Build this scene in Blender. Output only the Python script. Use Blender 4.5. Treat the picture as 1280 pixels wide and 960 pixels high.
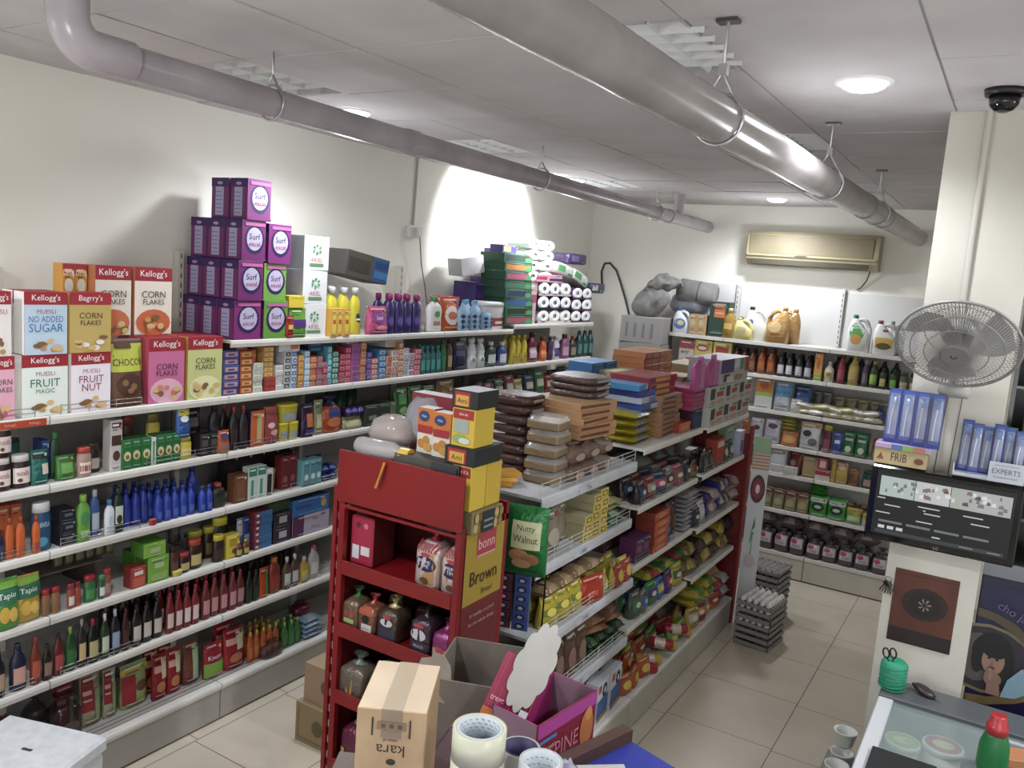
import bpy, math, random
from mathutils import Matrix, Vector
random.seed(7)
PI = math.pi
SC = bpy.context.scene
COL = SC.collection
for o_ in list(bpy.data.objects): bpy.data.objects.remove(o_)

# ------------------------------------------------------------------ camera
F_PX = 1041.74
def _rot():
    a, b, c = 0.54003235, 1.43503835, 0.07569595
    return Matrix.Rotation(a, 3, 'Z') @ Matrix.Rotation(b, 3, 'X') @ Matrix.Rotation(c, 3, 'Z')
RC = _rot(); CAM = Vector((0, 0, 2.45))
cam = bpy.data.cameras.new('camera'); camo = bpy.data.objects.new('camera', cam); COL.objects.link(camo)
cam.sensor_width = 36.0; cam.lens = F_PX / 1280 * 36.0; cam.clip_start = 0.02
camo.matrix_world = Matrix.Translation(CAM) @ RC.to_4x4(); SC.camera = camo

# ------------------------------------------------------------------ light
W = bpy.data.worlds.new('world'); SC.world = W; W.use_nodes = True
W.node_tree.nodes['Background'].inputs[0].default_value = (0.75, 0.85, 1.0, 1)
W.node_tree.nodes['Background'].inputs[1].default_value = 0.15
SC.view_settings.view_transform = 'Standard'; SC.view_settings.look = 'None'
SC.view_settings.gamma = 1.0; SC.view_settings.use_curve_mapping = False
SC.view_settings.exposure = 0.0
LAMP_POWER = 26.0          # each recessed downlight
LAMP_COL = (0.90, 0.94, 1.0)
WASH_POWER = 110.0          # the lamp that washes the left wall
DOWNLIGHTS = [(-3.0, 3.26), (-3.09, 5.86), (-1.81, 6.95), (-0.57, 3.15), (-1.8, 0.9), (1.2, 0.9), (1.3, 3.3), (-3.0, 0.3)]
CEIL = 3.18
def add_light(kind, name, loc, power, col, **k):
    l = bpy.data.lights.new(name, kind); l.energy = power; l.color = col
    for a, v in k.items(): setattr(l, a, v)
    o = bpy.data.objects.new(name, l); COL.objects.link(o); o.location = loc
    return o
LAMP_MUL = [.9, .9, 1.25, .66, 1.4, 1.8, 2.6, 1.5]
for (lx, ly), lm in zip(DOWNLIGHTS, LAMP_MUL):
    add_light('SPOT', 'downlight_lamp', (lx, ly, CEIL - .045), LAMP_POWER * 3.3 * lm, LAMP_COL, spot_size=2.75, spot_blend=.6, shadow_soft_size=.07)
    add_light('POINT', 'ceiling_fill_light', (lx, ly, CEIL - .45), LAMP_POWER * .22 * lm, LAMP_COL, shadow_soft_size=.06)  # added fill points below the fittings, to brighten the ceiling
ws = add_light('SPOT', 'wall_wash_lamp', (-2.95, 5.6, 3.13), WASH_POWER, (.95, .97, 1), spot_size=1.5, spot_blend=.3, shadow_soft_size=.03)
ws.rotation_euler = (Vector((-3.76, 5.66, 2.80)) - Vector((-2.95, 5.6, 3.13))).to_track_quat('-Z', 'Y').to_euler()
# added fill light behind the camera, brightening the room and ceiling
sf = add_light('AREA', 'front_fill_light', (.6, -1.45, 1.75), 62.0, (.92, .96, 1), shape='RECTANGLE', size=2.8, size_y=2.0); sf.rotation_euler = (math.radians(104), 0, 0)

# ------------------------------------------------------------------ pixel to place on a real surface (calibration of the photograph)
def ray(px, py): return RC @ Vector(((px - 640) / F_PX, -(py - 480) / F_PX, -1.0))
def on(axis, px, py, v):
    d = ray(px, py); i = 'xyz'.index(axis); t = (v - CAM[i]) / d[i]; return CAM + d * t
def along(axis, px, fixed, z):
    """coordinate along the shelf edge whose image column is px; axis = the shelf's plane"""
    u = (px - 640) / F_PX
    M = RC.transposed()
    r0, r2 = M[0], M[2]
    k = [r0[i] + u * r2[i] for i in range(3)]
    dz = z - CAM.z
    if axis == 'x': return CAM.y - (k[0] * (fixed - CAM.x) + k[2] * dz) / k[1]
    return CAM.x - (k[1] * (fixed - CAM.y) + k[2] * dz) / k[0]

# ------------------------------------------------------------------ materials
_M = {}
def lin(c): c /= 255.0; return c / 12.92 if c <= .04045 else ((c + .055) / 1.055) ** 2.4
def hexc(h): return tuple(lin(int(h[i:i + 2], 16)) for i in (0, 2, 4)) + (1,)
def mat(h, kind='p'):
    key = (h, kind)
    if key in _M: return _M[key]
    c_ = [int(h[i:i + 2], 16) for i in (0, 2, 4)]; g_ = .3 * c_[0] + .59 * c_[1] + .11 * c_[2]; hx = h
    h = '%02x%02x%02x' % tuple(int(min(255, max(0, v * .76 + g_ * .24))) for v in c_)     # haze put into the colours: each is pulled towards grey
    m = bpy.data.materials.new('m_' + h + '_' + kind); m.use_nodes = True
    nt = m.node_tree; b = nt.nodes['Principled BSDF']
    b.inputs['Base Color'].default_value = hexc(h)
    R, Mt, A = {'p': (.38, 0, 1), 'c': (.55, 0, 1), 'f': (.28, .25, 1), 'm': (.3, .9, 1), 'w': (.8, 0, 1), 'g': (.08, 0, 1), 't': (.15, 0, .28), 'l': (.12, 0, .6), 'x': (.95, 0, 1)}[kind]
    b.inputs['Roughness'].default_value = R; b.inputs['Metallic'].default_value = Mt; b.inputs['Alpha'].default_value = A
    if kind in 'pcfw':
        tc = nt.nodes.new('ShaderNodeTexCoord'); n = nt.nodes.new('ShaderNodeTexNoise'); n.inputs['Scale'].default_value = 22 if kind != 'f' else 45
        bp = nt.nodes.new('ShaderNodeBump'); bp.inputs['Strength'].default_value = {'p': .08, 'c': .06, 'f': .55, 'w': .15}[kind]; bp.inputs['Distance'].default_value = .01
        nt.links.new(tc.outputs['Object'], n.inputs['Vector']); nt.links.new(n.outputs[0], bp.inputs['Height']); nt.links.new(bp.outputs[0], b.inputs['Normal'])
    _M[key] = m; return m
def emis(h, s):
    key = (h, 'e', s)
    if key in _M: return _M[key]
    m = bpy.data.materials.new('m_glow_' + h); m.use_nodes = True; b = m.node_tree.nodes['Principled BSDF']
    b.inputs['Base Color'].default_value = (0, 0, 0, 1); b.inputs['Emission Color'].default_value = hexc(h); b.inputs['Emission Strength'].default_value = s
    _M[key] = m; return m
def noisy(name, h1, h2, scale, rough=.6, bump=.1, detail=6, stretch=(1, 1, 1)):
    m = bpy.data.materials.new(name); m.use_nodes = True; nt = m.node_tree; b = nt.nodes['Principled BSDF']
    tc = nt.nodes.new('ShaderNodeTexCoord'); mp = nt.nodes.new('ShaderNodeMapping'); mp.inputs['Scale'].default_value = stretch
    n = nt.nodes.new('ShaderNodeTexNoise'); n.inputs['Scale'].default_value = scale; n.inputs['Detail'].default_value = detail
    r = nt.nodes.new('ShaderNodeValToRGB'); r.color_ramp.elements[0].color = hexc(h1); r.color_ramp.elements[1].color = hexc(h2)
    r.color_ramp.elements[0].position = .35; r.color_ramp.elements[1].position = .65
    bp = nt.nodes.new('ShaderNodeBump'); bp.inputs['Strength'].default_value = bump; bp.inputs['Distance'].default_value = .01
    L = nt.links.new
    L(tc.outputs['Object'], mp.inputs[0]); L(mp.outputs[0], n.inputs['Vector']); L(n.outputs[0], r.inputs[0]); L(r.outputs[0], b.inputs['Base Color'])
    L(n.outputs[0], bp.inputs['Height']); L(bp.outputs[0], b.inputs['Normal']); b.inputs['Roughness'].default_value = rough
    return m
MW = noisy('wall_paint', 'e3e1d6', 'ebe9df', 1.2, .75, .05)
MCEIL = noisy('ceiling_tile', 'bcb7b8', 'c6c2c2', 3.0, .85, .15)
MSH = noisy('shelf_white', 'c3c0ba', 'd0cdc6', 4, .42, .03)
MSHG = noisy('shelf_grey', 'a9abae', 'b9babc', 6, .4, .05)
MPIPE = noisy('pipe_grey', '9a9297', 'aaa2a6', 5, .26, .03)
MCARD = noisy('cardboard', 'a88c6c', 'b59a7a', 9, .75, .1)

# ------------------------------------------------------------------ mesh builder
_TXT = {}
def text_geo(s):
    if s in _TXT: return _TXT[s]
    c = bpy.data.curves.new('txt', 'FONT'); c.body = s; c.offset = 0; c.resolution_u = 2
    o = bpy.data.objects.new('txt', c); COL.objects.link(o); bpy.context.view_layer.update()
    me = bpy.data.meshes.new_from_object(o.evaluated_get(bpy.context.evaluated_depsgraph_get()))
    vs = [(v.co.x, v.co.y) for v in me.vertices]; fs = [tuple(p.vertices) for p in me.polygons]
    bpy.data.objects.remove(o); bpy.data.curves.remove(c); bpy.data.meshes.remove(me)
    if vs:
        x0, x1 = min(v[0] for v in vs), max(v[0] for v in vs); y0, y1 = min(v[1] for v in vs), max(v[1] for v in vs)
        s_ = 1 / max(1e-6, y1 - y0); vs = [((x - (x0 + x1) / 2) * s_, (y - (y0 + y1) / 2) * s_) for x, y in vs]; wd = (x1 - x0) * s_
    else: wd = 1
    _TXT[s] = (vs, fs, wd); return _TXT[s]

class MB:
    def __init__(s): s.v = []; s.f = []; s.m = []; s.sm = []; s.mats = []
    def mi(s, m):
        if isinstance(m, str): m = mat(m)
        if m not in s.mats: s.mats.append(m)
        return s.mats.index(m)
    def add(s, vs, fs, m, smooth=False):
        b = len(s.v); s.v += [tuple(v) for v in vs]; i = s.mi(m)
        for f in fs: s.f.append(tuple(k + b for k in f)); s.m.append(i); s.sm.append(smooth)
    def box(s, x0, x1, y0, y1, z0, z1, m, side=None, top=None, c=0):
        """chamfered box; side / top colours may differ from the front's"""
        if c <= 0:
            V = [(x, y, z) for z in (z0, z1) for x, y in ((x0, y0), (x1, y0), (x1, y1), (x0, y1))]
            s.add(V, [(0, 1, 5, 4)], m); s.add(V, [(2, 3, 7, 6)], m)
            s.add(V, [(1, 2, 6, 5), (3, 0, 4, 7)], side or m); s.add(V, [(4, 5, 6, 7), (3, 2, 1, 0)], top or m); return s
        V = []
        for z, i in ((z0, c), (z0 + c, 0), (z1 - c, 0), (z1, c)):
            V += [(x0 + c + i * .0, y0 + i, z), (x1 - c, y0 + i, z), (x1 - i, y0 + c, z), (x1 - i, y1 - c, z), (x1 - c, y1 - i, z), (x0 + c, y1 - i, z), (x0 + i, y1 - c, z), (x0 + i, y0 + c, z)]
        for r in range(3):
            for k in range(8):
                f = (r * 8 + k, r * 8 + (k + 1) % 8, (r + 1) * 8 + (k + 1) % 8, (r + 1) * 8 + k)
                s.add(V, [f], m if k in (0, 4, 1, 7) else (side or m))
        s.add(V, [tuple(range(24, 32)), tuple(range(7, -1, -1))], top or m); return s
    def loft(s, rings, m, seg=16, cy=0.0, cap=True, noise=0, seed=0, smooth=True, zones=None):
        """rings: (z, half width, half depth, squareness[, x offset])"""
        rnd = random.Random(seed); V = []
        for r in rings:
            z, a, b, n = r[:4]; cx = r[4] if len(r) > 4 else 0
            for k in range(seg):
                t = 2 * PI * (k + .5) / seg; c, q = math.cos(t), math.sin(t)
                V.append((cx + a * math.copysign(abs(c) ** (2 / n), c) + rnd.uniform(-noise, noise) * .5, cy + b * math.copysign(abs(q) ** (2 / n), q) + rnd.uniform(-noise, noise), z + rnd.uniform(-noise, noise) * .4))
        for i in range(len(rings) - 1):
            F = [(i * seg + k, i * seg + (k + 1) % seg, (i + 1) * seg + (k + 1) % seg, (i + 1) * seg + k) for k in range(seg)]
            if i == 0: s._b = len(s.v); s.v += V
            mm = s.mi(zones[i] if zones and zones[i] else m)
            for f in F: s.f.append(tuple(x + s._b for x in f)); s.m.append(mm); s.sm.append(smooth)
        if cap:
            e = (len(rings) - 1) * seg; mm = s.mi(m)
            s.f.append(tuple(s._b + e + k for k in range(seg))); s.m.append(s.mi(zones[-1]) if zones and zones[-1] else mm); s.sm.append(False)
            s.f.append(tuple(s._b + k for k in range(seg - 1, -1, -1))); s.m.append(mm); s.sm.append(False)
        return s
    def tube(s, pts, r, m, seg=8, closed=False):
        P = [Vector(p) for p in pts]; n = len(P); V = []; up = Vector((0, 0, 1))
        for i, p in enumerate(P):
            a = P[(i - 1) % n] if (closed or i > 0) else p; b = P[(i + 1) % n] if (closed or i < n - 1) else p
            t = (b - a).normalized() if (b - a).length > 1e-9 else Vector((1, 0, 0))
            u = t.cross(up if abs(t.z) < .95 else Vector((0, 1, 0))).normalized(); w = u.cross(t)
            rr = r[i] if isinstance(r, (list, tuple)) else r
            V += [tuple(p + (u * math.cos(2 * PI * k / seg) + w * math.sin(2 * PI * k / seg)) * rr) for k in range(seg)]
        F = []
        for i in range(n if closed else n - 1):
            j = (i + 1) % n
            F += [(i * seg + k, i * seg + (k + 1) % seg, j * seg + (k + 1) % seg, j * seg + k) for k in range(seg)]
        s.add(V, F, m, True)
        if not closed: s.add(V, [tuple(range(seg - 1, -1, -1)), tuple(range((n - 1) * seg, n * seg))], m)
        return s
    def cyl(s, p0, p1, r, m, seg=16): return s.tube([p0, p1], r, m, seg)
    def prism(s, pts, y0, y1, m, side=None):
        """outline in x-z given depth y0..y1"""
        n = len(pts); V = [(x, y0, z) for x, z in pts] + [(x, y1, z) for x, z in pts]
        s.add(V, [tuple(range(n)), tuple(range(2 * n - 1, n - 1, -1))], m)
        s.add(V, [(i, i + n, (i + 1) % n + n, (i + 1) % n) for i in range(n)], side or m); return s
    def art(s, arts, w, h, F=None, x0=None, z0=0.0, rot=0.0):
        """printed decoration: shapes in fractions of the front's width and height"""
        F = F or (lambda x, z: 0.0); x0 = -w / 2 if x0 is None else x0
        flat = F(0, h * .3) == F(w * .3, h * .8) == 0.0
        def put(pts, faces, col, k, kind='c'):
            e = .0007 * (k + 1)
            s.add([(x, F(x, z) - e, z) for x, z in pts], faces, mat(col, kind) if isinstance(col, str) else col)
        for k, a in enumerate(arts):
            if a[0] == 'r':
                _, fx0, fz0, fx1, fz1, c = a[:6]; nx = 1 if flat else 6; nz = 1 if flat else 6
                P = [(x0 + w * (fx0 + (fx1 - fx0) * i / nx), z0 + h * (fz0 + (fz1 - fz0) * j / nz)) for j in range(nz + 1) for i in range(nx + 1)]
                put(P, [(j * (nx + 1) + i, j * (nx + 1) + i + 1, (j + 1) * (nx + 1) + i + 1, (j + 1) * (nx + 1) + i) for j in range(nz) for i in range(nx)], c, k)
            elif a[0] == 'e':
                _, fx, fz, rx, rz, c = a[:6]; n = 16; P = [(x0 + w * fx, z0 + h * fz)]
                for q in (.55, 1): P += [(x0 + w * (fx + rx * q * math.cos(2 * PI * i / n)), z0 + h * (fz + rz * q * math.sin(2 * PI * i / n))) for i in range(n)]
                put(P, [(0, 1 + i, 1 + (i + 1) % n) for i in range(n)] + [(1 + i, 1 + n + i, 1 + n + (i + 1) % n, 1 + (i + 1) % n) for i in range(n)], c, k)
            elif a[0] == 'p':
                put([(x0 + w * x, z0 + h * z) for x, z in a[1]], [tuple(range(len(a[1])))], a[2], k)
            elif a[0] == 't':
                _, t, fx, fz, th, c = a[:6]; mw = a[6] if len(a) > 6 else .9; ang = a[7] if len(a) > 7 else 0
                vs, fs, wd = text_geo(t); sz = th * h; sx = min(sz, mw * w / max(wd, .01)) ; ca, sa = math.cos(ang), math.sin(ang)
                put([(x0 + w * fx + (vx * sx * ca - vy * sz * sa), z0 + h * fz + (vx * sx * sa + vy * sz * ca)) for vx, vy in vs], fs, c, k)
        return s
    def xf(s, M, b=0):
        for i in range(b, len(s.v)): s.v[i] = tuple(M @ Vector(s.v[i]))
        return s
    def mesh(s, name):
        me = bpy.data.meshes.new(name); me.from_pydata(s.v, [], s.f)
        for m in s.mats: me.materials.append(m)
        me.polygons.foreach_set('material_index', s.m); me.polygons.foreach_set('use_smooth', s.sm); me.update(); return me
def link(name, me, parent=None):
    o = bpy.data.objects.new(name, me.mesh(name) if isinstance(me, MB) else me); COL.objects.link(o)
    if parent: o.parent = parent
    return o
def tag(o, label, cat=None, group=None, kind=None):
    o['label'] = label
    if cat: o['category'] = cat
    if group: o['group'] = group
    if kind: o['kind'] = kind
    return o
def struct(name, mb, parent=None):
    o = link(name, mb, parent)
    if parent is None: o['kind'] = 'structure'
    return o
def empty(name, loc=(0, 0, 0), rz=0):
    o = bpy.data.objects.new(name, None); COL.objects.link(o); o.location = loc; o.rotation_euler = (0, 0, rz); o.empty_display_size = .05; return o
def copy_tree(o, parent=None):
    c = o.copy(); COL.objects.link(c); c.parent = parent
    for ch in o.children: copy_tree(ch, c)
    return c

# ------------------------------------------------------------------ goods: every maker returns [(part name, MB), ...], the first is the body
def sup(rings, D):
    def F(x, z):
        z = min(max(z, rings[0][0]), rings[-1][0])
        for a, b in zip(rings, rings[1:]):
            if a[0] <= z <= b[0]:
                t = (z - a[0]) / max(1e-6, b[0] - a[0]); hw = a[1] + (b[1] - a[1]) * t; hd = a[2] + (b[2] - a[2]) * t; n = a[3] + (b[3] - a[3]) * t
                cx = (a[4] if len(a) > 4 else 0) * (1 - t) + (b[4] if len(b) > 4 else 0) * t
                q = min(.97, abs((x - cx) / max(hw, 1e-4))); return D / 2 - hd * (1 - q ** n) ** (1 / n)
        return 0
    return F
def mixc(c, t, q):
    return ''.join('%02x' % int(int(c[i:i + 2], 16) * (1 - q) + int(t[i:i + 2], 16) * q) for i in (0, 2, 4))
def small_print(col, art):
    """the lines of small print and the badge that plain packs carry"""
    if not isinstance(col, str) or len(art) > 4: return list(art)
    li, dk = mixc(col, 'ffffff', .45), mixc(col, '101010', .45); s = int(col, 16) % 5
    return list(art) + [('r', .14, .88, .62 + .05 * s, .925, li), ('r', .16, .80, .50 + .04 * s, .825, dk), ('r', .15, .10, .80, .125, li), ('r', .15, .055, .60 + .04 * s, .075, dk), ('e', .80, .86, .08, .05, mixc(['c8c030', 'c83030', 'e8e0d8', '3050a0', '30904a'][s], col, .3))]
def carton(w, h, d, col, art=(), side=None, top=None, kind='c'):
    if h > .05: art = small_print(col, art)
    m = MB(); k = lambda c: mat(c, kind) if isinstance(c, str) else c
    m.box(-w / 2, w / 2, 0, d, 0, h, k(col), k(side or col), k(top or side or col), c=min(.0015, w * .05))
    m.art(art, w, h); return [('body', m)]
def bottle(w, h, d, col, cap='ffffff', label=None, style='round', art=(), kind='p'):
    D = min(w, d) if style == 'round' else min(d, w * .62)
    a, b = w / 2 * .96, D / 2 * .96
    if style == 'round': R = [(0, .85, 2), (.02, 1, 2), (.30, 1, 2), (.58, 1, 2), (.70, .88, 2), (.79, .52, 2), (.88, .42, 2), (.9, .42, 2)]; cz = (.86, 1.0); cr = .50
    elif style == 'sauce': R = [(0, .9, 2), (.02, 1, 2.3), (.60, 1, 2.3), (.70, .80, 2), (.79, .46, 2), (.9, .42, 2)]; cz = (.84, 1.0); cr = .54
    elif style == 'flat': R = [(0, .86, 2.6), (.03, 1, 2.8), (.35, .94, 2.6), (.6, 1, 2.6), (.74, .86, 2.4), (.82, .5, 2), (.86, .36, 2)]; cz = (.85, 1.0); cr = .40
    elif style == 'clean': R = [(0, .86, 2.6), (.03, 1, 2.6), (.30, 1, 2.6), (.42, .80, 2.5), (.58, .92, 2.5), (.72, .75, 2.3), (.84, .38, 2), (.87, .34, 2)]; cz = (.86, 1.0); cr = .44
    elif style == 'jar': R = [(0, .9, 2), (.03, 1, 2), (.70, 1, 2), (.80, .82, 2), (.84, .8, 2)]; cz = (.80, 1.0); cr = .9
    elif style == 'tub': R = [(0, .84, 3), (.03, .88, 3), (.82, 1, 3), (.84, 1, 3)]; cz = (.84, 1.0); cr = 1.04
    elif style == 'can': R = [(0, .95, 2), (.02, 1, 2), (.93, 1, 2)]; cz = (.93, 1.0); cr = .98
    rings = [(z * h, a * s_, b * s_, n) for z, s_, n in R]; m = MB(); m.loft(rings, mat(col, kind), cy=D / 2, seg=14)
    F = sup(rings, D)
    if label: m.art([('r', .14, .14, .86, .50, label)], w, h, F)
    m.art(art, w, h, F)
    c = MB(); ra = a * cr if style not in ('flat', 'clean') else min(a, b) * .75; rb = b * cr if style in ('jar', 'tub', 'can') else min(a, b) * (.75 if style in ('flat', 'clean') else cr)
    ra = rb if style in ('flat', 'clean', 'round', 'sauce') else ra
    c.loft([(cz[0] * h, ra, rb, R[-1][2]), ((cz[0] * .2 + cz[1] * .8) * h, ra * .97, rb * .97, R[-1][2]), (cz[1] * h, ra * .90, rb * .90, R[-1][2])], mat(cap, 'p'), cy=D / 2, seg=14)
    return [('body', m), ('lid' if style in ('jar', 'tub', 'can') else 'cap', c)]
def pouch(w, h, d, col, art=(), kind='f', seed=1, top=None):
    art = small_print(col, art)
    d = min(d, w * .55); a = w / 2; b = d / 2
    R = [(0, a * .93, b * .55, 3), (h * .04, a * .98, b * .9, 2.6), (h * .25, a, b, 2.4), (h * .5, a * .98, b * .85, 2.2), (h * .75, a * .96, b * .55, 2), (h * .9, a * .97, b * .2, 2), (h * .95, a, b * .06, 2), (h, a, b * .05, 2)]
    m = MB(); m.loft(R, mat(col, kind), cy=b, noise=min(w, h) * .012, seed=seed, seg=18, zones=[None] * 5 + [mat(top, kind) if top else None] * 3)
    m.art(art, w, h, lambda x, z: sup(R, d)(x, z) - .002); return [('body', m)]
def pillow(w, h, d, col, art=(), kind='f', seed=1):
    """a flat sealed packet lying on its back: w wide, d deep, h thick"""
    m = MB(); nx, ny = 9, 7; rnd = random.Random(seed); V = []
    for sgn in (1, -1):
        for j in range(ny):
            for i in range(nx):
                u, v = i / (nx - 1), j / (ny - 1)
                t = (max(0, 1 - abs(2 * u - 1) ** 4)) ** .42 * (max(0, 1 - abs(2 * v - 1) ** 4)) ** .42
                V.append(((u - .5) * w, v * d, h / 2 + sgn * (t * h / 2 + .0012) + rnd.uniform(-1, 1) * h * .05 * t))
    N = nx * ny
    q = [(j * nx + i, j * nx + i + 1, (j + 1) * nx + i + 1, (j + 1) * nx + i) for j in range(ny - 1) for i in range(nx - 1)]
    m.add(V, q, mat(col, kind), True); m.add(V, [tuple(k + N for k in f[::-1]) for f in q], mat(col, kind), True)
    if art:
        c2 = art[0]; V2 = [(x * .55, y, z + .0015) for x, y, z in V[:N]]; m.add(V2, q, mat(c2, kind), True)
    return [('body', m)]
def sack(w, h, d, col, art=(), kind='f', seed=1, tie=None):
    """gathered plastic bag with a tied neck"""
    a, b = w / 2, d / 2
    R = [(0, a * .85, b * .85, 3), (h * .05, a * .98, b * .98, 3), (h * .35, a, b, 3), (h * .6, a * .97, b * .95, 2.8), (h * .74, a * .75, b * .7, 2.2), (h * .83, a * .28, b * .28, 2), (h * .88, a * .2, b * .2, 2), (h * .94, a * .4, b * .35, 2), (h, a * .62, b * .5, 2)]
    m = MB(); m.loft(R, mat(col, kind), cy=b, noise=min(w, h) * .022, seed=seed, seg=20, zones=[None] * 4 + [mat(tie, kind) if tie else None] * 4)
    m.art(art, w, h, lambda x, z: sup(R, d)(x, z) - .004); return [('body', m)]
def jug(w, h, d, col, cap='2c7a3c', art=(), kind='p', flip=False):
    """jerry can: body with an off-centre neck and a handle beside it"""
    d = min(d, w * .55); a, b = w / 2, d / 2; s_ = -1 if flip else 1
    R = [(0, a * .92, b * .9, 4), (h * .03, a, b, 4), (h * .45, a, b, 4), (h * .56, a * .86, b * .95, 3.4, -s_ * a * .14), (h * .72, a * .56, b * .8, 2.8, -s_ * a * .34), (h * .84, a * .34, b * .55, 2.4, -s_ * a * .44), (h * .9, a * .2, b * .4, 2, -s_ * a * .48)]
    m = MB(); m.loft(R, mat(col, kind), cy=b, seg=18); m.art(art, w, h, sup(R, d))
    hd = MB(); hd.tube([(-s_ * a * .30, b, h * .84), (s_ * a * .1, b, h * .89), (s_ * a * .52, b, h * .83), (s_ * a * .80, b, h * .66), (s_ * a * .86, b, h * .46)], [b * .3, b * .34, b * .36, b * .36, b * .4], mat(col, kind))
    c = MB(); c.loft([(h * .89, a * .22, a * .22, 2, -s_ * a * .48), (h * .985, a * .22, a * .22, 2, -s_ * a * .48), (h, a * .19, a * .19, 2, -s_ * a * .48)], mat(cap), cy=b, seg=12)
    return [('body', m), ('handle', hd), ('cap', c)]
def rolls(w, h, d, col='f0efee', core='b9b6b4', nx=2, nz=1, wrap=None):
    """wrapped pack of paper rolls, their ends facing out"""
    m = MB(); rx, rz = w / nx / 2, h / nz / 2
    for i in range(nx):
        for j in range(nz):
            cx, cz = -w / 2 + rx * (2 * i + 1), rz * (2 * j + 1); r = min(rx, rz)
            V = []; n = 14
            for (y, q) in ((0.004, .30), (0, .42), (0, .88), (.006, .99), (d, .99)):
                V += [(cx + math.cos(2 * PI * k / n) * rx * q, y, cz + math.sin(2 * PI * k / n) * rz * q) for k in range(n)]
            F = [(a * n + k, a * n + (k + 1) % n, (a + 1) * n + (k + 1) % n, (a + 1) * n + k) for a in range(4) for k in range(n)]
            m.add(V, F[:n * 3], mat(col, 'w'), True); m.add(V, F[n * 3:], mat(wrap or col, 'p'), True)
            m.add([(cx + math.cos(2 * PI * k / n) * rx * .31, .012, cz + math.sin(2 * PI * k / n) * rz * .31) for k in range(n)], [tuple(range(n))], mat(core, 'w'))
            m.add(V, [tuple(4 * n + k for k in range(n))], mat(wrap or col, 'p'))
    if wrap: m.box(-w / 2 * .99, w / 2 * .99, .05, d, h * .04, h * .96, mat(wrap, 'f'), c=.003); m.box(-w / 2, w / 2, .0, .004, 0, h * .16, mat(wrap, 'f'))
    return [('body', m)]
def tray(w, h, d, col='8f7350', lid='d9d6cf'):
    """clear clamshell tray of dry food"""
    m = MB(); m.box(-w / 2 * .93, w / 2 * .93, d * .04, d * .96, h * .06, h * .62, mat(col, 'f'), c=.004)
    l = MB(); R = [(0, w / 2 * .82, d / 2 * .82, 5), (h * .6, w / 2 * .97, d / 2 * .97, 5), (h * .62, w / 2, d / 2, 6), (h * .68, w / 2, d / 2, 6), (h * .72, w / 2 * .93, d / 2 * .93, 5), (h * .97, w / 2 * .88, d / 2 * .88, 5)]
    l.loft(R, mat(lid, 't'), cy=d / 2, seg=20); return [('food', m), ('clear_case', l)]
def slab_pack(w, h, d, col, wrap='a29a96', seed=1, **k):
    """film-wrapped brick of goods lying flat, ends crimped"""
    m = MB(); a, b = w / 2, d / 2
    R = [(0, a * .9, b * .92, 4), (h * .2, a, b, 4.5), (h * .8, a, b, 4.5), (h, a * .88, b * .9, 4)]
    m.loft(R, mat(col, 'f'), cy=b, seg=20, noise=h * .05, seed=seed)
    m.box(-a * .5, a * .5, -.001, .0005, h * .35, h * .62, mat(wrap, 'f')); return [('body', m)]

# ------------------------------------------------------------------ the room
LW, BW, RW, FW = -3.76, 7.60, 2.6, -1.6
m = MB(); m.box(LW - .1, RW + .1, FW - .1, BW + .1, -.1, 0, noisy('floor_base', '6d6459', '756b60', 8)); 
MT = noisy('floor_tile', 'b9af9e', 'c5baa9', 2.2, .33, .02, 8)
MTD = mat('4d463e', 'c')
fl = MB(); fl.box(LW - .1, RW + .1, FW - .1, BW + .1, -.1, -.002, MTD)
gx0, gy0 = -1.435, 5.00   # tile joints
ix = gx0 - 6 * .6
while ix < RW:
    off = .0 if int(round((ix - gx0) / .6)) % 2 == 0 else .58
    iy = gy0 + off - 16 * .6
    while iy < BW:
        x0, x1, y0, y1 = ix + .002, ix + .598, iy + .002, iy + .598
        x0, x1, y0, y1 = max(x0, LW), min(x1, RW), max(y0, FW), min(y1, BW)
        if x1 > x0 and y1 > y0: fl.add([(x0, y0, 0), (x1, y0, 0), (x1, y1, 0), (x0, y1, 0)], [(0, 1, 2, 3)], MT)
        iy += .6
    ix += .6
struct('floor', fl)
wf = MB(); wf.box(-.85, 2.05, FW - .02, FW + .03, .70, .78, mat('8a8c90', 'm')); wf.box(-.85, 2.05, FW - .02, FW + .03, 2.74, 2.82, mat('8a8c90', 'm'))
for q in (-.85, .56, 1.97): wf.box(q, q + .08, FW - .02, FW + .03, .70, 2.82, mat('8a8c90', 'm'))
wf.box(-.8, 2.0, FW - .01, FW + .005, .78, 2.74, mat('b8c8cc', 'g')); struct('added_window_1', wf)  # unseen window, added to go with the front fill light
def wall(n, x0, x1, y0, y1): w = MB(); w.box(x0, x1, y0, y1, 0, CEIL + .3, MW); struct(n, w)
wall('wall_left', LW - .1, LW, FW - .1, BW + .1); wall('wall_back', LW, RW, BW, BW + .1)
wall('wall_right', RW, RW + .1, FW - .1, BW + .1); wall('wall_front', LW, RW, FW - .1, FW)
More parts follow.
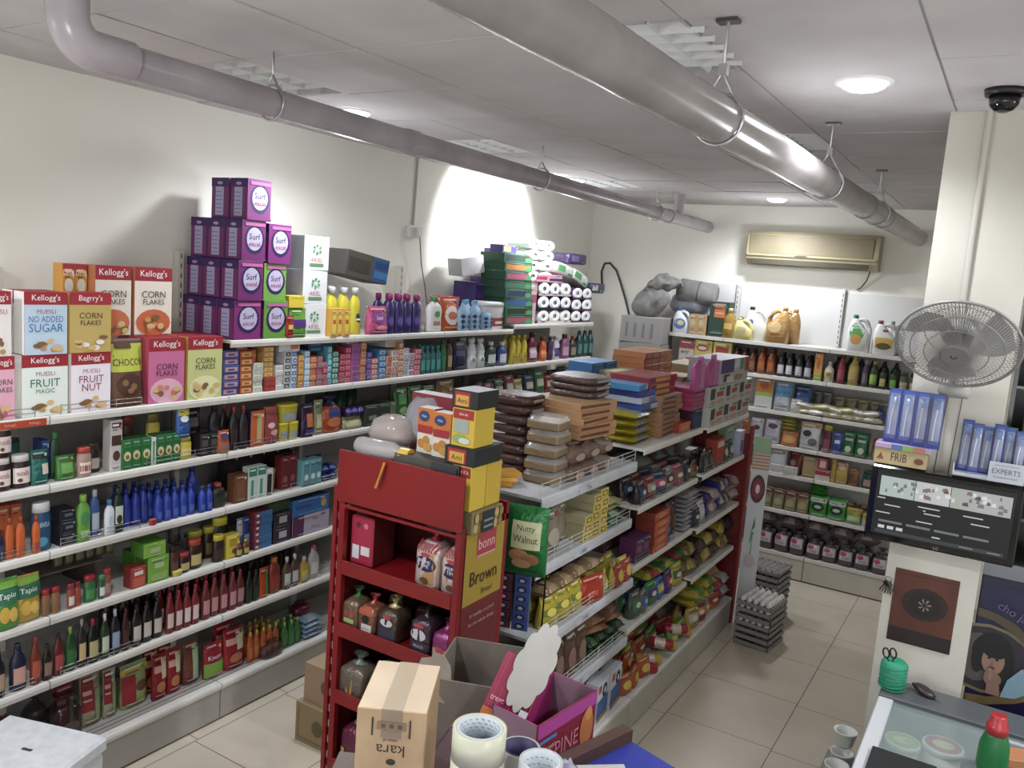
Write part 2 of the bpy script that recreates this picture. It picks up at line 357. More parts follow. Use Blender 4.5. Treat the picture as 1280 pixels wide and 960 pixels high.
# ceiling: lay-in tiles on a thin grid, some cells hold louvres
CX0, CY0 = -3.92, -1.89
TROF = [(-3.32, 2.31), (-1.52, 2.31), (-3.32, 4.11), (-1.52, 4.11), (-1.52, 5.91), (-3.32, 5.91)]
cl = MB(); cl.box(LW - .1, RW + .1, FW - .1, BW + .1, CEIL + .12, CEIL + .2, mat('3a3635', 'x'))
rnd = random.Random(3)
for i in range(12):
    for j in range(17):
        x0, y0 = CX0 + .6 * i, CY0 + .6 * j
        if any(abs(x0 - a) < .1 and abs(y0 - b) < .1 for a, b in TROF): continue
        if x0 > RW or y0 > BW: continue
        t = [rnd.uniform(-.004, .003) for _ in range(4)]; g = .004
        xa, xb, ya, yb = max(x0 + g, LW), min(x0 + .6 - g, RW), max(y0 + g, FW), min(y0 + .6 - g, BW)
        if xb <= xa or yb <= ya: continue
        V = [(xa, ya, CEIL + t[0]), (xb, ya, CEIL + t[1]), (xb, yb, CEIL + t[2]), (xa, yb, CEIL + t[3])]
        cl.add(V + [(x, y, z + .014) for x, y, z in V], [(3, 2, 1, 0), (4, 5, 6, 7), (0, 1, 5, 4), (1, 2, 6, 5), (2, 3, 7, 6), (3, 0, 4, 7)], MCEIL)
for i in range(12): 
    x = CX0 + .6 * i
    if LW < x < RW: cl.box(x - .011, x + .011, FW, BW, CEIL + .003, CEIL + .03, mat('8b8787', 'p'))
for j in range(17):
    y = CY0 + .6 * j
    if FW < y < BW: cl.box(LW, RW, y - .011, y + .011, CEIL + .0045, CEIL + .03, mat('6f6b6b', 'p'))
struct('ceiling', cl)
# louvred light fittings
for k, (x0, y0) in enumerate(TROF):
    r = empty('ceiling_light_louvre', (x0 + .3, y0 + .3, CEIL)); 
    tag(r, ['square white louvre panel half behind the thin pipe near the camera', 'open louvre panel beside the hanger of the thick pipe', 'brightly lit louvre panel above the glaring patch of left wall', 'louvre panel with brown rust crossed by the thick pipe', 'small distant louvre panel by the far downlight', 'distant louvre panel where the pipe riser enters the ceiling'][k], 'ceiling light', 'louvred light panels in the ceiling')
    b = MB(); b.box(-.295, .295, -.295, .295, .085, .10, mat('4a4848', 'p'))
    for q in (-.295, .285): b.box(q, q + .01, -.295, .295, .0, .09, mat('b9b9ba', 'p')); b.box(-.285, .285, q, q + .01, .0, .09, mat('b9b9ba', 'p'))
    link('housing', b, r)
    g = MB()
    for i in range(1, 4): 
        x = -.285 + .57 * i / 4
        g.add([(x - .018, -.285, .06), (x, -.285, .004), (x + .018, -.285, .06), (x - .018, .285, .06), (x, .285, .004), (x + .018, .285, .06)], [(0, 1, 4, 3), (1, 2, 5, 4), (0, 3, 5, 2)], mat('d6d6d6', 'p'))
    for i in range(1, 6):
        y = -.285 + .57 * i / 6; g.add([(-.285, y - .022, .07), (-.285, y, .004), (-.285, y + .022, .07), (.285, y - .022, .07), (.285, y, .004), (.285, y + .022, .07)], [(0, 3, 4, 1), (1, 4, 5, 2), (0, 2, 5, 3)], mat('d6d6d6', 'p'))
    if k == 1:
        g.xf(Matrix.Translation((.05, -.02, -.01)) @ Matrix.Rotation(.03, 4, 'Y'))
    link('louvre', g, r)
    for i in range(4):
        tb = MB(); tb.cyl((-.22 + .146 * i, -.27, .072), (-.22 + .146 * i, .27, .072), .008, emis('ffffff', 6.0) if k == 2 else mat('e4e4e4', 'p'), 8); link('tube', tb, r)
# recessed downlights
for k, (lx, ly) in enumerate(DOWNLIGHTS):
    r = empty('downlight', (lx, ly, CEIL)); 
    if k < 4: tag(r, ['round lit downlight over the purple detergent stack', 'round lit downlight beside the thin pipe over the paper roll packs', 'small round lit downlight in front of the air conditioner', 'round lit downlight between the thick pipe and the pillar'][k], 'downlight', 'round ceiling downlights')
    else: tag(r, 'round recessed ceiling downlight outside the view, %s' % ['over the counter', 'over the cashier side', 'over the freezer', 'over the shop corner'][k - 4], 'downlight', 'round ceiling downlights')
    b = MB(); n = 24
    V = [(math.cos(2 * PI * i / n) * q, math.sin(2 * PI * i / n) * q, z) for q, z in ((.098, 0), (.096, -.007), (.077, -.008)) for i in range(n)]
    b.add(V, [(a * n + i, (a + 1) * n + i, (a + 1) * n + (i + 1) % n, a * n + (i + 1) % n) for a in range(2) for i in range(n)], 'e8e8e8', True); link('trim_ring', b, r)
    b = MB(); b.loft([(-.030, .030, .030, 2), (-.027, .052, .052, 2), (-.018, .070, .070, 2), (-.006, .076, .076, 2)], emis('ffffff', 9), seg=24); link('diffuser', b, r)

# pillar
pl = MB(); pl.box(-.34, -.005, 3.70, 4.55, 0, CEIL + .02, noisy('pillar_paint', 'b9b5aa', 'c3bfb4', 2, .7, .05)); struct('pillar', pl)
o = link('conduit', MB().cyl((-.205, 3.688, 2.14), (-.205, 3.688, CEIL), .012, mat('b5b1a6', 'p'), 10)); tag(o, 'pale electrical conduit running up the pillar above the fan', 'conduit')
o = link('conduit', MB().cyl((LW + .008, 4.735, 2.70), (LW + .008, 4.745, CEIL), .008, mat('a8a699', 'p'), 8)); tag(o, 'thin conduit running down the left wall to the white socket', 'conduit')
r = empty('wall_socket', (LW, 4.72, 2.665)); tag(r, 'white socket box on the left wall with a grey cable plugged in', 'socket')
b = MB(); b.box(0, .035, -.06, .06, -.045, .045, mat('dcdad4', 'p'), c=.006); link('box', b, r)
b = MB(); b.box(.035, .07, -.0, .05, -.03, .03, mat('cfccc6', 'p'), c=.006); link('plug', b, r)
o = link('cable', MB().tube([(LW + .07, 4.74, 2.63), (LW + .05, 4.80, 2.45), (LW + .05, 4.86, 2.28), (LW + .06, 4.90, 2.1)], .004, mat('555555', 'p'), 6)); tag(o, 'grey cable hanging from the wall socket behind the white bottles', 'cable')
b = MB(); b.tube([(-3.58, 7.58, 2.30), (-3.57, 7.5, 2.50), (-3.52, 7.45, 2.58), (-3.45, 7.42, 2.585), (-3.38, 7.43, 2.52), (-3.34, 7.45, 2.42), (-3.28, 7.48, 2.25), (-3.20, 7.5, 2.0), (-3.18, 7.55, 1.6)], .012, mat('3b3d38', 'p'), 8)
tag(link('hose', b), 'dark looped hose hanging in the far corner beside the tissue packs', 'hose')

# pipes under the ceiling
r = empty('ceiling_pipe', (0, 0, 0)); tag(r, 'thin grey drain pipe along the left wall with an elbow', 'pipe')
p0, p1 = Vector((-2.47, 1.60, 3.0)), Vector((-2.575, 7.60, 2.975))
b = MB(); b.cyl(p0, p1, .052, MPIPE, 20); link('pipe_run', b, r)
b = MB(); pts = [(-2.46, 1.457, 3.22), (-2.46, 1.457, 3.085)] + [(-2.46, 1.457 + .085 * (1 - math.cos(t)), 3.085 - .085 * math.sin(t)) for t in [PI / 2 * i / 6 for i in range(1, 7)]] + [(-2.462, 1.66, 3.0)]
b.tube(pts, .059, MPIPE, 20); link('elbow', b, r)
for yy in (3.1, 6.55): b = MB(); q = p0 + (p1 - p0) * ((yy - p0.y) / (p1.y - p0.y)); b.cyl(q - Vector((0, .035, 0)), q + Vector((0, .035, 0)), .058, MPIPE, 20); link('coupling', b, r)
b = MB(); b.cyl((-2.56, 6.75, 2.98), (-2.56, 6.75, 3.2), .045, MPIPE, 16); link('riser', b, r)
for k, yy in enumerate((2.25, 4.35, 6.25)):
    q = p0 + (p1 - p0) * ((yy - p0.y) / (p1.y - p0.y)); b = MB()
    b.tube([(q.x + .064 * math.cos(a), yy, q.z + .064 * math.sin(a)) for a in [2 * PI * i / 20 for i in range(20)]], .005, mat('b9b9bd', 'm'), 6, True)
    b.tube([(q.x - .062, yy, q.z + .01), (q.x, yy, q.z + .10), (q.x, yy, CEIL)], .005, mat('b9b9bd', 'm'), 6); b.tube([(q.x + .062, yy, q.z + .01), (q.x, yy, q.z + .10)], .005, mat('b9b9bd', 'm'), 6)
    tag(link('pipe_hanger', b), ['wire hanger of the thin pipe beside the near louvre', 'wire hanger of the thin pipe above the bright wall patch', 'small wire hanger at the far end of the thin pipe'][k], 'hanger', 'pipe hangers')
r = empty('ceiling_pipe', (0, 0, 0)); tag(r, 'thick shiny grey pipe crossing under the middle of the ceiling', 'pipe')
p0, p1 = Vector((-.80, -.6, 2.885)), Vector((-.80, 7.60, 2.955)); MP2 = noisy('pipe_shiny', '8f8988', '9b9593', 5, .22, .02)
b = MB(); b.cyl(p0, p1, .064, MP2, 28); link('pipe_run', b, r)
for yy in (4.9, 5.6): b = MB(); q = p0 + (p1 - p0) * ((yy - p0.y) / (p1.y - p0.y)); b.cyl(q - Vector((0, .04, 0)), q + Vector((0, .04, 0)), .069, MP2, 24); link('coupling', b, r)
for k, yy in enumerate((2.35, 3.85, 5.3)):
    q = p0 + (p1 - p0) * ((yy - p0.y) / (p1.y - p0.y)); b = MB()
    b.tube([(q.x + .070 * math.cos(a), yy, q.z + .070 * math.sin(a)) for a in [2 * PI * i / 20 for i in range(20)]], .005, mat('c9c9cd', 'm'), 6, True)
    b.tube([(q.x - .068, yy, q.z + .01), (q.x, yy, q.z + .13), (q.x, yy, CEIL)], .005, mat('c9c9cd', 'm'), 6); b.tube([(q.x + .068, yy, q.z + .01), (q.x, yy, q.z + .13)], .005, mat('c9c9cd', 'm'), 6)
    b.box(q.x - .012, q.x + .012, yy - .012, yy + .012, q.z + .12, q.z + .15, mat('c9c9cd', 'm')); b.box(q.x - .03, q.x + .03, yy - .02, yy + .02, CEIL - .01, CEIL, mat('777777', 'm'))
    tag(link('pipe_hanger', b), ['wire hanger of the thick pipe beside the open louvre', 'wire hanger of the thick pipe nearer the middle downlight', 'wire hanger at the far end of the thick pipe'][k], 'hanger', 'pipe hangers')
# dome camera
r = empty('security_camera', (-.15, 3.36, CEIL)); tag(r, 'black dome security camera on the ceiling by the pillar', 'camera')
b = MB(); b.loft([(-.02, .062, .062, 2), (0, .066, .066, 2)], mat('1c1a1c', 'p'), seg=24); link('base', b, r)
b = MB(); b.loft([(-.075, .012, .012, 2), (-.068, .03, .03, 2), (-.05, .045, .045, 2), (-.02, .05, .05, 2)], mat('141216', 'g'), seg=24); link('dome', b, r)

# air conditioner
r = empty('air_conditioner', (-1.60, 7.60, 2.66)); tag(r, 'long yellowed wall-mounted air conditioner on the back wall', 'air conditioner')
MA = noisy('aged_plastic', '8e8468', '998f72', 3, .4, .03); MA2 = noisy('aged_panel', '6f6650', '7a705a', 4, .4, .03)
b = MB(); prof = [(0, 0), (-.13, 0), (-.19, .05), (-.20, .09), (-.19, .26), (-.16, .29), (0, .29)]
b.add([(-.54, y, z) for y, z in prof] + [(.54, y, z) for y, z in prof], [tuple(range(6, -1, -1)), tuple(range(7, 14))] + [(i, (i + 1) % 7, (i + 1) % 7 + 7, i + 7) for i in range(7)], MA); link('body', b, r)
b = MB(); b.box(-.52, .50, -.203, -.19, .095, .255, MA2, c=.004); link('front_panel', b, r)
b = MB(); b.box(-.53, .53, -.21, -.195, .075, .095, MA, c=.003); b.art([('e', .43, .5, .06, .25, '3a3426')], 1.0, .03, lambda x, z: -.211, z0=.07); link('trim_band', b, r)
for k in range(2): b = MB(); b.add([(-.48, -.185 + .03 * k, .045 - .016 * k), (.46, -.185 + .03 * k, .045 - .016 * k), (.46, -.165 + .03 * k, .032 - .016 * k), (-.48, -.165 + .03 * k, .032 - .016 * k)], [(0, 1, 2, 3)], 'a89f80'); b.box(-.48, .46, -.150 + .02 * k, -.148 + .02 * k, .0, .004, mat('3c3524', 'c')); link('air_vane', b, r)
b = MB(); b.box(-.49, .47, -.186, -.16, .008, .048, mat('3c3524', 'c')); link('outlet_grille', b, r)
tag(link('cable', MB().tube([(-1.12, 7.50, 2.67), (-1.15, 7.56, 2.58), (-1.19, 7.58, 2.52), (-1.22, 7.585, 2.50)], .006, mat('4a4a46', 'p'), 6)), 'short dark cable hanging under the air conditioner', 'cable')

# ------------------------------------------------------------------ shelving units
LZ_ = [2.0, 1.722, 1.435, 1.150, .862, .575]
LX = -3.30
def shelf_x(b, x0, x1, y0, y1, z, m=None, lip=.034):
    """board with a folded front lip at x1"""
    m = m or MSH; b.box(x0, x1 - .004, y0, y1, z - .014, z, m)
    b.add([(x1 - .004, y0, z + .002), (x1, y0, z - .002), (x1 + .003, y0, z - lip * .45), (x1, y0, z - lip), (x1 - .006, y0, z - lip)] + [(x1 - .004, y1, z + .002), (x1, y1, z - .002), (x1 + .003, y1, z - lip * .45), (x1, y1, z - lip), (x1 - .006, y1, z - lip)],
          [(0, 1, 6, 5), (1, 2, 7, 6), (2, 3, 8, 7), (3, 4, 9, 8), (0, 4, 3, 2, 1), (5, 6, 7, 8, 9), (4, 0, 5, 9)], m)
def guard(parent, p, q, h=.045, col='a7a5a1', n=3, name='wire_guard'):
    p, q = Vector(p), Vector(q); b = MB(); mm = mat(col, 'm') if col != 'white' else mat('c4c0b6', 'p')
    for z in ([h, h * .5] if h < .06 else [h, h * .66, h * .33]): b.tube([p + Vector((0, 0, z)), q + Vector((0, 0, z))], .0016, mm, 5)
    for i in range(n + 1):
        a = p + (q - p) * i / n; b.tube([a, a + Vector((0, 0, h + .004))], .0018, mm, 5)
    return link(name, b, parent)
seams = [.086, .986, 1.886, 2.784, 3.680, 4.570, 5.470, 6.86]
for k in range(7):
    y0, y1 = seams[k] + .003, seams[k + 1] - .003; r = empty('shelving_unit', (-3.53, (y0 + y1) / 2, 0)); r0 = r.location.copy()
    tag(r, ['white metal shelf bay at the very start of left wall', 'white shelf bay of left wall beside the white foam box', 'white shelf bay of left wall carrying the cereal boxes', 'white shelf bay of left wall under the purple detergent stack', 'white shelf bay of left wall under the purple cleaner bottles', 'white shelf bay of left wall under the white buckets', 'last white shelf bay of left wall under the paper roll packs'][k], 'shelving unit', 'shelving bays along the left wall')
    def L_(name, b): b.xf(Matrix.Translation(-r0)); return link(name, b, r)
    for i, z in enumerate(LZ_):
        if i == 0 and k < 3: continue
        if i == 0 and k == 6: z = 2.035
        b = MB(); shelf_x(b, LW + .02, LX, y0, y1, z); s_ = L_('shelf', b)
        if i in (1, 2, 3, 5):
            for a, c in ((y0 + .05, y0 + .42),) if (k + i) % 2 else ((y0 + .45, y1 - .05),): guard(s_, Vector((LX - .012, a, z)) - r0, Vector((LX - .012, c, z)) - r0, .038)
    b = MB(); shelf_x(b, LW + .02, LX + .01, y0, y1, .205, lip=.03)
    for q in range(3): b.box(LX - .10 + .03 * q, LX - .096 + .03 * q, y0, y1, .205, .207, mat('77797c', 'p'))
    L_('base_shelf', b)
    b = MB(); b.box(LX - .006, LX, y0, y1, .012, .172, noisy('kick_%d' % k, '96928a', 'a19d94', 3, .45, .03)); L_('kick_plate', b)
    b = MB(); b.box(LW + .002, LW + .02, y0, y1, .0, LZ_[0 if k >= 3 else 1] - .0, mat('9b9993', 'c')); L_('back_panel', b)
    b = MB(); top = 2.42 if k in (3, 5) else 2.30; b.box(LW + .001, LW + .05, y0 - .0, y0 + .03, 0, top if k >= 2 else 1.9, mat('cfcbc0', 'p'))
    for q in range(8 if k >= 3 else 0): b.box(LW + .0495, LW + .0508, y0 + .012, y0 + .018, top - .04 - .05 * q, top - .015 - .05 * q, mat('33312e', 'c'))
    L_('upright', b)

# back wall bays
BZ = [2.0, 1.725, 1.43, 1.14, .90, .585]; BY = 7.20
for k in range(3):
    x1 = -.40 - .9 * k - .003; x0 = x1 - (.894 if k < 2 else .50); r = empty('shelving_unit', ((x0 + x1) / 2, 7.4, 0)); r0 = r.location.copy()
    tag(r, ['white shelf bay of back wall half behind the pillar', 'white shelf bay of back wall under the air conditioner', 'white shelf bay of back wall in the far corner'][k], 'shelving unit', 'shelving bays along the back wall')
    def L_(name, b): b.xf(Matrix.Translation(-r0)); return link(name, b, r)
    def sy(z, dep=0, lip=.03):
        b = MB(); b.box(x0, x1, BY + .004, BW - .01, z - .014, z, MSH); b.box(x0, x1, BY - .002, BY + .004, z - lip, z + .002, MSH, c=.001); return b
    for i, z in enumerate(BZ):
        s_ = L_('shelf', sy(z))
        if i in (1,): guard(s_, Vector((x0 + .02, BY + .012, z)) - r0, Vector((x1 - .02, BY + .012, z)) - r0, .045, '55534f', 4)
        elif i in (3, 5): guard(s_, Vector((x0 + .02, BY + .012, z)) - r0, Vector((x0 + .5, BY + .012, z)) - r0, .03)
    L_('base_shelf', sy(.215)); b = MB(); b.box(x0, x1, BY, BY + .006, .012, .18, noisy('kickb_%d' % k, 'b2ada0', 'bdb8ac', 3, .45, .03)); L_('kick_plate', b)
    b = MB(); b.box(x0, x1, BW - .012, BW - .002, 0, 2.47, mat('cfcecb', 'p')); L_('back_panel', b)
    b = MB(); b.box(x1 - .03, x1 - .004, BW - .04, BW - .012, 0, 2.50, mat('cfcdc6', 'p'))
    for q in range(11): b.box(x1 - .02, x1 - .014, BW - .0412, BW - .0398, 2.46 - .045 * q - .025, 2.46 - .045 * q, mat('33312e', 'c'))
    L_('upright', b)

# middle gondola
GC = -1.96; GB = [(3.02, 4.045), (4.055, 4.995), (5.005, 5.90)]
GZ = [[1.50, 1.19, .87, .54], [1.57, 1.25, .92, .57], [1.57, 1.27, .92, .59]]
GX = [[-1.62, -1.62, -1.58, -1.58], [-1.59] * 4, [-1.56] * 4]
for k in range(3):
    y0, y1 = GB[k]; r = empty('gondola_unit', (GC, (y0 + y1) / 2, 0)); r0 = r.location.copy()
    tag(r, ['grey lipped gondola bay at the near end behind the red rack', 'white gondola bay between the near bay and the egg end', 'far gondola bay ending in the red panel by the eggs'][k], 'shelving unit', 'bays of the middle gondola')
    def L_(name, b): b.xf(Matrix.Translation(-r0)); return link(name, b, r)
    for i, z in enumerate(GZ[k]):
        b = MB(); mm = MSHG if k == 0 else MSH; lip = .05 if k == 0 else .032; xf_ = GX[k][i]
        shelf_x(b, GC + .015, xf_, y0, y1, z, mm, lip)
        b.box(2 * GC - xf_, GC - .015, y0, y1, z - .014, z, mm); b.box(2 * GC - xf_ - .005, 2 * GC - xf_, y0, y1, z - .03, z + .002, mm)
        if i > 0: # bracket ends
            pass
        s_ = L_('shelf', b)
        if k == 0:
            guard(s_, Vector((xf_ - .012, y0 + .01, z)) - r0, Vector((xf_ - .012, y1 - .01, z)) - r0, .062, 'white', 6)
            lb = MB(); lb.art([('r', .0, 0, 1, 1, 'b7b9bd'), ('t', 'Tata', .5, .5, .6, '4c4f55')] if i == 0 else [('r', .0, 0, 1, 1, 'b2b4b8'), ('t', 'CARE', .5, .5, .6, '33363c')], .2, .034)
            lb.xf(Matrix.Translation(Vector((xf_ + .0035, y0 + .45, z - .044)) - r0) @ Matrix.Rotation(PI / 2, 4, 'Z')); link('price_strip', lb, s_)
        elif i in (1, 2): guard(s_, Vector((xf_ - .012, y0 + .05, z)) - r0, Vector((xf_ - .012, y1 - .3, z)) - r0, .04)
    b = MB(); shelf_x(b, GC + .01, -1.53, y0, y1, .205, MSH, .03); b.box(GC * 2 + 1.53, GC - .01, y0, y1, .19, .205, MSH); L_('base_shelf', b)
    b = MB(); b.box(-1.538, -1.532, y0, y1, .01, .172, noisy('kickg_%d' % k, 'a39e92', 'afaa9e', 3, .45, .03)); L_('kick_plate', b)
    b = MB(); b.box(GC * 2 + 1.532, GC * 2 + 1.538, y0, y1, .01, .172, MSH); L_('kick_plate', b)
    b = MB(); b.box(GC - .012, GC + .012, y0, y1, 0, GZ[k][0] + .0, mat('908e88', 'c')); L_('back_panel', b)
    b = MB(); b.box(GC - .03, GC + .03, y0, y0 + .025, 0, GZ[k][0] + .0, mat('a8a59c', 'p')); L_('upright', b)
# red end panel with a white poster at the far end
r = empty('end_panel', (GC, 5.93, 0)); tag(r, 'red metal end panel closing the far end of the gondola', 'panel')
b = MB(); b.box(-.40, .42, 0, .015, .0, 1.42, mat('7e1a1c', 'p')); link('panel', b, r)
b = MB(); b.box(.42, .44, -.02, .035, .0, 1.48, mat('8c1d1f', 'p'), c=.003); link('post', b, r)
b = MB(); b.box(-.42, -.40, -.02, .035, .0, 1.48, mat('8c1d1f', 'p'), c=.003); link('post', b, r)
b = MB(); b.box(-.06, .06, 0, .004, 0, 1.4, mat('c9cbd0', 'c'), c=0)
b.art([('r', 0, .88, 1, 1.0, '8fb58a'), ('r', 0, .76, 1, .88, 'd0b9a0')] + [('r', 0, .765 + .024 * i, 1, .775 + .024 * i, 'b07a5a') for i in range(5)] + [('e', .5, .62, .42, .105, '5a2a2e'), ('e', .5, .62, .30, .075, '8d3038'), ('e', .5, .62, .12, .035, 'd8c7c2'),
      ('p', [(.4, .30), (.55, .42), (.6, .34)], '3f8a4a'), ('p', [(.42, .30), (.35, .20), (.6, .30)], '4f9a55'), ('r', .47, .08, .53, .30, '6aa86a'), ('e', .5, .08, .3, .05, 'c9a9b8')], .12, 1.0, z0=.4)
b.xf(Matrix.Translation((-1.455, 5.975, .002)) @ Matrix.Rotation(.25, 4, 'Z')); tag(link('poster', b), 'tall white cardboard poster with dark round emblem beside the red end panel', 'poster')

# ------------------------------------------------------------------ goods on the shelves
REG = []
class S:
    def __init__(s, axis, v, z, phrase, u0=None): s.axis, s.v, s.z, s.phrase = axis, v, z, phrase
_rn = random.Random(11)
def place(parts, name, loc, rz, tpl):
    if tpl[0] is None:
        root = link(name, parts[0][1])
        for n, b in parts[1:]: link(n, b, root)
        tpl[0] = root
    else: root = copy_tree(tpl[0])
    root.location = loc; root.rotation_euler = (0, 0, rz); return root
def R_(sf, l, r, n, lev, h, mk, name, look, d=.08, back=0, up=0, inn=.018, yaw=.03, gap=.97, cat=None):
    """n columns between the image columns l and r of a shelf edge, lev high, back rows deep"""
    u0, u1 = along(sf.axis, l, sf.v, sf.z + up), along(sf.axis, r, sf.v, sf.z + up); w = (u1 - u0) / n; tpl = [None]; tid = len(REG)
    parts = mk(w * gap, h, d)
    for q in range(back + 1):
        for i in range(n):
            for k in range(lev):
                u = u0 + w * (i + .5); j = _rn.uniform(-.004, .004); dep = inn + q * (d + .006) + j + (0 if lev == 1 else _rn.uniform(0, .004))
                z = sf.z + up + k * (h + .0006) + .0004
                loc = (sf.v - dep, u, z) if sf.axis == 'x' else (u, sf.v + dep, z)
                o = place(parts, name, loc, (PI / 2 if sf.axis == 'x' else 0) + _rn.uniform(-yaw, yaw), tpl)
                REG.append(dict(o=o, look=look, ph=sf.phrase, u=u, k=k, q=q, lev=lev, col=(tid, i), cat=cat or name.split('_')[-1], n=n))
    return u0, u1
def C(col, *art, side=None, top=None, kind='c'): return lambda w, h, d: carton(w, h, d, col, art, side, top, kind)
def B(col, cap='ffffff', label=None, style='round', art=(), kind='p'): return lambda w, h, d: bottle(w, h, d, col, cap, label, style, art, kind)
def Pk(col, *art, top=None, kind='f', seed=1): return lambda w, h, d: pouch(w, h, d, col, art, kind, seed, top)
def Sk(col, *art, kind='f', seed=1, tie=None): return lambda w, h, d: sack(w, h, d, col, art, kind, seed, tie)
def Pw(col, *art, kind='f', seed=1): return lambda w, h, d: pillow(w, h, d, col, art, kind, seed)
def Jg(col, cap='2c7a3c', *art, kind='p', flip=False): return lambda w, h, d: jug(w, h, d, col, cap, art, kind, flip)
def Ro(*a, **k): return lambda w, h, d: rolls(w, h, d, *a, **k)
def Sl(col, seed=1): return lambda w, h, d: slab_pack(w, h, d, col, seed=seed)
def lab(c1, c2='ffffff'): return [('r', .1, .2, .9, .7, c1), ('e', .5, .45, .28, .16, c2)]
ORD = ['first', 'second', 'third', 'fourth', 'fifth', 'sixth', 'seventh', 'eighth', 'ninth', 'tenth', 'eleventh', 'twelfth', 'thirteenth', 'fourteenth', 'fifteenth', 'sixteenth']
def name_goods():
    by = {}
    for e in REG: by.setdefault((e['look'], e['ph']), []).append(e)
    for (look, ph), es in by.items():
        cols = {}
        for e in es: cols.setdefault(e['col'], []).append(e['u'])
        order = sorted(cols, key=lambda c: sum(cols[c]) / len(cols[c])); N = len(order); g = None
        if len(es) > 1: g = '%s on the %s' % (look + 's' if not look.endswith('s') else look, ph)
        for e in es:
            i = order.index(e['col']); p = []
            if N > 1:
                if i == 0: p.append('leftmost')
                elif i == N - 1: p.append('rightmost')
                elif i < len(ORD): p.append('%s from left' % ORD[i])
                else: p.append('%s from right' % ORD[N - 1 - i])
            if e['lev'] > 1: p.append('bottom' if e['k'] == 0 else 'top' if e['k'] == e['lev'] - 1 else ORD[e['k']] + ' up')
            if max(x['q'] for x in es) > 0: p.append('front' if e['q'] == 0 else 'behind' if e['q'] == 1 else ORD[e['q']] + ' row back')
            s_ = look + (', ' + ', '.join(p) if p else '') + ', on ' + ph
            if len(s_.split()) > 16: s_ = s_.replace(' from left', '-from-left').replace(' from right', '-from-right').replace(' up,', '-up,')
            tag(e['o'], s_, e['cat'], g)

T = "left wall's top shelf"; L2 = "left wall's second shelf"; L3 = "left wall's third shelf"; L4 = "left wall's fourth shelf"; L5 = "left wall's fifth shelf"; L6 = "left wall's sixth shelf"; L7 = "left wall's bottom shelf"
sT, s2, s3, s4, s5, s6, s7 = [S('x', LX, z, p) for z, p in zip(LZ_ + [.208], (T, L2, L3, L4, L5, L6, L7))]

# --- cereal boxes
def cereal(bg, lines, food='c08a4a', band='b01c28', bt="Kellogg's", foodbg=None, side='e8e4de'):
    a = [('r', 0, 0, 1, 1, bg), ('r', 0, .80, 1, 1, band), ('t', bt, .5, .90, .125, 'f4ecec', .80)]
    if foodbg: a.append(('e', .5, .18, .46, .20, foodbg))
    for (t, y, th, c) in lines: a.append(('t', t, .5, y, th, c, .8))
    rr = random.Random(len(lines) + len(bg) + int(food, 16) % 97)
    for q in range(9): a.append(('e', .18 + .64 * rr.random(), .06 + .2 * rr.random(), .07 + .05 * rr.random(), .03 + .02 * rr.random(), [food, '8a5a2c', 'd9b06a'][q % 3]))
    return C(band, *a, side=side, top=band)
MU = [("MUESLI", .69, .07, 'b05a78')]
R_(s2, -12, 22, 1, 1, .25, cereal('e6a0b8', [("CORN", .6, .09, '3a3a3a'), ("FLAKES", .48, .08, '3a3a3a')], 'c94a6a'), 'cereal_box', 'pink cereal box cut by photo edge', d=.075, cat='cereal box')
R_(s2, 30, 89, 1, 1, .25, cereal('dfe6df', MU + [("FRUIT", .54, .13, '2e7a48'), ("MAGIC", .41, .07, '3a8a55')]), 'cereal_box', 'muesli box with green FRUIT lettering', d=.075, back=2, cat='cereal box')
R_(s2, 91, 142, 1, 1, .25, cereal('ece3ea', MU + [("FRUIT", .55, .12, 'a03a68'), ("NUT", .41, .12, 'a03a68')]), 'cereal_box', 'muesli box with magenta NUT lettering', d=.075, back=1, cat='cereal box')
R_(s2, 144, 186, 1, 1, .30, Pk('6a4028', ('r', .03, .52, .97, .93, 'b8c030'), ('t', 'CHOCOS', .48, .66, .10, '3a2418', .85), ('e', .5, .32, .40, .17, '4a2a1a'), ('e', .35, .36, .09, .05, '8a5a34'), ('e', .6, .30, .1, .05, '8a5a34'), ('e', .5, .24, .1, .04, '946238'), ('r', .1, .86, .6, .94, '5a3a1a'), kind='c'), 'cereal_bag', 'brown and lime cereal bag', d=.08, cat='cereal bag')
R_(s2, 188, 233, 1, 1, .30, cereal('d8649a', [("CORN", .56, .09, '3a2030'), ("FLAKES", .46, .08, '3a2030')], 'e07a5a', foodbg='e8a8c0', side='c43a50'), 'cereal_box', 'bright pink corn flakes box', d=.075, back=2, cat='cereal box')
R_(s2, 236, 279, 1, 1, .30, cereal('c8cc78', [("CORN", .62, .09, '3a3a2a'), ("FLAKES", .52, .08, '3a3a2a')], 'd8c070', foodbg='e4e0a0', side='d8a838'), 'cereal_box', 'lime corn flakes box with yellow sticker', d=.075, back=2, cat='cereal box')
R_(s2, 32, 87, 1, 1, .25, cereal('b8d0e4', MU + [("NO ADDED", .57, .10, '2f78b8'), ("SUGAR", .43, .13, '2f78b8')]), 'cereal_box', 'light blue sugar-free muesli box', d=.075, back=1, up=.2512, cat='cereal box')
R_(s2, -20, 18, 1, 1, .25, cereal('e8dcd8', MU), 'cereal_box', 'muesli box half outside the photo', d=.075, back=1, up=.2512, cat='cereal box')
R_(s2, 89, 142, 1, 1, .25, cereal('c8a850', [("CORN", .62, .10, '3a3020'), ("FLAKES", .50, .08, '3a3020')], 'e8e0d8', band='b8202c', bt="Bagrry's", side='c8a040'), 'cereal_box', 'golden corn flakes box', d=.075, up=.2512, cat='cereal box')
sC = S('x', -3.46, 2.024, L2)
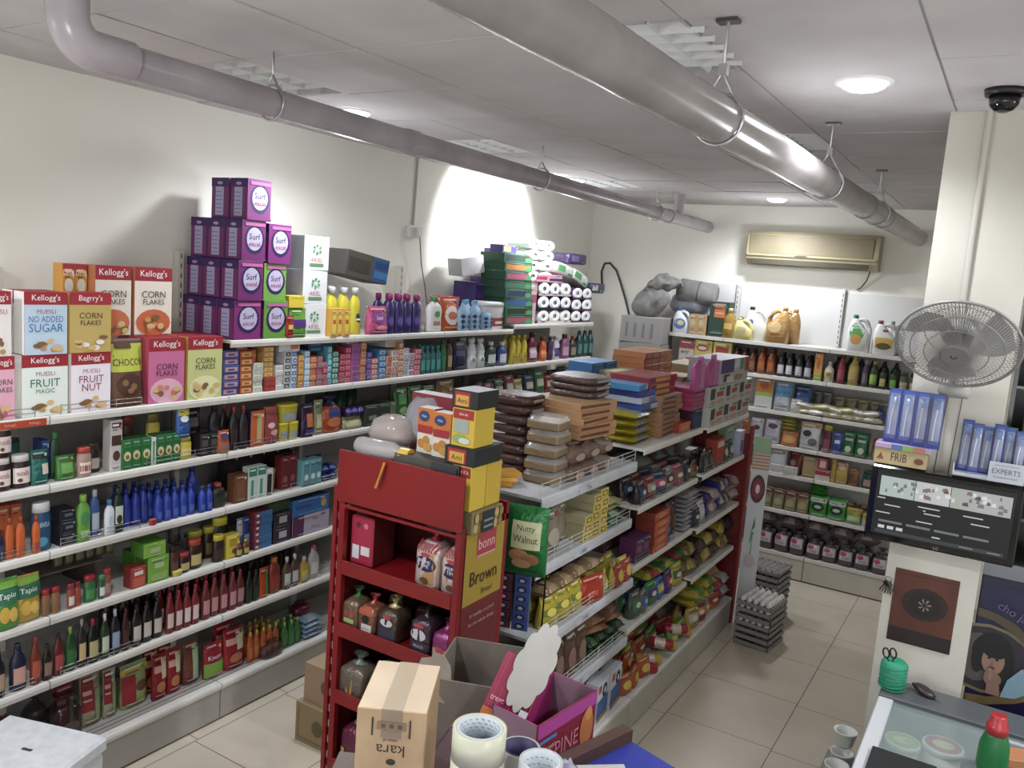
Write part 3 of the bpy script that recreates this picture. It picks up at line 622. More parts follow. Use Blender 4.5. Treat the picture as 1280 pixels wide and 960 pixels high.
R_(sC, 118, 165, 1, 1, .31, cereal('e4d8c8', [("CORN", .60, .10, '3a3a3a'), ("FLAKES", .49, .08, '3a3a3a')], 'd88a3a', foodbg='d8683a', side='d07840'), 'cereal_box', 'orange corn flakes box behind the golden box', d=.075, inn=0, cat='cereal box')
R_(sC, 167, 215, 1, 1, .31, cereal('e6dac8', [("CORN", .60, .10, '3a3a3a'), ("FLAKES", .49, .08, '3a3a3a')], 'd8923a', foodbg='d86030', side='d07840'), 'cereal_box', 'orange corn flakes box atop the bright pink box', d=.075, inn=0, cat='cereal box')
R_(sC, 86, 117, 2, 1, .31, C('e0952c', ('r', 0, .86, 1, 1, 'b8202c'), ('e', .5, .7, .35, .10, 'e8e0c8'), ('t', 'DHA', .5, .88, .07, 'f0e8e0'), side='e0952c'), 'cereal_box', 'slim yellow cereal box', d=.075, inn=.05, cat='cereal box')

b = MB(); u0, u1 = along('x', -14, LX, 1.70), along('x', 57, LX, 1.70); b.box(0, u1 - u0, -.003, 0, 0, .028, mat('b83a1c', 'p')); b.art([('t', "Kellogg's", .35, .5, .5, 'd8a090', .2), ('t', "Kellogg's", .78, .5, .5, 'd8a090', .2)], u1 - u0, .028, lambda x, z: -.0035, x0=0)
o = link('shelf_strip', b); o.location = (LX + .0045, u0, 1.690); o.rotation_euler = (0, 0, PI / 2); tag(o, 'orange-red advertising strip on the shelf lip under the muesli boxes', 'shelf strip')

# --- detergent stack on the top shelf
def surf(base, side_strip=True):
    a = [('e', .52, .52, .42, .36, '2c1a58'), ('e', .52, .54, .33, .29, 'b8aed0'), ('t', 'Surf', .52, .60, .15, '2c1a58', .5), ('t', 'excel', .52, .42, .12, 'b02a6a', .5), ('r', .12, .86, .95, .94, 'c45aa0'), ('r', 0, .0, 1, .06, base)]
    def mk(w, h, d):
        (n, b), = carton(w, h, d, base, a, '4a1a70', '5a1a72')
        s0 = len(b.v); b.art([('r', .05, .03, .95, .97, '7a2a68'), ('r', 0, .78, 1, 1, '3a1a68'), ('r', .25, .08, .72, .78, 'a8a4d0'), ('e', .5, .87, .16, .04, 'b090c0')] + [('r', .30, .14 + .1 * i, .66, .16 + .1 * i, '6a68a8') for i in range(6)], d, h)
        b.xf(Matrix.Translation((-w / 2, d / 2, 0)) @ Matrix.Rotation(-PI / 2, 4, 'Z'), s0); return [(n, b)]
    return mk
R_(sT, 295, 329, 1, 1, .197, surf('8a2278'), 'detergent_box', 'purple detergent box of the bottom tier', d=.126, back=2, cat='detergent box')
R_(sT, 331, 361, 1, 1, .197, surf('5a9a2c'), 'detergent_box', 'green detergent box of the bottom tier', d=.098, back=2, cat='detergent box')
R_(sT, 299, 331, 1, 1, .197, surf('7a2070'), 'detergent_box', 'purple detergent box of the second tier', d=.126, back=2, up=.1985, cat='detergent box')
R_(sT, 332, 361, 1, 1, .190, surf('6aaa34'), 'detergent_box', 'green detergent box of the second tier', d=.098, back=2, up=.1985, cat='detergent box')
R_(sT, 305, 335, 1, 1, .200, surf('7a2070'), 'detergent_box', 'purple detergent box of the third tier', d=.126, back=2, up=.397, cat='detergent box')
R_(sT, 337, 366, 1, 1, .200, surf('86247c'), 'detergent_box', 'brighter purple detergent box of the third tier', d=.126, back=1, up=.3905, cat='detergent box')
R_(sT, 311, 341, 1, 1, .200, surf('86247c'), 'detergent_box', 'purple detergent box of the topmost tier', d=.126, back=1, up=.598, cat='detergent box')
ar = [('t', 'ARIEL', .5, .30, .13, 'b82434', .7), ('r', .22, .10, .78, .20, '5a8a5a')] + [('p', [(.5 + .07 * math.cos(a), .62 + .05 * math.sin(a)), (.5 + .2 * math.cos(a + .3), .62 + .16 * math.sin(a + .3)), (.5 + .17 * math.cos(a + .9), .62 + .13 * math.sin(a + .9))], '3a9a4a') for a in [PI / 3 * i for i in range(6)]]
R_(sT, 381, 412, 1, 3, .183, C('d6d8da', *ar, side='a9abb0', top='d6d8da'), 'detergent_box', 'white detergent box with green swirl', d=.13, back=1, inn=.03, cat='detergent box')
R_(sT, 363, 385, 1, 1, .16, Pk('5aa22c', ('r', .05, .35, .95, .62, '4a2478')), 'detergent_packet', 'small green and purple detergent packet', d=.05, inn=.0)
R_(sT, 363, 383, 1, 1, .065, C('d8b818'), 'soap_box', 'small yellow box on the green packet', d=.06, up=.161, inn=.01)
R_(sT, 358, 368, 1, 1, .12, Pk('a8281e', ('r', .2, .4, .8, .6, 'd8a848')), 'sachet', 'small red sachet', d=.02, inn=-.002)
R_(sT, 412, 436, 3, 1, .16, C('d89a20', ('r', .2, .15, .8, .85, 'e8c040'), ('r', .3, .45, .7, .6, 'b84a1c')), 'cleaner_box', 'slim orange and yellow box', d=.05, inn=-.003)
R_(sT, 420, 463, 3, 1, .275, B('d4c41c', 'c8c8cc', None, 'clean', [('e', .6, .35, .22, .10, '28405a'), ('r', .4, .3, .8, .34, 'e8e0d0')]), 'cleaner_bottle', 'yellow cleaner bottle with silver cap', d=.10, inn=.06, back=1)
R_(sT, 413, 420, 1, 1, .26, B('2a7a30', '2a7a30', None, 'clean'), 'cleaner_bottle', 'narrow green bottle', d=.05, inn=.11)
R_(sT, 462, 488, 1, 1, .17, Pk('c84a78', ('e', .5, .6, .36, .2, '8a3a8a'), ('t', 'Lizol', .5, .6, .12, 'f0e0f0'), ('e', .6, .25, .3, .08, 'e080a0')), 'cleaner_pouch', 'pink floor cleaner pouch', d=.07, inn=.0)
b0, b1 = along('x', 421, -3.42, 2.3), along('x', 483, -3.42, 2.3)
r = empty('long_carton', (-3.44, (b0 + b1) / 2, 2.325), 0); r.rotation_euler = (0, math.radians(-9), PI / 2 - .12); b = MB(); b.box(-.17, .17, -.05, .17, 0, .15, mat('2a4a80', 'c'), mat('4b4540', 'c'), mat('4a443c', 'c'), c=.002)
b.art([('r', 0, 0, .62, 1, '4a4238'), ('r', .06, .2, .55, .75, '39332c'), ('r', .66, .55, .98, .85, '1a3a74'), ('r', .66, .15, .98, .45, '2a66a0')], .34, .15, lambda x, z: -.05); link('carton', b, r)
r.rotation_euler = (0, .16, PI / 2 - .12); tag(r, 'dark long carton with blue end lying tilted over the yellow bottles', 'carton')
R_(sT, 486, 530, 4, 1, .245, B('2e1e66', 'a01e68', None, 'flat', [('e', .5, .33, .36, .14, '4a3a98'), ('e', .5, .33, .26, .09, '6a4ab0')]), 'detergent_bottle', 'purple detergent bottle with magenta cap', d=.08, inn=.02, back=1)
R_(sT, 530, 541, 1, 1, .24, B('d8a8b8', 'd84a78', None, 'flat'), 'cleaner_bottle', 'narrow pink bottle with pink cap', d=.06, inn=.08)
R_(sT, 541, 559, 1, 1, .235, B('dcd8d8', '4a8a50', None, 'flat', [('r', .2, .12, .8, .72, 'd0d8d0'), ('e', .5, .5, .2, .09, '4aa04a'), ('r', .25, .18, .75, .3, 'c06a70')]), 'cleaner_bottle', 'white bottle with green flower label', d=.07, inn=.03)
R_(sT, 559, 584, 1, 1, .235, Pk('d85a20', ('e', .5, .45, .36, .28, 'd8d0c8'), ('r', 0, .88, 1, 1, 'c83828'), ('e', .5, .45, .22, .12, 'c0602c')), 'detergent_pouch', 'orange refill pouch with red top', d=.08, inn=.04, back=1)
dia = [('p', [(.5 + sx * .25, .3 + .17 * j - .08), (.5 + sx * .25 + .18, .3 + .17 * j), (.5 + sx * .25, .3 + .17 * j + .08), (.5 + sx * .25 - .18, .3 + .17 * j)], '26406a') for sx in (-1, 1) for j in (-1, 0, 1)]
R_(sT, 578, 606, 2, 1, .215, B('8ab4d8', '58b0dc', None, 'round', dia), 'bleach_bottle', 'blue diamond-patterned bottle', d=.07, inn=.02, back=1)
R_(sT, 607, 621, 1, 1, .175, B('8ab4d8', '58b0dc', None, 'round', dia), 'bleach_bottle', 'shorter blue diamond-patterned bottle', d=.07, inn=.02)
R_(sT, 606, 641, 1, 1, .205, B('d8d8da', 'dededf', None, 'tub', [('r', .35, .12, .9, .42, 'b03830'), ('r', .45, .2, .8, .3, 'e0d8d0')]), 'bucket', 'white lidded bucket with red label', d=.17, inn=.02, cat='bucket')
# last bay, raised
sU = S('x', LX, 2.037, T); sU2 = S('x', -3.50, 2.037, T)
R_(sU2, 592, 611, 1, 2, .15, C('4a3288', ('r', .15, .2, .85, .5, '5a48a0'), side='46307e'), 'tissue_box', 'tall violet tissue carton', d=.2, inn=0, cat='tissue box')
R_(sU2, 611, 632, 1, 3, .115, C('4a2e86', ('r', .35, .15, .9, .85, 'd89a38'), side='46307e'), 'tissue_box', 'violet tissue carton with orange panel', d=.2, inn=0, cat='tissue box')
b = MB(); b.box(-.11, .11, 0, .16, 0, .13, mat('d8d8da', 'c'), mat('a9a9a8', 'c'), c=.002); o = link('tissue_box', b); o.location = (-3.50, 5.17, 2.395); o.rotation_euler = (.0, -.2, PI / 2 - .25); tag(o, 'plain white box lying tilted on the violet tissue cartons', 'box')
colsT = ['b84a6a', '20302c', '2a62a8', '2c3a6a', '3f7a5a', 'c8507a', 'd87a34', '2a4a3a']
for i, c in enumerate(colsT):
    R_(sU, 633, 668, 1, 1, .066, C('2a6a44', ('r', .06, .18, .94, .78, c), ('e', .85, .35, .12, .3, '3fa05a'), side='1f5038', top='3a8a5a'), 'tissue_box', '%s tissue box of the tall green stack' % ['rose', 'black', 'blue', 'navy', 'sea-green', 'pink', 'orange', 'dark green'][i], d=.22, up=.067 * i, cat='tissue box')
R_(sU, 640, 656, 1, 1, .06, C('3a2a7a', ('r', .1, .2, .6, .8, 'c8c030')), 'tissue_box', 'violet and yellow box topping the green stack', d=.12, up=.537, inn=.08, cat='tissue box')
R_(sU2, 628, 650, 1, 1, .07, C('b8a828', ('r', .5, .2, .9, .8, 'd86a3a'), side='5a3a98'), 'tissue_box', 'yellow and violet box behind the green stack', d=.16, up=.50, cat='tissue box')
R_(sU, 660, 694, 2, 4, .082, Ro(nx=1, nz=1), 'toilet_roll', 'white roll of the tall roll tower', d=.20, up=.335, cat='toilet roll')
R_(sU, 663, 672, 1, 1, .33, C('caa8b4', ('r', 0, .5, 1, .7, 'c03a60')), 'roll_pack', 'narrow pink-banded pack under the roll tower', d=.2, inn=.03, cat='paper pack')
for up, l, wr, w_ in ((0.0, 674, 'dcd8d6', 'white'), (.112, 674, '26265c', 'navy'), (.224, 676, 'd8c0cc', 'pink')):
    R_(sU, l, 716, 3, 1, .108, Ro(nx=1, nz=1, wrap=wr), 'roll_pack', 'single-roll paper pack in %s wrap' % w_, d=.2, up=up, cat='paper pack')
R_(sU, 716, 740, 2, 3, .10, Ro(nx=1, nz=1, wrap='5a3060'), 'roll_pack', 'paper roll pack in plum wrap', d=.2, cat='paper pack')
R_(sU, 672, 706, 1, 1, .06, C('d890a8', ('r', .0, .3, .4, .7, 'b82a50'), ('r', .5, .2, 1, .5, '2a2a60'), side='d890a8', kind='p'), 'roll_pack', 'pink and navy pack lying on the roll packs', d=.2, up=.336, cat='paper pack')
for i, (l, r_, up, a_, c1, c2, lk) in enumerate(((696, 722, .40, .25, 'e0e6e0', '4aa05a', 'white tissue pack with green leaf mark'), (716, 742, .34, .5, 'dfe5df', '4aa05a', 'tilted white and green tissue pack'), (712, 738, .50, .0, '4a3a68', '6a5a90', 'dark violet wipes pack on top'), (738, 765, .26, .0, '42346a', 'a8c0a8', 'dark violet wipes pack overhanging the corner'))):
    u0, u1 = along('x', l, LX, 2.4), along('x', r_, LX, 2.4); b = MB(); w = min(u1 - u0, .34); R = [(0, w / 2 * .92, .09, 5), (.015, w / 2, .10, 5), (.075, w / 2, .10, 5), (.09, w / 2 * .92, .09, 5)]
    b.loft(R, mat(c1, 'f'), cy=.1, noise=.003, seed=i); b.art([('r', .1, .25, .45, .8, c2), ('r', .6, .1, .9, .3, c2)], w, .09, sup(R, .2))
    o = link('tissue_pack', b); o.location = (LX - .02, min((u0 + u1) / 2, 6.95), 2.037 + up); o.rotation_euler = (0, a_ * .6, PI / 2); tag(o, lk + ', among paper roll packs near the far corner', 'tissue pack')

# --- second shelf: soap, toothpaste, bottles
def soap(c, c2='e8e0d8', k='c', side=None): return C(c, ('r', .12, .2, .88, .8, c2), ('r', .3, .35, .7, .6, c), side=side or c)
for l, r_, n, lev, h, c, c2, sd, lk in (
    (281, 302, 1, 6, .037, '3a4a9a', 'c88a8a', '203a90', 'blue soap carton'), (303, 319, 1, 6, .036, 'a8482c', 'd8a048', '8a3020', 'red and yellow soap carton'), (320, 332, 1, 5, .030, 'c8ccc4', 'a8b088', None, 'white and olive soap carton'),
    (334, 348, 1, 3, .024, '9a2c24', 'b84030', None, 'dark red soap carton'), (348, 357, 1, 5, .026, 'd4d0c8', 'b0b4b8', None, 'white cream carton'),
    (358, 366, 1, 6, .034, 'b8b8ba', '26262c', None, 'black and white soap carton'), (367, 374, 1, 6, .034, 'b8c4d4', '3a5aa0', None, 'white and blue soap carton'), (375, 382, 1, 5, .036, 'c87a30', 'd8b050', None, 'amber soap carton'),
    (383, 390, 1, 6, .033, '8ab4d0', 'd8e0e4', None, 'pale blue soap carton'), (390, 398, 1, 5, .033, 'c8683a', 'd8a070', None, 'orange soap carton'), (399, 406, 1, 5, .033, 'c04a78', '7aa060', None, 'pink soap carton'), (406, 412, 1, 4, .033, 'a8345a', 'd88a98', None, 'crimson soap carton'),
    (412, 417, 1, 6, .036, '4aa0b8', 'a8d8e0', None, 'turquoise soap carton'), (418, 426, 1, 6, .031, '2a7a68', 'b0d0c0', None, 'green soap carton'), (427, 434, 1, 5, .034, '9a3040', 'c87078', None, 'maroon soap carton'), (434, 441, 1, 6, .034, 'b83050', 'd88090', None, 'ruby soap carton'),
    (442, 452, 1, 7, .032, 'b05088', '6a4aa8', None, 'mauve soap carton'), (453, 460, 1, 5, .046, 'b8683c', 'd09878', None, 'copper soap carton'), (461, 467, 1, 5, .034, '5a3a98', '9a78c0', None, 'violet soap carton'), (467, 475, 1, 4, .032, 'c8583c', 'd8d0c8', None, 'coral soap carton'), (476, 485, 1, 5, .036, '3a7ab8', 'b0c8e0', None, 'blue toothpaste carton')):
    R_(s2, l, r_, n, lev, h, soap(c, c2, side=sd), 'soap_carton', lk, d=.09, back=0, inn=.02, cat='soap carton')
R_(s2, 334, 347, 1, 6, .026, soap('c0843a', 'd8b060'), 'soap_carton', 'gold soap carton on the dark red ones', d=.09, up=.074, inn=.03, cat='soap carton')
R_(s2, 303, 318, 1, 1, .05, C('a04828', ('r', .1, .2, .6, .8, 'c88030')), 'cream_carton', 'orange and brown carton over soap stack', d=.12, up=.218, inn=.05, cat='carton')
R_(s2, 319, 327, 1, 1, .22, C('c84a24', ('r', .3, .1, .7, .9, 'd87a4a')), 'cream_carton', 'upright orange-red carton', d=.09, inn=.05, cat='carton')
R_(s2, 352, 378, 1, 1, .055, C('c8c8c8', ('r', .55, .2, .95, .8, 'c8683a'), side='8a8a8c', top='9a9a9c'), 'toothpaste_carton', 'grey and orange carton over soap stacks', d=.16, up=.205, inn=.02, cat='carton')
R_(s2, 395, 425, 1, 2, .025, C('2a4a6a', ('r', .1, .2, .5, .8, '3a7a9a'), side='1e3a54'), 'toothpaste_carton', 'dark teal carton lying over soap stacks', d=.15, up=.19, inn=.06, cat='carton')
R_(s2, 440, 480, 1, 1, .04, C('b8b4b0', ('r', .6, .1, .95, .9, 'b87a50'), side='8a8888'), 'toothpaste_carton', 'pale carton lying over soap stacks', d=.16, up=.225, inn=.05, cat='carton')
for l, r_, n, lev, h, c, c2, lk in ((486, 492, 1, 4, .034, 'c89070', 'c84a30', 'peach toothpaste carton'), (492, 500, 1, 5, .034, 'd0ccc8', 'c86a48', 'white and orange toothpaste carton'), (500, 506, 1, 6, .036, 'c87848', 'e0c8b0', 'tan toothpaste carton'), (506, 513, 1, 5, .036, 'c8ccd0', '8a9ab0', 'white and grey toothpaste carton'), (513, 520, 1, 4, .036, 'b8c0c8', 'c04860', 'white and pink toothpaste carton'), (520, 528, 1, 5, .034, 'c85068', 'e0a0a8', 'rose toothpaste carton')):
    R_(s2, l, r_, n, lev, h, soap(c, c2), 'toothpaste_carton', lk, d=.09, cat='carton')
R_(s2, 490, 512, 1, 1, .05, C('c4c0bc', ('r', .1, .2, .9, .6, 'c8a888')), 'toothpaste_carton', 'white carton lying on toothpaste stack', d=.14, up=.19, inn=.05, cat='carton')
R_(s2, 529, 555, 4, 1, .185, B('1f6a68', '2a9080', '3a9a90', 'round'), 'mouthwash_bottle', 'teal mouthwash bottle', d=.06, back=1)
R_(s2, 555, 562, 1, 1, .22, B('1f6a3a', '1c5030', '2c8048'), 'lotion_bottle', 'tall green bottle', d=.06)
R_(s2, 563, 570, 1, 1, .22, B('5a4030', '2a2018', 'a89068'), 'lotion_bottle', 'brown bottle with tan label', d=.06)
R_(s2, 572, 588, 1, 1, .20, Pk('2a2450', ('r', .1, .5, .9, .7, '4a4a80')), 'refill_pouch', 'dark violet pouch', d=.06)
R_(s2, 589, 611, 2, 1, .215, B('c4c8cc', 'd4d8dc', None, 'clean', [('r', .2, .3, .8, .6, 'e0e0e0'), ('e', .5, .3, .2, .08, '6a8a78')]), 'talc_bottle', 'silver white bottle', d=.07, back=1)
R_(s2, 612, 625, 1, 1, .185, B('1f4a34', 'd8dcd8', 'c8d4cc', 'flat'), 'hand_wash_bottle', 'dark green bottle with white cap', d=.06)
R_(s2, 626, 637, 1, 1, .18, B('2a4a98', 'e0e0e4', 'd0d8e8', 'flat'), 'hand_wash_bottle', 'blue bottle with white cap', d=.06)
R_(s2, 641, 662, 3, 1, .225, B('c8b020', 'b8a018', None, 'clean', [('e', .5, .3, .25, .1, '8a7a18')]), 'dish_wash_bottle', 'yellow dish wash bottle', d=.07, back=1)
R_(s2, 664, 676, 1, 1, .24, B('7a1c30', '5a1428', 'c0a8b8', 'clean'), 'cleaner_bottle', 'maroon toilet cleaner bottle', d=.07)
R_(s2, 678, 687, 1, 1, .20, B('c8481c', 'a83414', 'd87838', 'clean'), 'cleaner_bottle', 'orange toilet cleaner bottle', d=.07)
R_(s2, 688, 694, 1, 1, .20, B('4a2450', '6a3468', None, 'clean'), 'cleaner_bottle', 'plum toilet cleaner bottle', d=.07)
R_(s2, 695, 704, 1, 1, .20, B('c8c0cc', 'd8d8dc', '4a3a7a', 'clean'), 'cleaner_bottle', 'white bottle with violet label', d=.07)
R_(s2, 705, 715, 1, 1, .21, B('8a4a70', '6a3050', 'b890a8', 'flat'), 'cleaner_bottle', 'mauve cleaner bottle', d=.07)
R_(s2, 716, 724, 1, 1, .19, B('3a3430', 'c83828', '8a8060'), 'cleaner_bottle', 'brown bottle with red cap', d=.07)
R_(s2, 725, 745, 3, 1, .235, B('1c4a50', '2a3a40', '4a7a70'), 'cleaner_bottle', 'dark teal cleaner bottle', d=.07)

# --- third shelf
nut = [('r', .08, .15, .92, .62, 'd4c8c0'), ('t', 'nutella', .5, .46, .16, 'a82028', .6), ('e', .35, .25, .12, .06, '6a3a20')]
R_(s3, -2, 21, 1, 1, .135, B('2c1612', 'cfcbc8', None, 'jar', nut), 'spread_jar', 'chocolate spread jar at photo edge', d=.09, cat='jar')
R_(s3, -2, 21, 1, 1, .135, B('2c1612', 'cfcbc8', None, 'jar', nut), 'spread_jar', 'chocolate spread jar stacked on another', d=.09, up=.1365, cat='jar')
R_(s3, 20, 46, 1, 1, .135, B('2c1612', 'cfcbc8', None, 'jar', nut), 'spread_jar', 'chocolate spread jar with white lid', d=.09, cat='jar')
R_(s3, 28, 50, 1, 1, .18, B('1f5a50', '3a2a28', '2a8070', 'can'), 'drink_mix_jar', 'teal tin with dark lid', d=.08, inn=.13, cat='tin')
R_(s3, 44, 67, 1, 1, .145, Pk('1e6a60', ('r', .1, .75, .9, .92, '2a1c18'), ('r', .55, .3, .95, .6, 'c8b8a0')), 'drink_mix_pouch', 'teal drink mix pouch', d=.07)
R_(s3, 66, 75, 1, 1, .17, C('1f3a80'), 'tea_carton', 'narrow blue carton', d=.07, inn=.08, cat='carton')
R_(s3, 75, 90, 1, 1, .20, B('1c3a28', '3a8a3a', '2a5a38', 'flat'), 'syrup_bottle', 'dark green bottle with green label', d=.07, inn=.07)
R_(s3, 76, 101, 1, 1, .105, Pk('3a7a28', ('r', .2, .3, .8, .7, '5a9a40')), 'tea_pouch', 'olive green tea pouch', d=.07)
R_(s3, 101, 120, 1, 1, .13, B('a08070', 'c03a30', 'd0c8c0', 'jar', [('r', .15, .2, .85, .4, 'a04840')]), 'spread_jar', 'jar with red lid and pale label', d=.08, cat='jar')
R_(s3, 121, 138, 1, 1, .13, B('241410', '382420', 'a89888', 'jar'), 'coffee_jar', 'dark coffee jar', d=.08, inn=.06, cat='jar')
R_(s3, 122, 136, 1, 1, .10, B('38201a', '4a2a20', '8a6858', 'jar'), 'coffee_jar', 'small brown coffee jar', d=.07, inn=.14, cat='jar')
R_(s3, 143, 158, 1, 1, .23, C('c0b8b4', ('r', .1, .5, .9, .7, '4a2a20'), ('e', .5, .3, .3, .1, '5a3020'), ('r', .1, .85, .9, .95, '3a2018')), 'coffee_pouch', 'white and brown coffee pack', d=.06, inn=.03, cat='pack')
R_(s3, 160, 172, 1, 1, .22, B('2a1814', '6a5048', '4a3028', 'jar'), 'coffee_jar', 'tall brown coffee jar behind green cartons', d=.07, inn=.12, cat='jar')
R_(s3, 173, 190, 1, 1, .22, B('341a16', '8a3020', 'a86858', 'jar'), 'coffee_jar', 'coffee jar with red label behind green cartons', d=.08, inn=.12, cat='jar')
R_(s3, 156, 192, 3, 1, .135, C('1c6a2c', ('e', .5, .45, .38, .16, 'c8c088'), ('e', .5, .42, .2, .08, '8a5a28'), ('r', .1, .75, .9, .85, '2a8a3a')), 'biscuit_carton', 'green carton with gold oval', d=.07, cat='carton')
R_(s3, 199, 229, 3, 1, .135, C('1c6a2c', ('e', .5, .45, .38, .16, 'c8c088'), ('e', .5, .42, .2, .08, '8a5a28'), ('r', .1, .75, .9, .85, '2a8a3a')), 'biscuit_carton', 'green carton with gold oval, right set', d=.07, cat='carton')
R_(s3, 192, 198, 1, 1, .13, C('b8c8b8', ('r', .3, .1, .6, .9, '3a8a4a')), 'biscuit_carton', 'white carton end between green cartons', d=.07, cat='carton')
R_(s3, 203, 221, 1, 1, .22, B('b8a828', '7a6a28', 'c8bc50', 'jar', [('e', .5, .4, .2, .1, '6a7a30')]), 'drink_mix_jar', 'yellow jar behind the green cartons', d=.08, inn=.11, cat='jar')
R_(s3, 228, 246, 1, 1, .105, B('c0a828', 'a89030', 'd0c060', 'jar'), 'drink_mix_jar', 'squat yellow jar', d=.08, cat='jar')
R_(s3, 224, 242, 1, 1, .155, Pk('2a5aa8', ('r', .1, .7, .9, .95, 'c0b030'), ('e', .5, .6, .3, .1, 'e0e0e0')), 'drink_mix_pouch', 'blue and yellow pouch on squat jar', d=.06, up=.106, inn=.01)
R_(s3, 246, 271, 1, 1, .22, Pk('1c181a', ('r', .2, .6, .8, .8, '5a5458'), ('r', .2, .4, .6, .5, '48444a')), 'coffee_pouch', 'large black coffee pack', d=.08, inn=.10)
R_(s3, 253, 276, 2, 1, .105, C('1e1a1a', ('r', .15, .45, .85, .75, '4a4644'), ('r', .2, .2, .7, .3, '3a3634')), 'coffee_carton', 'black coffee carton', d=.07, cat='carton')
R_(s3, 274, 288, 1, 1, .115, Pk('b84018', ('e', .5, .75, .3, .15, '2a3a7a'), ('r', .1, .1, .9, .5, '8a5a48')), 'drink_mix_pouch', 'orange pouch with blue emblem', d=.06, inn=.0)
R_(s3, 276, 290, 1, 1, .24, B('1e1e24', '2a2a38', '3a3a44', 'flat'), 'syrup_bottle', 'black squeeze bottle', d=.07, inn=.08)
R_(s3, 291, 314, 2, 1, .225, B('1c1014', 'a8202c', '2a1a1e', 'sauce'), 'syrup_bottle', 'black bottle with round red cap', d=.07, back=1)
R_(s3, 316, 333, 1, 1, .19, C('c8541c', ('r', .45, .1, .8, .9, 'a8a468'), side='2a1a48'), 'drink_mix_carton', 'orange carton with olive stripe', d=.06, cat='carton')
R_(s3, 334, 354, 1, 1, .20, B('8a3a34', 'a8483c', None, 'jar', [('r', .1, .1, .9, .7, '9a3038'), ('e', .4, .5, .2, .08, 'd0b0a8'), ('e', .6, .3, .25, .08, 'c89890')], 'p'), 'sweets_jar', 'jar of red and white sweets', d=.08, cat='jar')
R_(s3, 354, 377, 2, 1, .10, B('b8a818', 'c8b81c', '8a90a8', 'tub'), 'custard_tub', 'small yellow tub', d=.08, cat='tub')
R_(s3, 355, 379, 1, 1, .10, B('b8a818', 'c8b81c', '8a90a8', 'tub'), 'custard_tub', 'larger yellow tub on the two small ones', d=.10, up=.101, cat='tub')
R_(s3, 381, 397, 1, 1, .19, Pk('3a1a40', ('r', .3, .3, .8, .7, 'b8602c'), ('r', .2, .1, .8, .25, '2a3a80')), 'chocolate_pouch', 'purple and orange upright pouch', d=.05)
R_(s3, 398, 409, 1, 1, .20, Pk('8a9068', ('r', .2, .2, .8, .6, 'b0a878')), 'snack_pouch', 'olive grey pouch', d=.05, inn=.03)
R_(s3, 408, 433, 1, 1, .21, Sk('b8461a', ('e', .5, .55, .3, .16, '2a3a80'), ('e', .5, .3, .35, .14, 'c8642c'), tie='2a2a58', seed=5), 'snack_bag', 'shiny orange bag with blue top', d=.09)
R_(s3, 434, 459, 1, 1, .075, Pk('8a8860', ('r', .1, .2, .9, .7, 'a8a078')), 'candy_pouch', 'low olive pack', d=.08)
R_(s3, 436, 459, 3, 1, .05, Pw('3a2478', '5a48a8', seed=4), 'candy_packet', 'purple-blue candy packet on the olive pack', d=.07, up=.077)
R_(s3, 433, 447, 1, 1, .04, Pw('a8241c'), 'candy_packet', 'red candy packet beside purple ones', d=.08, up=.08, inn=.06)
R_(s3, 458, 490, 2, 1, .13, C('2a3a2c', ('r', .3, .3, .9, .5, '7a8070'), kind='p'), 'glass_box', 'dark green gift box', d=.12, cat='box')
R_(s3, 490, 497, 1, 1, .13, C('6a6a48'), 'glass_box', 'narrow olive box', d=.10, cat='box')
R_(s3, 498, 532, 2, 1, .21, Pk('2f6a30', ('r', .2, .5, .8, .8, '4a9040'), ('e', .5, .3, .3, .12, '7aa058')), 'spice_pouch', 'green upright pouch', d=.08)
R_(s3, 440, 478, 3, 1, .21, B('1f3a24', '2a4a2a', '3a5a38', 'can'), 'tin', 'dark green tin at the back', d=.08, inn=.2, cat='tin')
R_(s3, 533, 549, 1, 1, .20, Pk('2a5a34', ('r', .1, .4, .9, .6, '8a9a78')), 'spice_pouch', 'grey-green pouch', d=.07)
R_(s3, 550, 572, 1, 1, .23, Pk('8a6838', ('e', .3, .6, .15, .07, 'b08a50'), ('e', .6, .45, .15, .07, '5a4020'), ('e', .4, .3, .15, .07, 'a88048'), ('e', .7, .7, .12, .06, 'c09a60')), 'nut_pouch', 'brown patterned pouch', d=.07)
R_(s3, 573, 609, 2, 1, .14, C('a89024', ('r', .5, .3, .9, .7, '2a3a80')), 'detergent_carton', 'mustard carton', d=.10, cat='carton')
for i, (l, c, lk) in enumerate(((610, '6a2a48', 'plum'), (622, '1f4a34', 'deep green'), (634, '7a2430', 'wine red'), (646, 'a88c24', 'gold'), (659, '2a3a60', 'navy'), (672, '2f6a3a', 'leaf green'), (685, '8a2c2c', 'brick red'), (697, '3a2a50', 'dusky violet'), (709, '2a5a40', 'bottle green'))):
    R_(s3, l, l + 12, 1, 1, .16 + .02 * (i % 3), Pk(c, ('r', .15, .4, .85, .7, 'a8a090')), 'detergent_pouch', lk + ' pouch', d=.07, back=1)

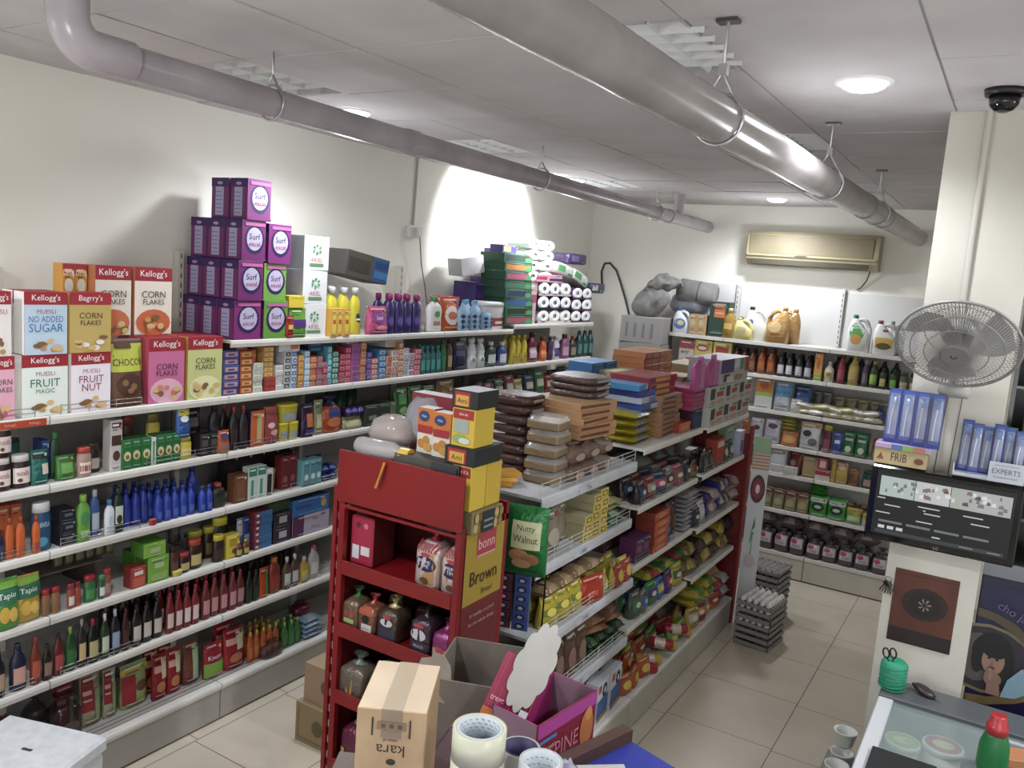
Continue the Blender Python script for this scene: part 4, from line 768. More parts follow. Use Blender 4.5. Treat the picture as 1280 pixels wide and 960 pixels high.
# --- fourth shelf
R_(s4, -4, 11, 1, 1, .13, B('1c2448', '1a1a30', '2c3a68', 'flat'), 'lotion_bottle', 'navy bottle at photo edge', d=.06)
R_(s4, 11, 36, 2, 1, .17, B('c8501c', 'b84414', None, 'flat'), 'cream_tube', 'orange tube standing on cap', d=.05, cat='tube')
R_(s4, 44, 55, 1, 1, .16, B('c8501c', 'b84414', None, 'flat', [('r', .2, .1, .8, .3, 'a83838')]), 'cream_tube', 'orange tube near the blue jar', d=.05, cat='tube')
R_(s4, 0, 45, 3, 1, .20, C('b04418', ('r', .1, .5, .9, .9, 'c85a28')), 'cream_carton', 'orange carton behind the tubes', d=.06, inn=.10, cat='carton')
R_(s4, 46, 72, 1, 1, .205, B('1e4a78', 'c8ccd0', None, 'jar', [('t', 'NIVEA', .5, .55, .10, 'b8c8d8', .6), ('e', .4, .2, .3, .1, '3a90a8')]), 'body_cream_jar', 'large blue cream jar', d=.10, cat='jar')
R_(s4, 79, 99, 1, 3, .052, C('141826', ('r', .3, .4, .8, .65, '5a5e6c'), ('r', .05, .1, .95, .2, '20283c')), 'lotion_carton', 'black carton', d=.08, cat='carton')
R_(s4, 100, 119, 1, 1, .205, B('5a9a2c', '7ab83c', None, 'flat', [('e', .5, .5, .3, .15, '3a8a4a'), ('r', .2, .1, .8, .25, '8ab068')]), 'shampoo_bottle', 'green shampoo bottle', d=.07)
R_(s4, 122, 135, 1, 1, .21, B('3a5aa0', 'c8ccd8', 'b0b8c8', 'flat'), 'shampoo_bottle', 'blue and silver bottle', d=.06, inn=.05)
R_(s4, 135, 148, 1, 1, .16, B('c8d0d8', '3a78b8', None, 'flat', [('e', .5, .4, .2, .15, 'a8b8c8')]), 'lotion_bottle', 'white bottle with blue cap', d=.05)
R_(s4, 146, 160, 1, 1, .205, B('162a20', '1c3a28', None, 'flat', [('r', .15, .2, .85, .6, 'b8c4b8'), ('e', .5, .3, .25, .1, '3a2a20')]), 'hair_oil_bottle', 'dark green oil bottle', d=.06)
R_(s4, 163, 197, 3, 1, .18, B('1a2c9a', '16247c', '24389c', 'round'), 'water_bottle', 'glossy deep blue bottle', d=.07, back=1, inn=.05)
R_(s4, 188, 197, 1, 1, .03, B('a83028', 'b84030', None, 'tub'), 'balm_tub', 'tiny red tub', d=.04, inn=-.003, cat='tub')
R_(s4, 198, 249, 5, 1, .155, B('1e38a8', '24409c', None, 'round', [('r', .2, .12, .8, .34, '3a58b8')]), 'hair_oil_bottle', 'blue hair oil bottle', d=.06, back=2)
R_(s4, 249, 262, 1, 1, .225, B('1a2c9a', '16247c', '24389c', 'round'), 'hair_oil_bottle', 'big blue hair oil bottle', d=.08, inn=.07)
R_(s4, 251, 268, 2, 1, .135, B('1e38a8', '24409c', None, 'round', [('r', .2, .12, .8, .34, '3a58b8')]), 'hair_oil_bottle', 'small blue bottle before the big one', d=.05, inn=.003)
R_(s4, 270, 288, 1, 1, .125, B('1a2418', 'b83a38', '242c20', 'flat'), 'balm_bottle', 'dark bottle with round red cap', d=.06)
R_(s4, 296, 312, 1, 1, .15, C('6a3a1c', ('r', .15, .1, .85, .9, '7a4828')), 'hair_color_carton', 'brown carton', d=.06, cat='carton')
R_(s4, 313, 335, 2, 1, .175, C('b8c4bc', ('r', .05, .72, .95, .98, '1f8060'), ('r', .3, .1, .6, .6, '2f9078')), 'cream_carton', 'white and green carton', d=.05, cat='carton')
R_(s4, 335, 343, 1, 1, .15, C('b8b4a8', ('r', .1, .05, .8, .8, '1c1a1a')), 'cream_carton', 'black-faced carton', d=.05, cat='carton')
R_(s4, 344, 359, 1, 1, .12, B('9a8048', 'b89850', 'b0944c', 'tub'), 'cream_jar', 'tan jar', d=.07, inn=.08, cat='jar')
R_(s4, 360, 380, 2, 1, .185, C('7a1c24', ('e', .5, .3, .3, .1, 'a85040')), 'hair_color_carton', 'maroon carton', d=.06, inn=.06, cat='carton')
R_(s4, 381, 405, 3, 1, .15, C('5aa0a8', ('r', .1, .5, .9, .9, '4a8a98'), ('e', .5, .35, .3, .12, 'c8d8d8')), 'wipes_carton', 'aqua carton', d=.06, cat='carton')
R_(s4, 406, 425, 2, 2, .045, Pw('24307a', '3a50a0', seed=8), 'wipes_packet', 'royal blue packet', d=.08)
R_(s4, 404, 424, 1, 1, .13, Pk('2a2c40', ('r', .3, .3, .6, .6, 'a84a28')), 'wipes_pouch', 'dark pouch behind blue packets', d=.06, inn=.12)
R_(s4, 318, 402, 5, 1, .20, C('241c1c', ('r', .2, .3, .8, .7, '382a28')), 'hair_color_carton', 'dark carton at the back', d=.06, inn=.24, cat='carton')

# --- fifth shelf
tap = [('r', .0, .52, 1, .8, '1f6a48'), ('t', 'Tapio', .5, .66, .14, 'e0e4d8', .7), ('e', .35, .32, .2, .16, 'c89a28'), ('e', .68, .30, .18, .14, 'd0a83a'), ('r', .05, .82, .95, .95, '6aa828')]
R_(s5, -6, 27, 1, 1, .215, Pk('4a9438', *tap, seed=3), 'snack_bag', 'green chip bag at photo edge', d=.09, inn=.0)
R_(s5, 24, 57, 1, 1, .20, Pk('b8942a', *tap, seed=6), 'snack_bag', 'yellow-topped green chip bag', d=.09)
for l, r_, n, h, c, cap, lbl, lk in ((57, 80, 2, .115, '8a5a34', 'b81e30', None, 'spice jar with red lid'), (88, 98, 1, .11, '9a3a28', 'a82030', 'c8c0b8', 'red spice jar with white label'), (98, 106, 1, .11, 'a04030', '8a2028', None, 'narrow red spice jar'), (110, 126, 1, .12, '2a6a34', 'b82430', '3a8a44', 'green-labelled jar with red lid'), (127, 136, 1, .11, '1f5a38', '3a8a50', 'c8d0c8', 'green and white jar'), (134, 144, 1, .13, '8a4838', 'b82830', 'a87868', 'tall jar with wide red lid')):
    R_(s5, l, r_, n, 1, h, B(c, cap, lbl, 'jar'), 'spice_jar', lk, d=.06, cat='jar')
b = MB(); u0, u1 = along('x', 64, LX, 1.0), along('x', 150, LX, 1.0); b.box(-3.72, -3.42, u0, u1, 1.0, 1.006, mat('6a6058', 'c')); b.box(-3.70, -3.44, u0 + .02, u0 + .03, .864, 1.0, mat('5a5048', 'c')); b.box(-3.70, -3.44, u1 - .03, u1 - .02, .864, 1.0, mat('5a5048', 'c')); tag(link('cardboard_riser', b), "grey cardboard riser behind the red-lidded jars on left wall's fifth shelf", 'riser')
s5r = S('x', -3.43, 1.007, L5)
R_(s5r, 70, 148, 6, 1, .10, B('4a4028', '8a7a58', '6a6a48', 'jar'), 'spice_jar', 'brown jar up on the cardboard riser', d=.06, cat='jar')
R_(s5, 167, 186, 1, 1, .10, C('b8302c', ('r', .2, .6, .8, .8, 'd8d0c8'), ('r', .1, .1, .9, .5, 'c8583c'), side='8a2420'), 'tea_carton', 'small red carton', d=.06, cat='carton')
R_(s5, 188, 214, 1, 1, .125, C('6aa828', ('r', .3, .55, .75, .75, 'a8b890'), ('r', .1, .1, .9, .35, '8aa850'), side='4a8a20'), 'tea_carton', 'lime green carton below', d=.10, back=1, cat='carton')
R_(s5, 183, 211, 1, 1, .07, C('7ab82c', ('r', .3, .3, .75, .6, 'a8b890'), side='4a8a20'), 'tea_carton', 'lime green carton on top', d=.10, up=.127, inn=.02, cat='carton')
R_(s5, 216, 228, 1, 1, .15, B('4a2820', '2a1814', '5a3a30', 'jar'), 'chutney_jar', 'tall brown jar', d=.07, cat='jar')
R_(s5, 218, 230, 1, 1, .028, B('b8b038', 'c8c048', None, 'tub'), 'cheese_tub', 'tiny yellow tub', d=.04, inn=-.002, cat='tub')
R_(s5, 228, 243, 1, 1, .10, B('2c1410', 'b02c34', 'b89858', 'jar'), 'chutney_jar', 'small jar with red lid', d=.07, cat='jar')
R_(s5, 241, 259, 1, 1, .15, B('2c1410', 'b83828', 'b8a058', 'jar'), 'chutney_jar', 'large jar with orange-red lid', d=.08, cat='jar')
R_(s5, 252, 290, 2, 1, .165, B('2a1c10', 'b0a828', '6a5a28', 'jar'), 'chutney_jar', 'jar with mustard lid', d=.08, inn=.09, cat='jar')
R_(s5, 271, 286, 1, 1, .14, B('2a1a10', 'c8bc24', '3a2a18', 'jar'), 'chutney_jar', 'jar with bright yellow lid', d=.08, cat='jar')
R_(s5, 281, 302, 1, 1, .205, B('1c120c', 'c8bc24', None, 'jar'), 'chutney_jar', 'tall black jar with yellow lid', d=.09, inn=.08, cat='jar')
R_(s5, 286, 302, 1, 1, .125, C('c8b020', ('r', .2, .5, .8, .8, 'a88418'), ('e', .6, .3, .2, .12, '6a4818')), 'honey_carton', 'yellow carton', d=.05, cat='carton')
R_(s5, 296, 314, 2, 1, .08, B('5a2c14', 'b89030', 'a8a048', 'round'), 'honey_bottle', 'little honey bottle', d=.04, inn=.0)
R_(s5, 304, 312, 1, 1, .19, Pk('8a94a8', ('r', .1, .5, .9, .9, 'b0a8a8')), 'soup_pouch', 'grey pouch', d=.06, inn=.05)
R_(s5, 312, 320, 1, 1, .19, Pk('2a4a98', ('r', .1, .2, .9, .5, '7a98c8')), 'soup_pouch', 'blue pouch', d=.06, inn=.05)
R_(s5, 321, 343, 1, 6, .034, C('2f6aa8', ('r', .0, .05, .28, .95, '8a2430'), ('r', .05, .3, .22, .7, 'd8c0c0'), side='7a2430'), 'sugar_carton', 'blue carton with red end', d=.09, cat='carton')
R_(s5, 345, 367, 1, 2, .085, C('2a2430', ('r', .3, .3, .75, .75, 'a8a4b0'), side='201c26'), 'sugar_carton', 'dark carton with white square', d=.09, cat='carton')
R_(s5, 344, 372, 1, 1, .05, C('3a5a2c', top='4a6a34'), 'sugar_carton', 'moss green carton on the dark ones', d=.1, up=.172, inn=.05, cat='carton')
R_(s5, 368, 414, 1, 1, .12, C('a89ab0', ('r', 0, 0, .3, 1, '5a2450'), ('t', 'Party', .62, .7, .16, '8a3a78', .5), ('t', 'Dry Ice', .62, .3, .16, '8a3a78', .5), side='4a2040'), 'toy_carton', 'large white and purple carton', d=.16, cat='carton')
R_(s5, 368, 414, 1, 1, .095, C('2a6ab8', ('e', .85, .5, .08, .25, 'c8a030'), ('r', .1, .4, .5, .6, '3a4a98'), side='1e4a88'), 'toy_carton', 'large blue carton', d=.16, up=.122, cat='carton')

# --- sixth shelf: sauces
def sauce(l, r_, n, h, c, cap, lbl, lk, **k): R_(s6, l, r_, n, 1, h, B(c, cap, lbl, k.pop('st', 'sauce')), k.pop('nm', 'sauce_bottle'), lk, d=k.pop('d', .065), **k)
sauce(-4, 12, 1, .20, '141418', '1a1a20', 'a88868', 'black sauce bottle at photo edge'); sauce(18, 40, 1, .20, '1a1e40', '20284a', 'c89080', 'wide navy sauce bottle with pink label')
sauce(42, 56, 1, .21, '7a2418', 'b8202c', 'b84830', 'chilli bottle with pointed red cap'); sauce(57, 70, 1, .16, '1c1614', '2a2420', '8a6850', 'short black sauce bottle'); sauce(71, 85, 1, .19, '6a1c1c', '3a1a1c', 'a84038', 'dark red sauce bottle')
sauce(86, 100, 1, .20, '1e4a20', '8aa830', '2a6a28', 'green sauce bottle'); sauce(101, 113, 1, .22, '2a2420', 'a89098', 'c8a868', 'vinegar bottle with amber label'); sauce(113, 128, 1, .205, '15120f', 'b02038', 'b0a468', 'black bottle with red cap'); sauce(129, 141, 1, .21, '1c3a20', 'c8c8c8', 'b8c4a8', 'green bottle with white cap')
sauce(142, 155, 1, .215, '1c1a24', 'b8b8c4', '8a98c0', 'dark bottle with pale blue label'); sauce(156, 166, 1, .20, '3a1414', '5a1c1c', '4a2420', 'maroon sauce bottle'); sauce(168, 208, 3, .20, '1a1210', '241814', 'c0b4a8', 'dark soy bottle with white label', back=1)
sauce(211, 253, 4, .205, '7a181c', 'a81c2c', 'c8b4b0', 'ketchup bottle with red cap', back=1); sauce(256, 310, 5, .205, '6a2020', 'a82030', 'b8787c', 'red sauce bottle with faded label', back=1)
sauce(311, 328, 2, .175, '161c14', '2a2c1c', '242c20', 'small black-green bottle'); R_(s6, 328, 339, 1, 1, .17, Pk('c8481c', ('r', .55, .1, .95, .9, '3a7a34')), 'sauce_pouch', 'orange and green pouch', d=.05)
sauce(341, 356, 1, .205, '8a2a1c', 'b86a28', 'a83424', 'jar bottle with amber lid', st='flat'); sauce(357, 378, 2, .185, '5a4034', 'd0d0d0', 'b8bcb4', 'brown bottle with white cap'); sauce(379, 391, 1, .15, 'b08c28', 'c8b8a0', 'c8a838', 'yellow mustard bottle'); sauce(391, 404, 1, .20, 'a8a4a4', 'b84848', 'c8c4c4', 'white bottle with red cap')
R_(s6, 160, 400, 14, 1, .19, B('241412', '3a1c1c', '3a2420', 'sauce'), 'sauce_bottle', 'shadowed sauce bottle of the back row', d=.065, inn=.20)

# --- bottom shelf of left wall
def bot(l, r_, n, h, mk, name, lk, **k): R_(s7, l, r_, n, 1, h, mk, name, lk, **k)
bot(-6, 30, 1, .25, Pk('4a1824', ('e', .5, .4, .4, .2, '5a2430')), 'pasta_bag', 'dark maroon bag at photo edge', d=.09, inn=.06)
bot(57, 88, 1, .24, Sk('241c1e', kind='l', seed=2), 'date_bag', 'black glossy plastic bag', d=.12, inn=.12); bot(80, 121, 1, .21, Sk('3a2c2c', ('e', .5, .3, .3, .15, '5a4440'), kind='l', seed=9), 'date_bag', 'crumpled clear bag of dark goods', d=.13, inn=.08)
kn = [('r', .05, .3, .62, .95, 'a01c24'), ('r', .1, .62, .5, .7, 'd0a8a0'), ('r', .1, .5, .5, .54, 'd0a8a0'), ('r', .65, .1, .95, .7, '8aa068')]
bot(94, 119, 1, .24, Pk('8a1c20', *kn), 'soup_pouch', 'red soup pouch half behind the clear bag', d=.06, inn=.14); bot(122, 148, 1, .25, Pk('a09a78', *kn), 'soup_pouch', 'large red and cream soup pouch', d=.06, inn=.12)
bot(150, 166, 1, .24, Pk('a8a88a', *kn), 'soup_pouch', 'narrow red and cream soup pouch', d=.06, inn=.12); bot(172, 206, 1, .22, Pk('9ab068', ('r', .03, .1, .5, .75, 'a81c26'), ('e', .72, .45, .22, .12, '6a3a20'), ('r', .0, .8, 1, .92, 'c8a030')), 'soup_pouch', 'soup pouch with bowl picture', d=.06, inn=.12)
mak = [('r', .1, .6, .9, .75, 'c88a80'), ('r', .55, .45, .95, .9, 'c0b890'), ('e', .5, .28, .3, .12, 'b8683a')]
bot(206, 242, 2, .235, Pk('9a1820', *mak), 'pasta_pouch', 'red pasta pouch, left pair', d=.07, inn=.09, back=1)
bot(246, 266, 1, .23, Pk('7a3a2c', ('r', .5, .1, .9, .9, '9ab088')), 'pasta_pouch', 'sage and red pouch', d=.06, inn=.10)
bot(267, 291, 1, .19, Pk('a02030', ('r', 0, .05, 1, .45, '6a9a28'), ('t', 'Knorr', .5, .6, .12, 'd8d0d0')), 'soup_pouch', 'pouch with green lower half', d=.06, inn=.06)
bot(291, 317, 1, .23, Pk('a8182a', *mak), 'pasta_pouch', 'bright red pasta pouch', d=.07, inn=.06, back=1)
bot(318, 357, 5, .17, B('b84a1c', 'b0a828', 'c86a2c', 'sauce'), 'sauce_bottle', 'orange squeeze bottle with yellow top', d=.05, inn=.05, back=2)
bot(331, 357, 1, .09, Sk('4a3434', kind='l', seed=4), 'sweet_bag', 'small crinkled maroon bag', d=.08, inn=.0)
bot(359, 383, 3, .15, B('2a6a28', '8ab02c', '3a7a3a', 'sauce'), 'sauce_bottle', 'green squeeze bottle', d=.05, inn=.04, back=1)
for i in range(4): bot(384, 406, 1, .03, Pw('8aa8c8', 'b0c4d8', seed=i), 'napkin_pack', 'pale blue flat packet %s' % ['lowest in pile', 'second in pile', 'third in pile', 'highest in pile'][i], d=.2, inn=.02, up=.031 * i)
bot(384, 404, 1, .07, Sk('6a1c34', kind='f', seed=7), 'sweet_bag', 'plum bag atop the pale blue packets', d=.1, up=.125, inn=.08)

# ------------------------------------------------------------------ goods on the middle gondola
GN = ["gondola's near top shelf", "gondola's near second shelf", "gondola's near third shelf", "gondola's near fourth shelf"]
GM = [x.replace('near', 'middle') for x in GN]; GF = [x.replace('near', 'far') for x in GN]
def g(bay, sh, v=None): return S('x', GX[bay][sh] if v is None else v, GZ[bay][sh], (GN, GM, GF)[bay][sh])
def gb(ph, v=-1.54): return S('x', v, .207, ph)
BN, BM, BF = "gondola's near base shelf", "gondola's middle base shelf", "gondola's far base shelf"
# near bay, top
R_(g(0, 0, -1.88), 653, 681, 1, 8, .046, Sl('4a2c26', 1), 'bread_pack', 'dark brown wrapped flat bread pack', d=.22, inn=0, yaw=.08, cat='bread pack')
R_(g(0, 0, -1.68), 691, 712, 1, 5, .062, lambda w, h, d: tray(w, h, d), 'food_tray', 'clear tray of fried snacks', d=.17, inn=0, yaw=.1, cat='food tray')
R_(g(0, 0, -1.66), 714, 768, 3, 2, .085, Sk('8a6a58', ('e', .5, .3, .3, .2, 'a88a78'), kind='l', seed=3), 'nut_bag', 'clear bag of brown nuts', d=.10, back=1, inn=0, cat='nut bag')
R_(g(0, 0, -1.66), 733, 770, 1, 5, .034, C('b07a48', ('r', .0, .35, .8, .75, '6a3424'), side='b8824e', top='a07a50'), 'rusk_pack', 'orange-brown flat wafer pack', d=.32, up=.174, inn=.02, yaw=.14, cat='wafer pack')
R_(g(0, 0, -1.74), 738, 768, 1, 3, .034, Sl('5a4440', 5), 'bread_pack', 'purple-brown wrapped slab pack', d=.26, up=.345, inn=0, yaw=.08, cat='bread pack')
for i in range(3):
    b = MB(); b.box(-.10, .10, -.05, .05, 0, .018, mat(['c88418', 'd8981c', 'c07c14'][i], 'c'), c=.001); o = link('flat_box', b); o.location = (-1.92 + .01 * i, 3.08 + .01 * i, 1.503 + .019 * i); o.rotation_euler = (0, 0, .5 + .2 * i); tag(o, 'flat orange-yellow box %s of three beside the dark bread stack' % ['lowest', 'middle', 'topmost'][i], 'box', 'flat orange boxes at the near gondola end')
R_(g(0, 0, -2.0), 628, 646, 1, 1, .30, C('c8ccd0', ('r', .1, .1, .9, .9, '3a6a58'), ('e', .5, .35, .4, .2, 'b87a4a'), side='d0d4d8'), 'snack_carton', 'tall white-edged green carton leaning by the bread stack', d=.1, inn=0, cat='carton')
# near bay lower shelves
s = g(0, 1)
R_(s, 690, 714, 1, 1, .20, Pk('8a7c68', ('e', .5, .4, .3, .2, 'a09078'), kind='l'), 'grain_bag', 'clear bag of pale grain', d=.08, inn=.04)
R_(s, 714, 731, 2, 1, .19, Pk('9a8c74', kind='l', seed=4), 'grain_bag', 'clear bag of beige flakes', d=.08, inn=.10)
sq = [('r', .15, .2, .85, .8, '6a5c28'), ('r', .3, .35, .7, .65, 'd0b848')]
R_(s, 731, 741, 1, 3, .042, C('c8ac34', *sq, side='a89c70', top='b0a478'), 'noodle_carton', 'small yellow carton of the left column', d=.22, inn=.01, cat='carton')
R_(s, 742, 751, 1, 5, .042, C('c8ac34', *sq, side='a89c70', top='b0a478'), 'noodle_carton', 'small yellow carton of the middle column', d=.22, inn=.01, cat='carton')
R_(s, 751, 760, 1, 5, .045, C('d0b43c', *sq, side='a89c70', top='b0a478'), 'noodle_carton', 'small yellow carton of the right column', d=.22, inn=.01, cat='carton')
R_(s, 762, 782, 1, 2, .035, Pw('2a7a48', 'a8b89a'), 'wafer_packet', 'green lying packet', d=.2, inn=.01); R_(s, 762, 784, 1, 2, .03, Pw('b8b068', 'c8c488', seed=5), 'wafer_packet', 'pale yellow lying packet', d=.2, up=.072, inn=.03)
s = g(0, 2)
R_(s, 688, 737, 3, 1, .15, Pk('b8a420', ('r', .1, .4, .9, .6, '6a7020'), ('e', .5, .5, .25, .12, 'd0c040'), kind='f', seed=5), 'snack_bag', 'yellow snack bag', d=.10, inn=.03, back=1, yaw=.3)
R_(s, 734, 757, 1, 1, .13, Pk('b82c18', ('r', .2, .3, .6, .5, 'c84028')), 'snack_bag', 'bright red snack bag', d=.08, inn=.01, yaw=.3)
R_(s, 757, 790, 3, 1, .13, Pk('b8a028', ('e', .5, .4, .35, .25, 'c0b89a'), seed=8), 'snack_bag', 'yellow bag with cream oval', d=.07, inn=.02, back=1, yaw=.35)
R_(s, 770, 792, 2, 1, .12, Pk('a83a28', ('e', .5, .5, .3, .25, 'c8a030')), 'snack_bag', 'small red and yellow bag', d=.05, inn=-.0)
R_(s, 712, 780, 5, 1, .24, Pk('5a2038', ('r', .2, .3, .8, .6, '7a3050'), seed=3), 'snack_bag', 'upright plum snack bag at the back', d=.06, inn=.26)
R_(s, 690, 760, 4, 1, .05, Pw('8a6a48', 'a88a60', seed=2), 'snack_packet', 'brown lying snack packet', d=.1, up=.151, inn=.03)
s = g(0, 3)
R_(s, 700, 742, 3, 1, .22, Pk('6a4838', ('e', .5, .4, .35, .25, '7a5848'), kind='l', seed=2), 'lentil_bag', 'clear bag of brown lentils', d=.09, inn=.03, back=1)
R_(s, 742, 782, 4, 2, .05, Pw('243a24', '3a5a38', seed=3), 'herb_packet', 'dark green lying packet', d=.16, inn=.02, yaw=.3)
R_(s, 745, 785, 2, 2, .045, Pw('8a5a3c', 'a07050', seed=7), 'biscuit_packet', 'tan lying packet above the green ones', d=.16, up=.102, inn=.04, yaw=.3)
s = gb(BN)
ck = [('r', 0, .1, 1, .55, '2a5aa0'), ('r', .05, .75, .3, .95, 'b82c30'), ('e', .62, .72, .20, .18, '14161c'), ('e', .62, .72, .09, .08, 'c8ccd4'), ('r', .05, .0, .95, .14, '8a6a38')]
R_(s, 748, 782, 2, 1, .205, C('c0c4c8', *ck, side='b0b4b8'), 'cookie_bag', 'blue and white cookie bag', d=.07, inn=.03, yaw=.1, cat='cookie bag', back=1)
R_(s, 735, 750, 1, 1, .2, Pk('2a3a6a', ('r', .2, .3, .8, .6, '8a98b8')), 'cookie_bag', 'dark blue bag by the display box', d=.07, inn=.12)
R_(s, 700, 735, 2, 1, .2, Pk('3a2c2c'), 'flour_bag', 'dim brown bag', d=.1, inn=.1)
# middle bay, top
R_(g(1, 0, -1.66), 792, 818, 1, 4, .043, Pw('b8a81c', '9a9ab0', seed=2), 'noodle_pack', 'yellow pillow pack of noodles', d=.22, inn=0, yaw=.05, cat='noodle pack')
R_(g(1, 0, -1.88), 772, 794, 1, 4, .043, Pw('a89c28', 'b0a838', seed=9), 'noodle_pack', 'olive yellow pillow pack behind', d=.16, inn=0, cat='noodle pack')
for i, (c, c2, n_) in enumerate((('2a4a98', 'a8b0c8', 'deep blue'), ('a8b0c8', '6a78a8', 'silver-blue'), ('243a98', '3a5ab0', 'royal blue'), ('3a8ac8', 'b0bcd0', 'bright blue'))):
    R_(g(1, 0, -1.68), 803, 823, 1, 1, .034, C(c, ('r', .5, .1, .95, .9, c2), side=c, kind='p'), 'biscuit_pack', '%s biscuit box on the yellow packs' % n_, d=.22, up=.175 + .035 * i, inn=.01 * i, yaw=.08, cat='biscuit box')
R_(g(1, 0, -1.65), 824, 849, 1, 8, .029, C('9a6a48', ('r', .1, .3, .7, .7, '5a2c20'), side='a8754c', top='8a5c40'), 'biscuit_pack', 'brown flat biscuit pack', d=.24, inn=0, yaw=.08, cat='biscuit pack')
R_(g(1, 0, -1.68), 815, 848, 1, 3, .036, C('a82430', ('r', .25, .2, .75, .8, 'c88a40'), ('r', .05, .3, .2, .7, '4a2a70'), side='9a2430', kind='p'), 'biscuit_pack', 'red and gold biscuit pack', d=.24, up=.234, inn=.02, yaw=.08, cat='biscuit pack')
R_(g(1, 0, -1.98), 766, 793, 1, 2, .165, C('b8b080', ('r', .2, .3, .8, .5, 'a09868'), side='aca478', top='c0b888'), 'biscuit_carton', 'cream closed carton', d=.22, inn=0, cat='carton')
R_(g(1, 0, -1.94), 799, 834, 2, 11, .039, C('a8302c', ('r', .1, .15, .9, .85, 'c07838'), ('r', .45, .15, .5, .85, '8a4a28'), side='b86a34', top='b07040', kind='p'), 'biscuit_roll', 'red-ended orange biscuit pack', d=.22, inn=0, yaw=.05, cat='biscuit pack')
R_(g(1, 0, -2.1), 764, 806, 2, 8, .040, C('a8806c', ('r', .1, .2, .9, .8, 'b89480'), side='b08c70', kind='p'), 'rusk_pack', 'tan rusk pack of the far row', d=.18, inn=0, yaw=.05, cat='rusk pack')
R_(g(0, 0, -2.1), 733, 764, 2, 4, .11, C('2a6ab0', ('r', .2, .2, .8, .8, '3a7ac0'), side='2460a0', top='3a80c8'), 'milk_carton', 'sky blue carton of the far row', d=.16, inn=0, cat='carton')
R_(g(1, 0, -1.61), 866, 884, 1, 1, .12, C('1e2858', ('r', .2, .3, .8, .6, '2c3a70'), side='4a1c34', top='5a1c38'), 'chocolate_box', 'dark maroon chocolate box with navy end', d=.22, inn=0, cat='chocolate box')
R_(g(1, 0, -1.61), 864, 884, 1, 5, .026, C('a0285c', ('r', .1, .3, .9, .6, 'b84a78'), side='a8305f', top='b03a68', kind='p'), 'chocolate_box', 'flat magenta box on the maroon box', d=.24, up=.121, inn=0, yaw=.08, cat='chocolate box')
R_(g(1, 0, -1.62), 849, 862, 1, 1, .06, C('c8502c', ('r', .2, .2, .8, .8, 'c87838'), side='a83028'), 'biscuit_pack', 'small red-orange pack beneath', d=.16, inn=.0, cat='biscuit pack')
R_(g(1, 0, -1.80), 849, 870, 1, 5, .055, C('b09a70', ('r', .1, .3, .9, .7, 'c0a458'), side='b8a27c'), 'tea_pack', 'beige and gold pack', d=.16, inn=0, yaw=.08, cat='pack')
# far bay, top
wr = [('r', .05, .35, .35, .9, '2c3440'), ('r', .45, .45, .9, .7, 'a83a38'), ('e', .7, .2, .25, .12, 'b88a80'), ('r', .6, .75, .95, .9, '5a8a5a'), ('e', .25, .18, .15, .1, 'a88a7c')]
R_(g(2, 0), 886, 937, 3, 2, .125, C('b4b4a8', *wr, side='a8a89c', top='b8b8b0'), 'cracker_carton', 'white carton with black and red print', d=.22, inn=.01, cat='carton')
R_(g(2, 0), 902, 936, 1, 1, .16, C('a8a8b0', ('r', 0, .45, .45, 1, '4a2a70'), ('r', .45, .6, .65, .95, 'c8ccd0'), ('r', .65, .5, .8, .95, '5a8a60'), ('r', .85, .4, 1, 1, 'b02c3c'), ('r', .1, .1, .3, .4, '6a1c34'), ('e', .6, .2, .2, .12, 'b06a60'), ('r', .2, .05, .45, .3, 'c0c0c4'), side='a8a0a8'), 'cracker_carton', 'large violet and white patterned carton', d=.22, up=.252, inn=.01, cat='carton')
R_(g(2, 0, -1.58), 868, 902, 2, 1, .20, B('b8428a', 'c060a0', None, 'flat', [('r', .35, .06, .65, .9, 'c868a8')]), 'lotion_bottle', 'tall pink bottle', d=.05, up=.252, inn=0)
R_(g(2, 0, -1.86), 858, 884, 2, 1, .33, C('b0a890', ('r', .1, .6, .9, .9, 'b8a02c'), ('r', .2, .2, .7, .5, 'a8483c'), side='a89c80'), 'cracker_carton', 'tall beige carton behind the pink bottles', d=.2, inn=0, cat='carton')
# middle bay lower
rs = random.Random(5)
def fill(sf, l, r_, n, h, cols, kind, name, what, **k):
    w = (r_ - l) / n
    for i in range(n):
        c, cn = cols[i % len(cols)]; c2, _ = cols[(i + 2) % len(cols)]
        mk = Pk(c, ('r', .12, .35, .88, .7, c2), ('e', .5, .5, .2, .1, 'c8c0b0'), seed=i) if kind == 'p' else Pw(c, c2, seed=i) if kind == 'w' else C(c, ('r', .12, .3, .88, .75, c2), side=c) if kind == 'c' else Sk(c, ('r', .2, .2, .8, .5, c2), seed=i, kind='f')
        R_(sf, l + w * i, l + w * (i + 1) + (2 if kind != 'c' else 0), 1, k.get('lev', 1), h * rs.uniform(.88, 1.1), mk, name, '%s %s' % (cn, what), d=k.get('d', .08), inn=k.get('inn', .02), back=k.get('back', 0), up=k.get('up', 0), yaw=.25 if kind != 'c' else .05)
c1 = [('3a2c34', 'dusky'), ('8a2c24', 'brick red'), ('24406a', 'blue'), ('8a8a7c', 'grey'), ('a83a5c', 'pink'), ('2c3a34', 'dark green'), ('6a5a3c', 'khaki')]
fill(g(1, 1), 803, 880, 7, .12, c1, 'p', 'snack_pouch', 'crumpled pouch', back=1); fill(g(1, 1), 812, 872, 3, .08, [('6a7a78', 'grey-green'), ('5a3a34', 'rust'), ('7a807c', 'silver')], 'w', 'snack_packet', 'long draped packet', up=.14, d=.2, inn=.08)
s = g(1, 2)
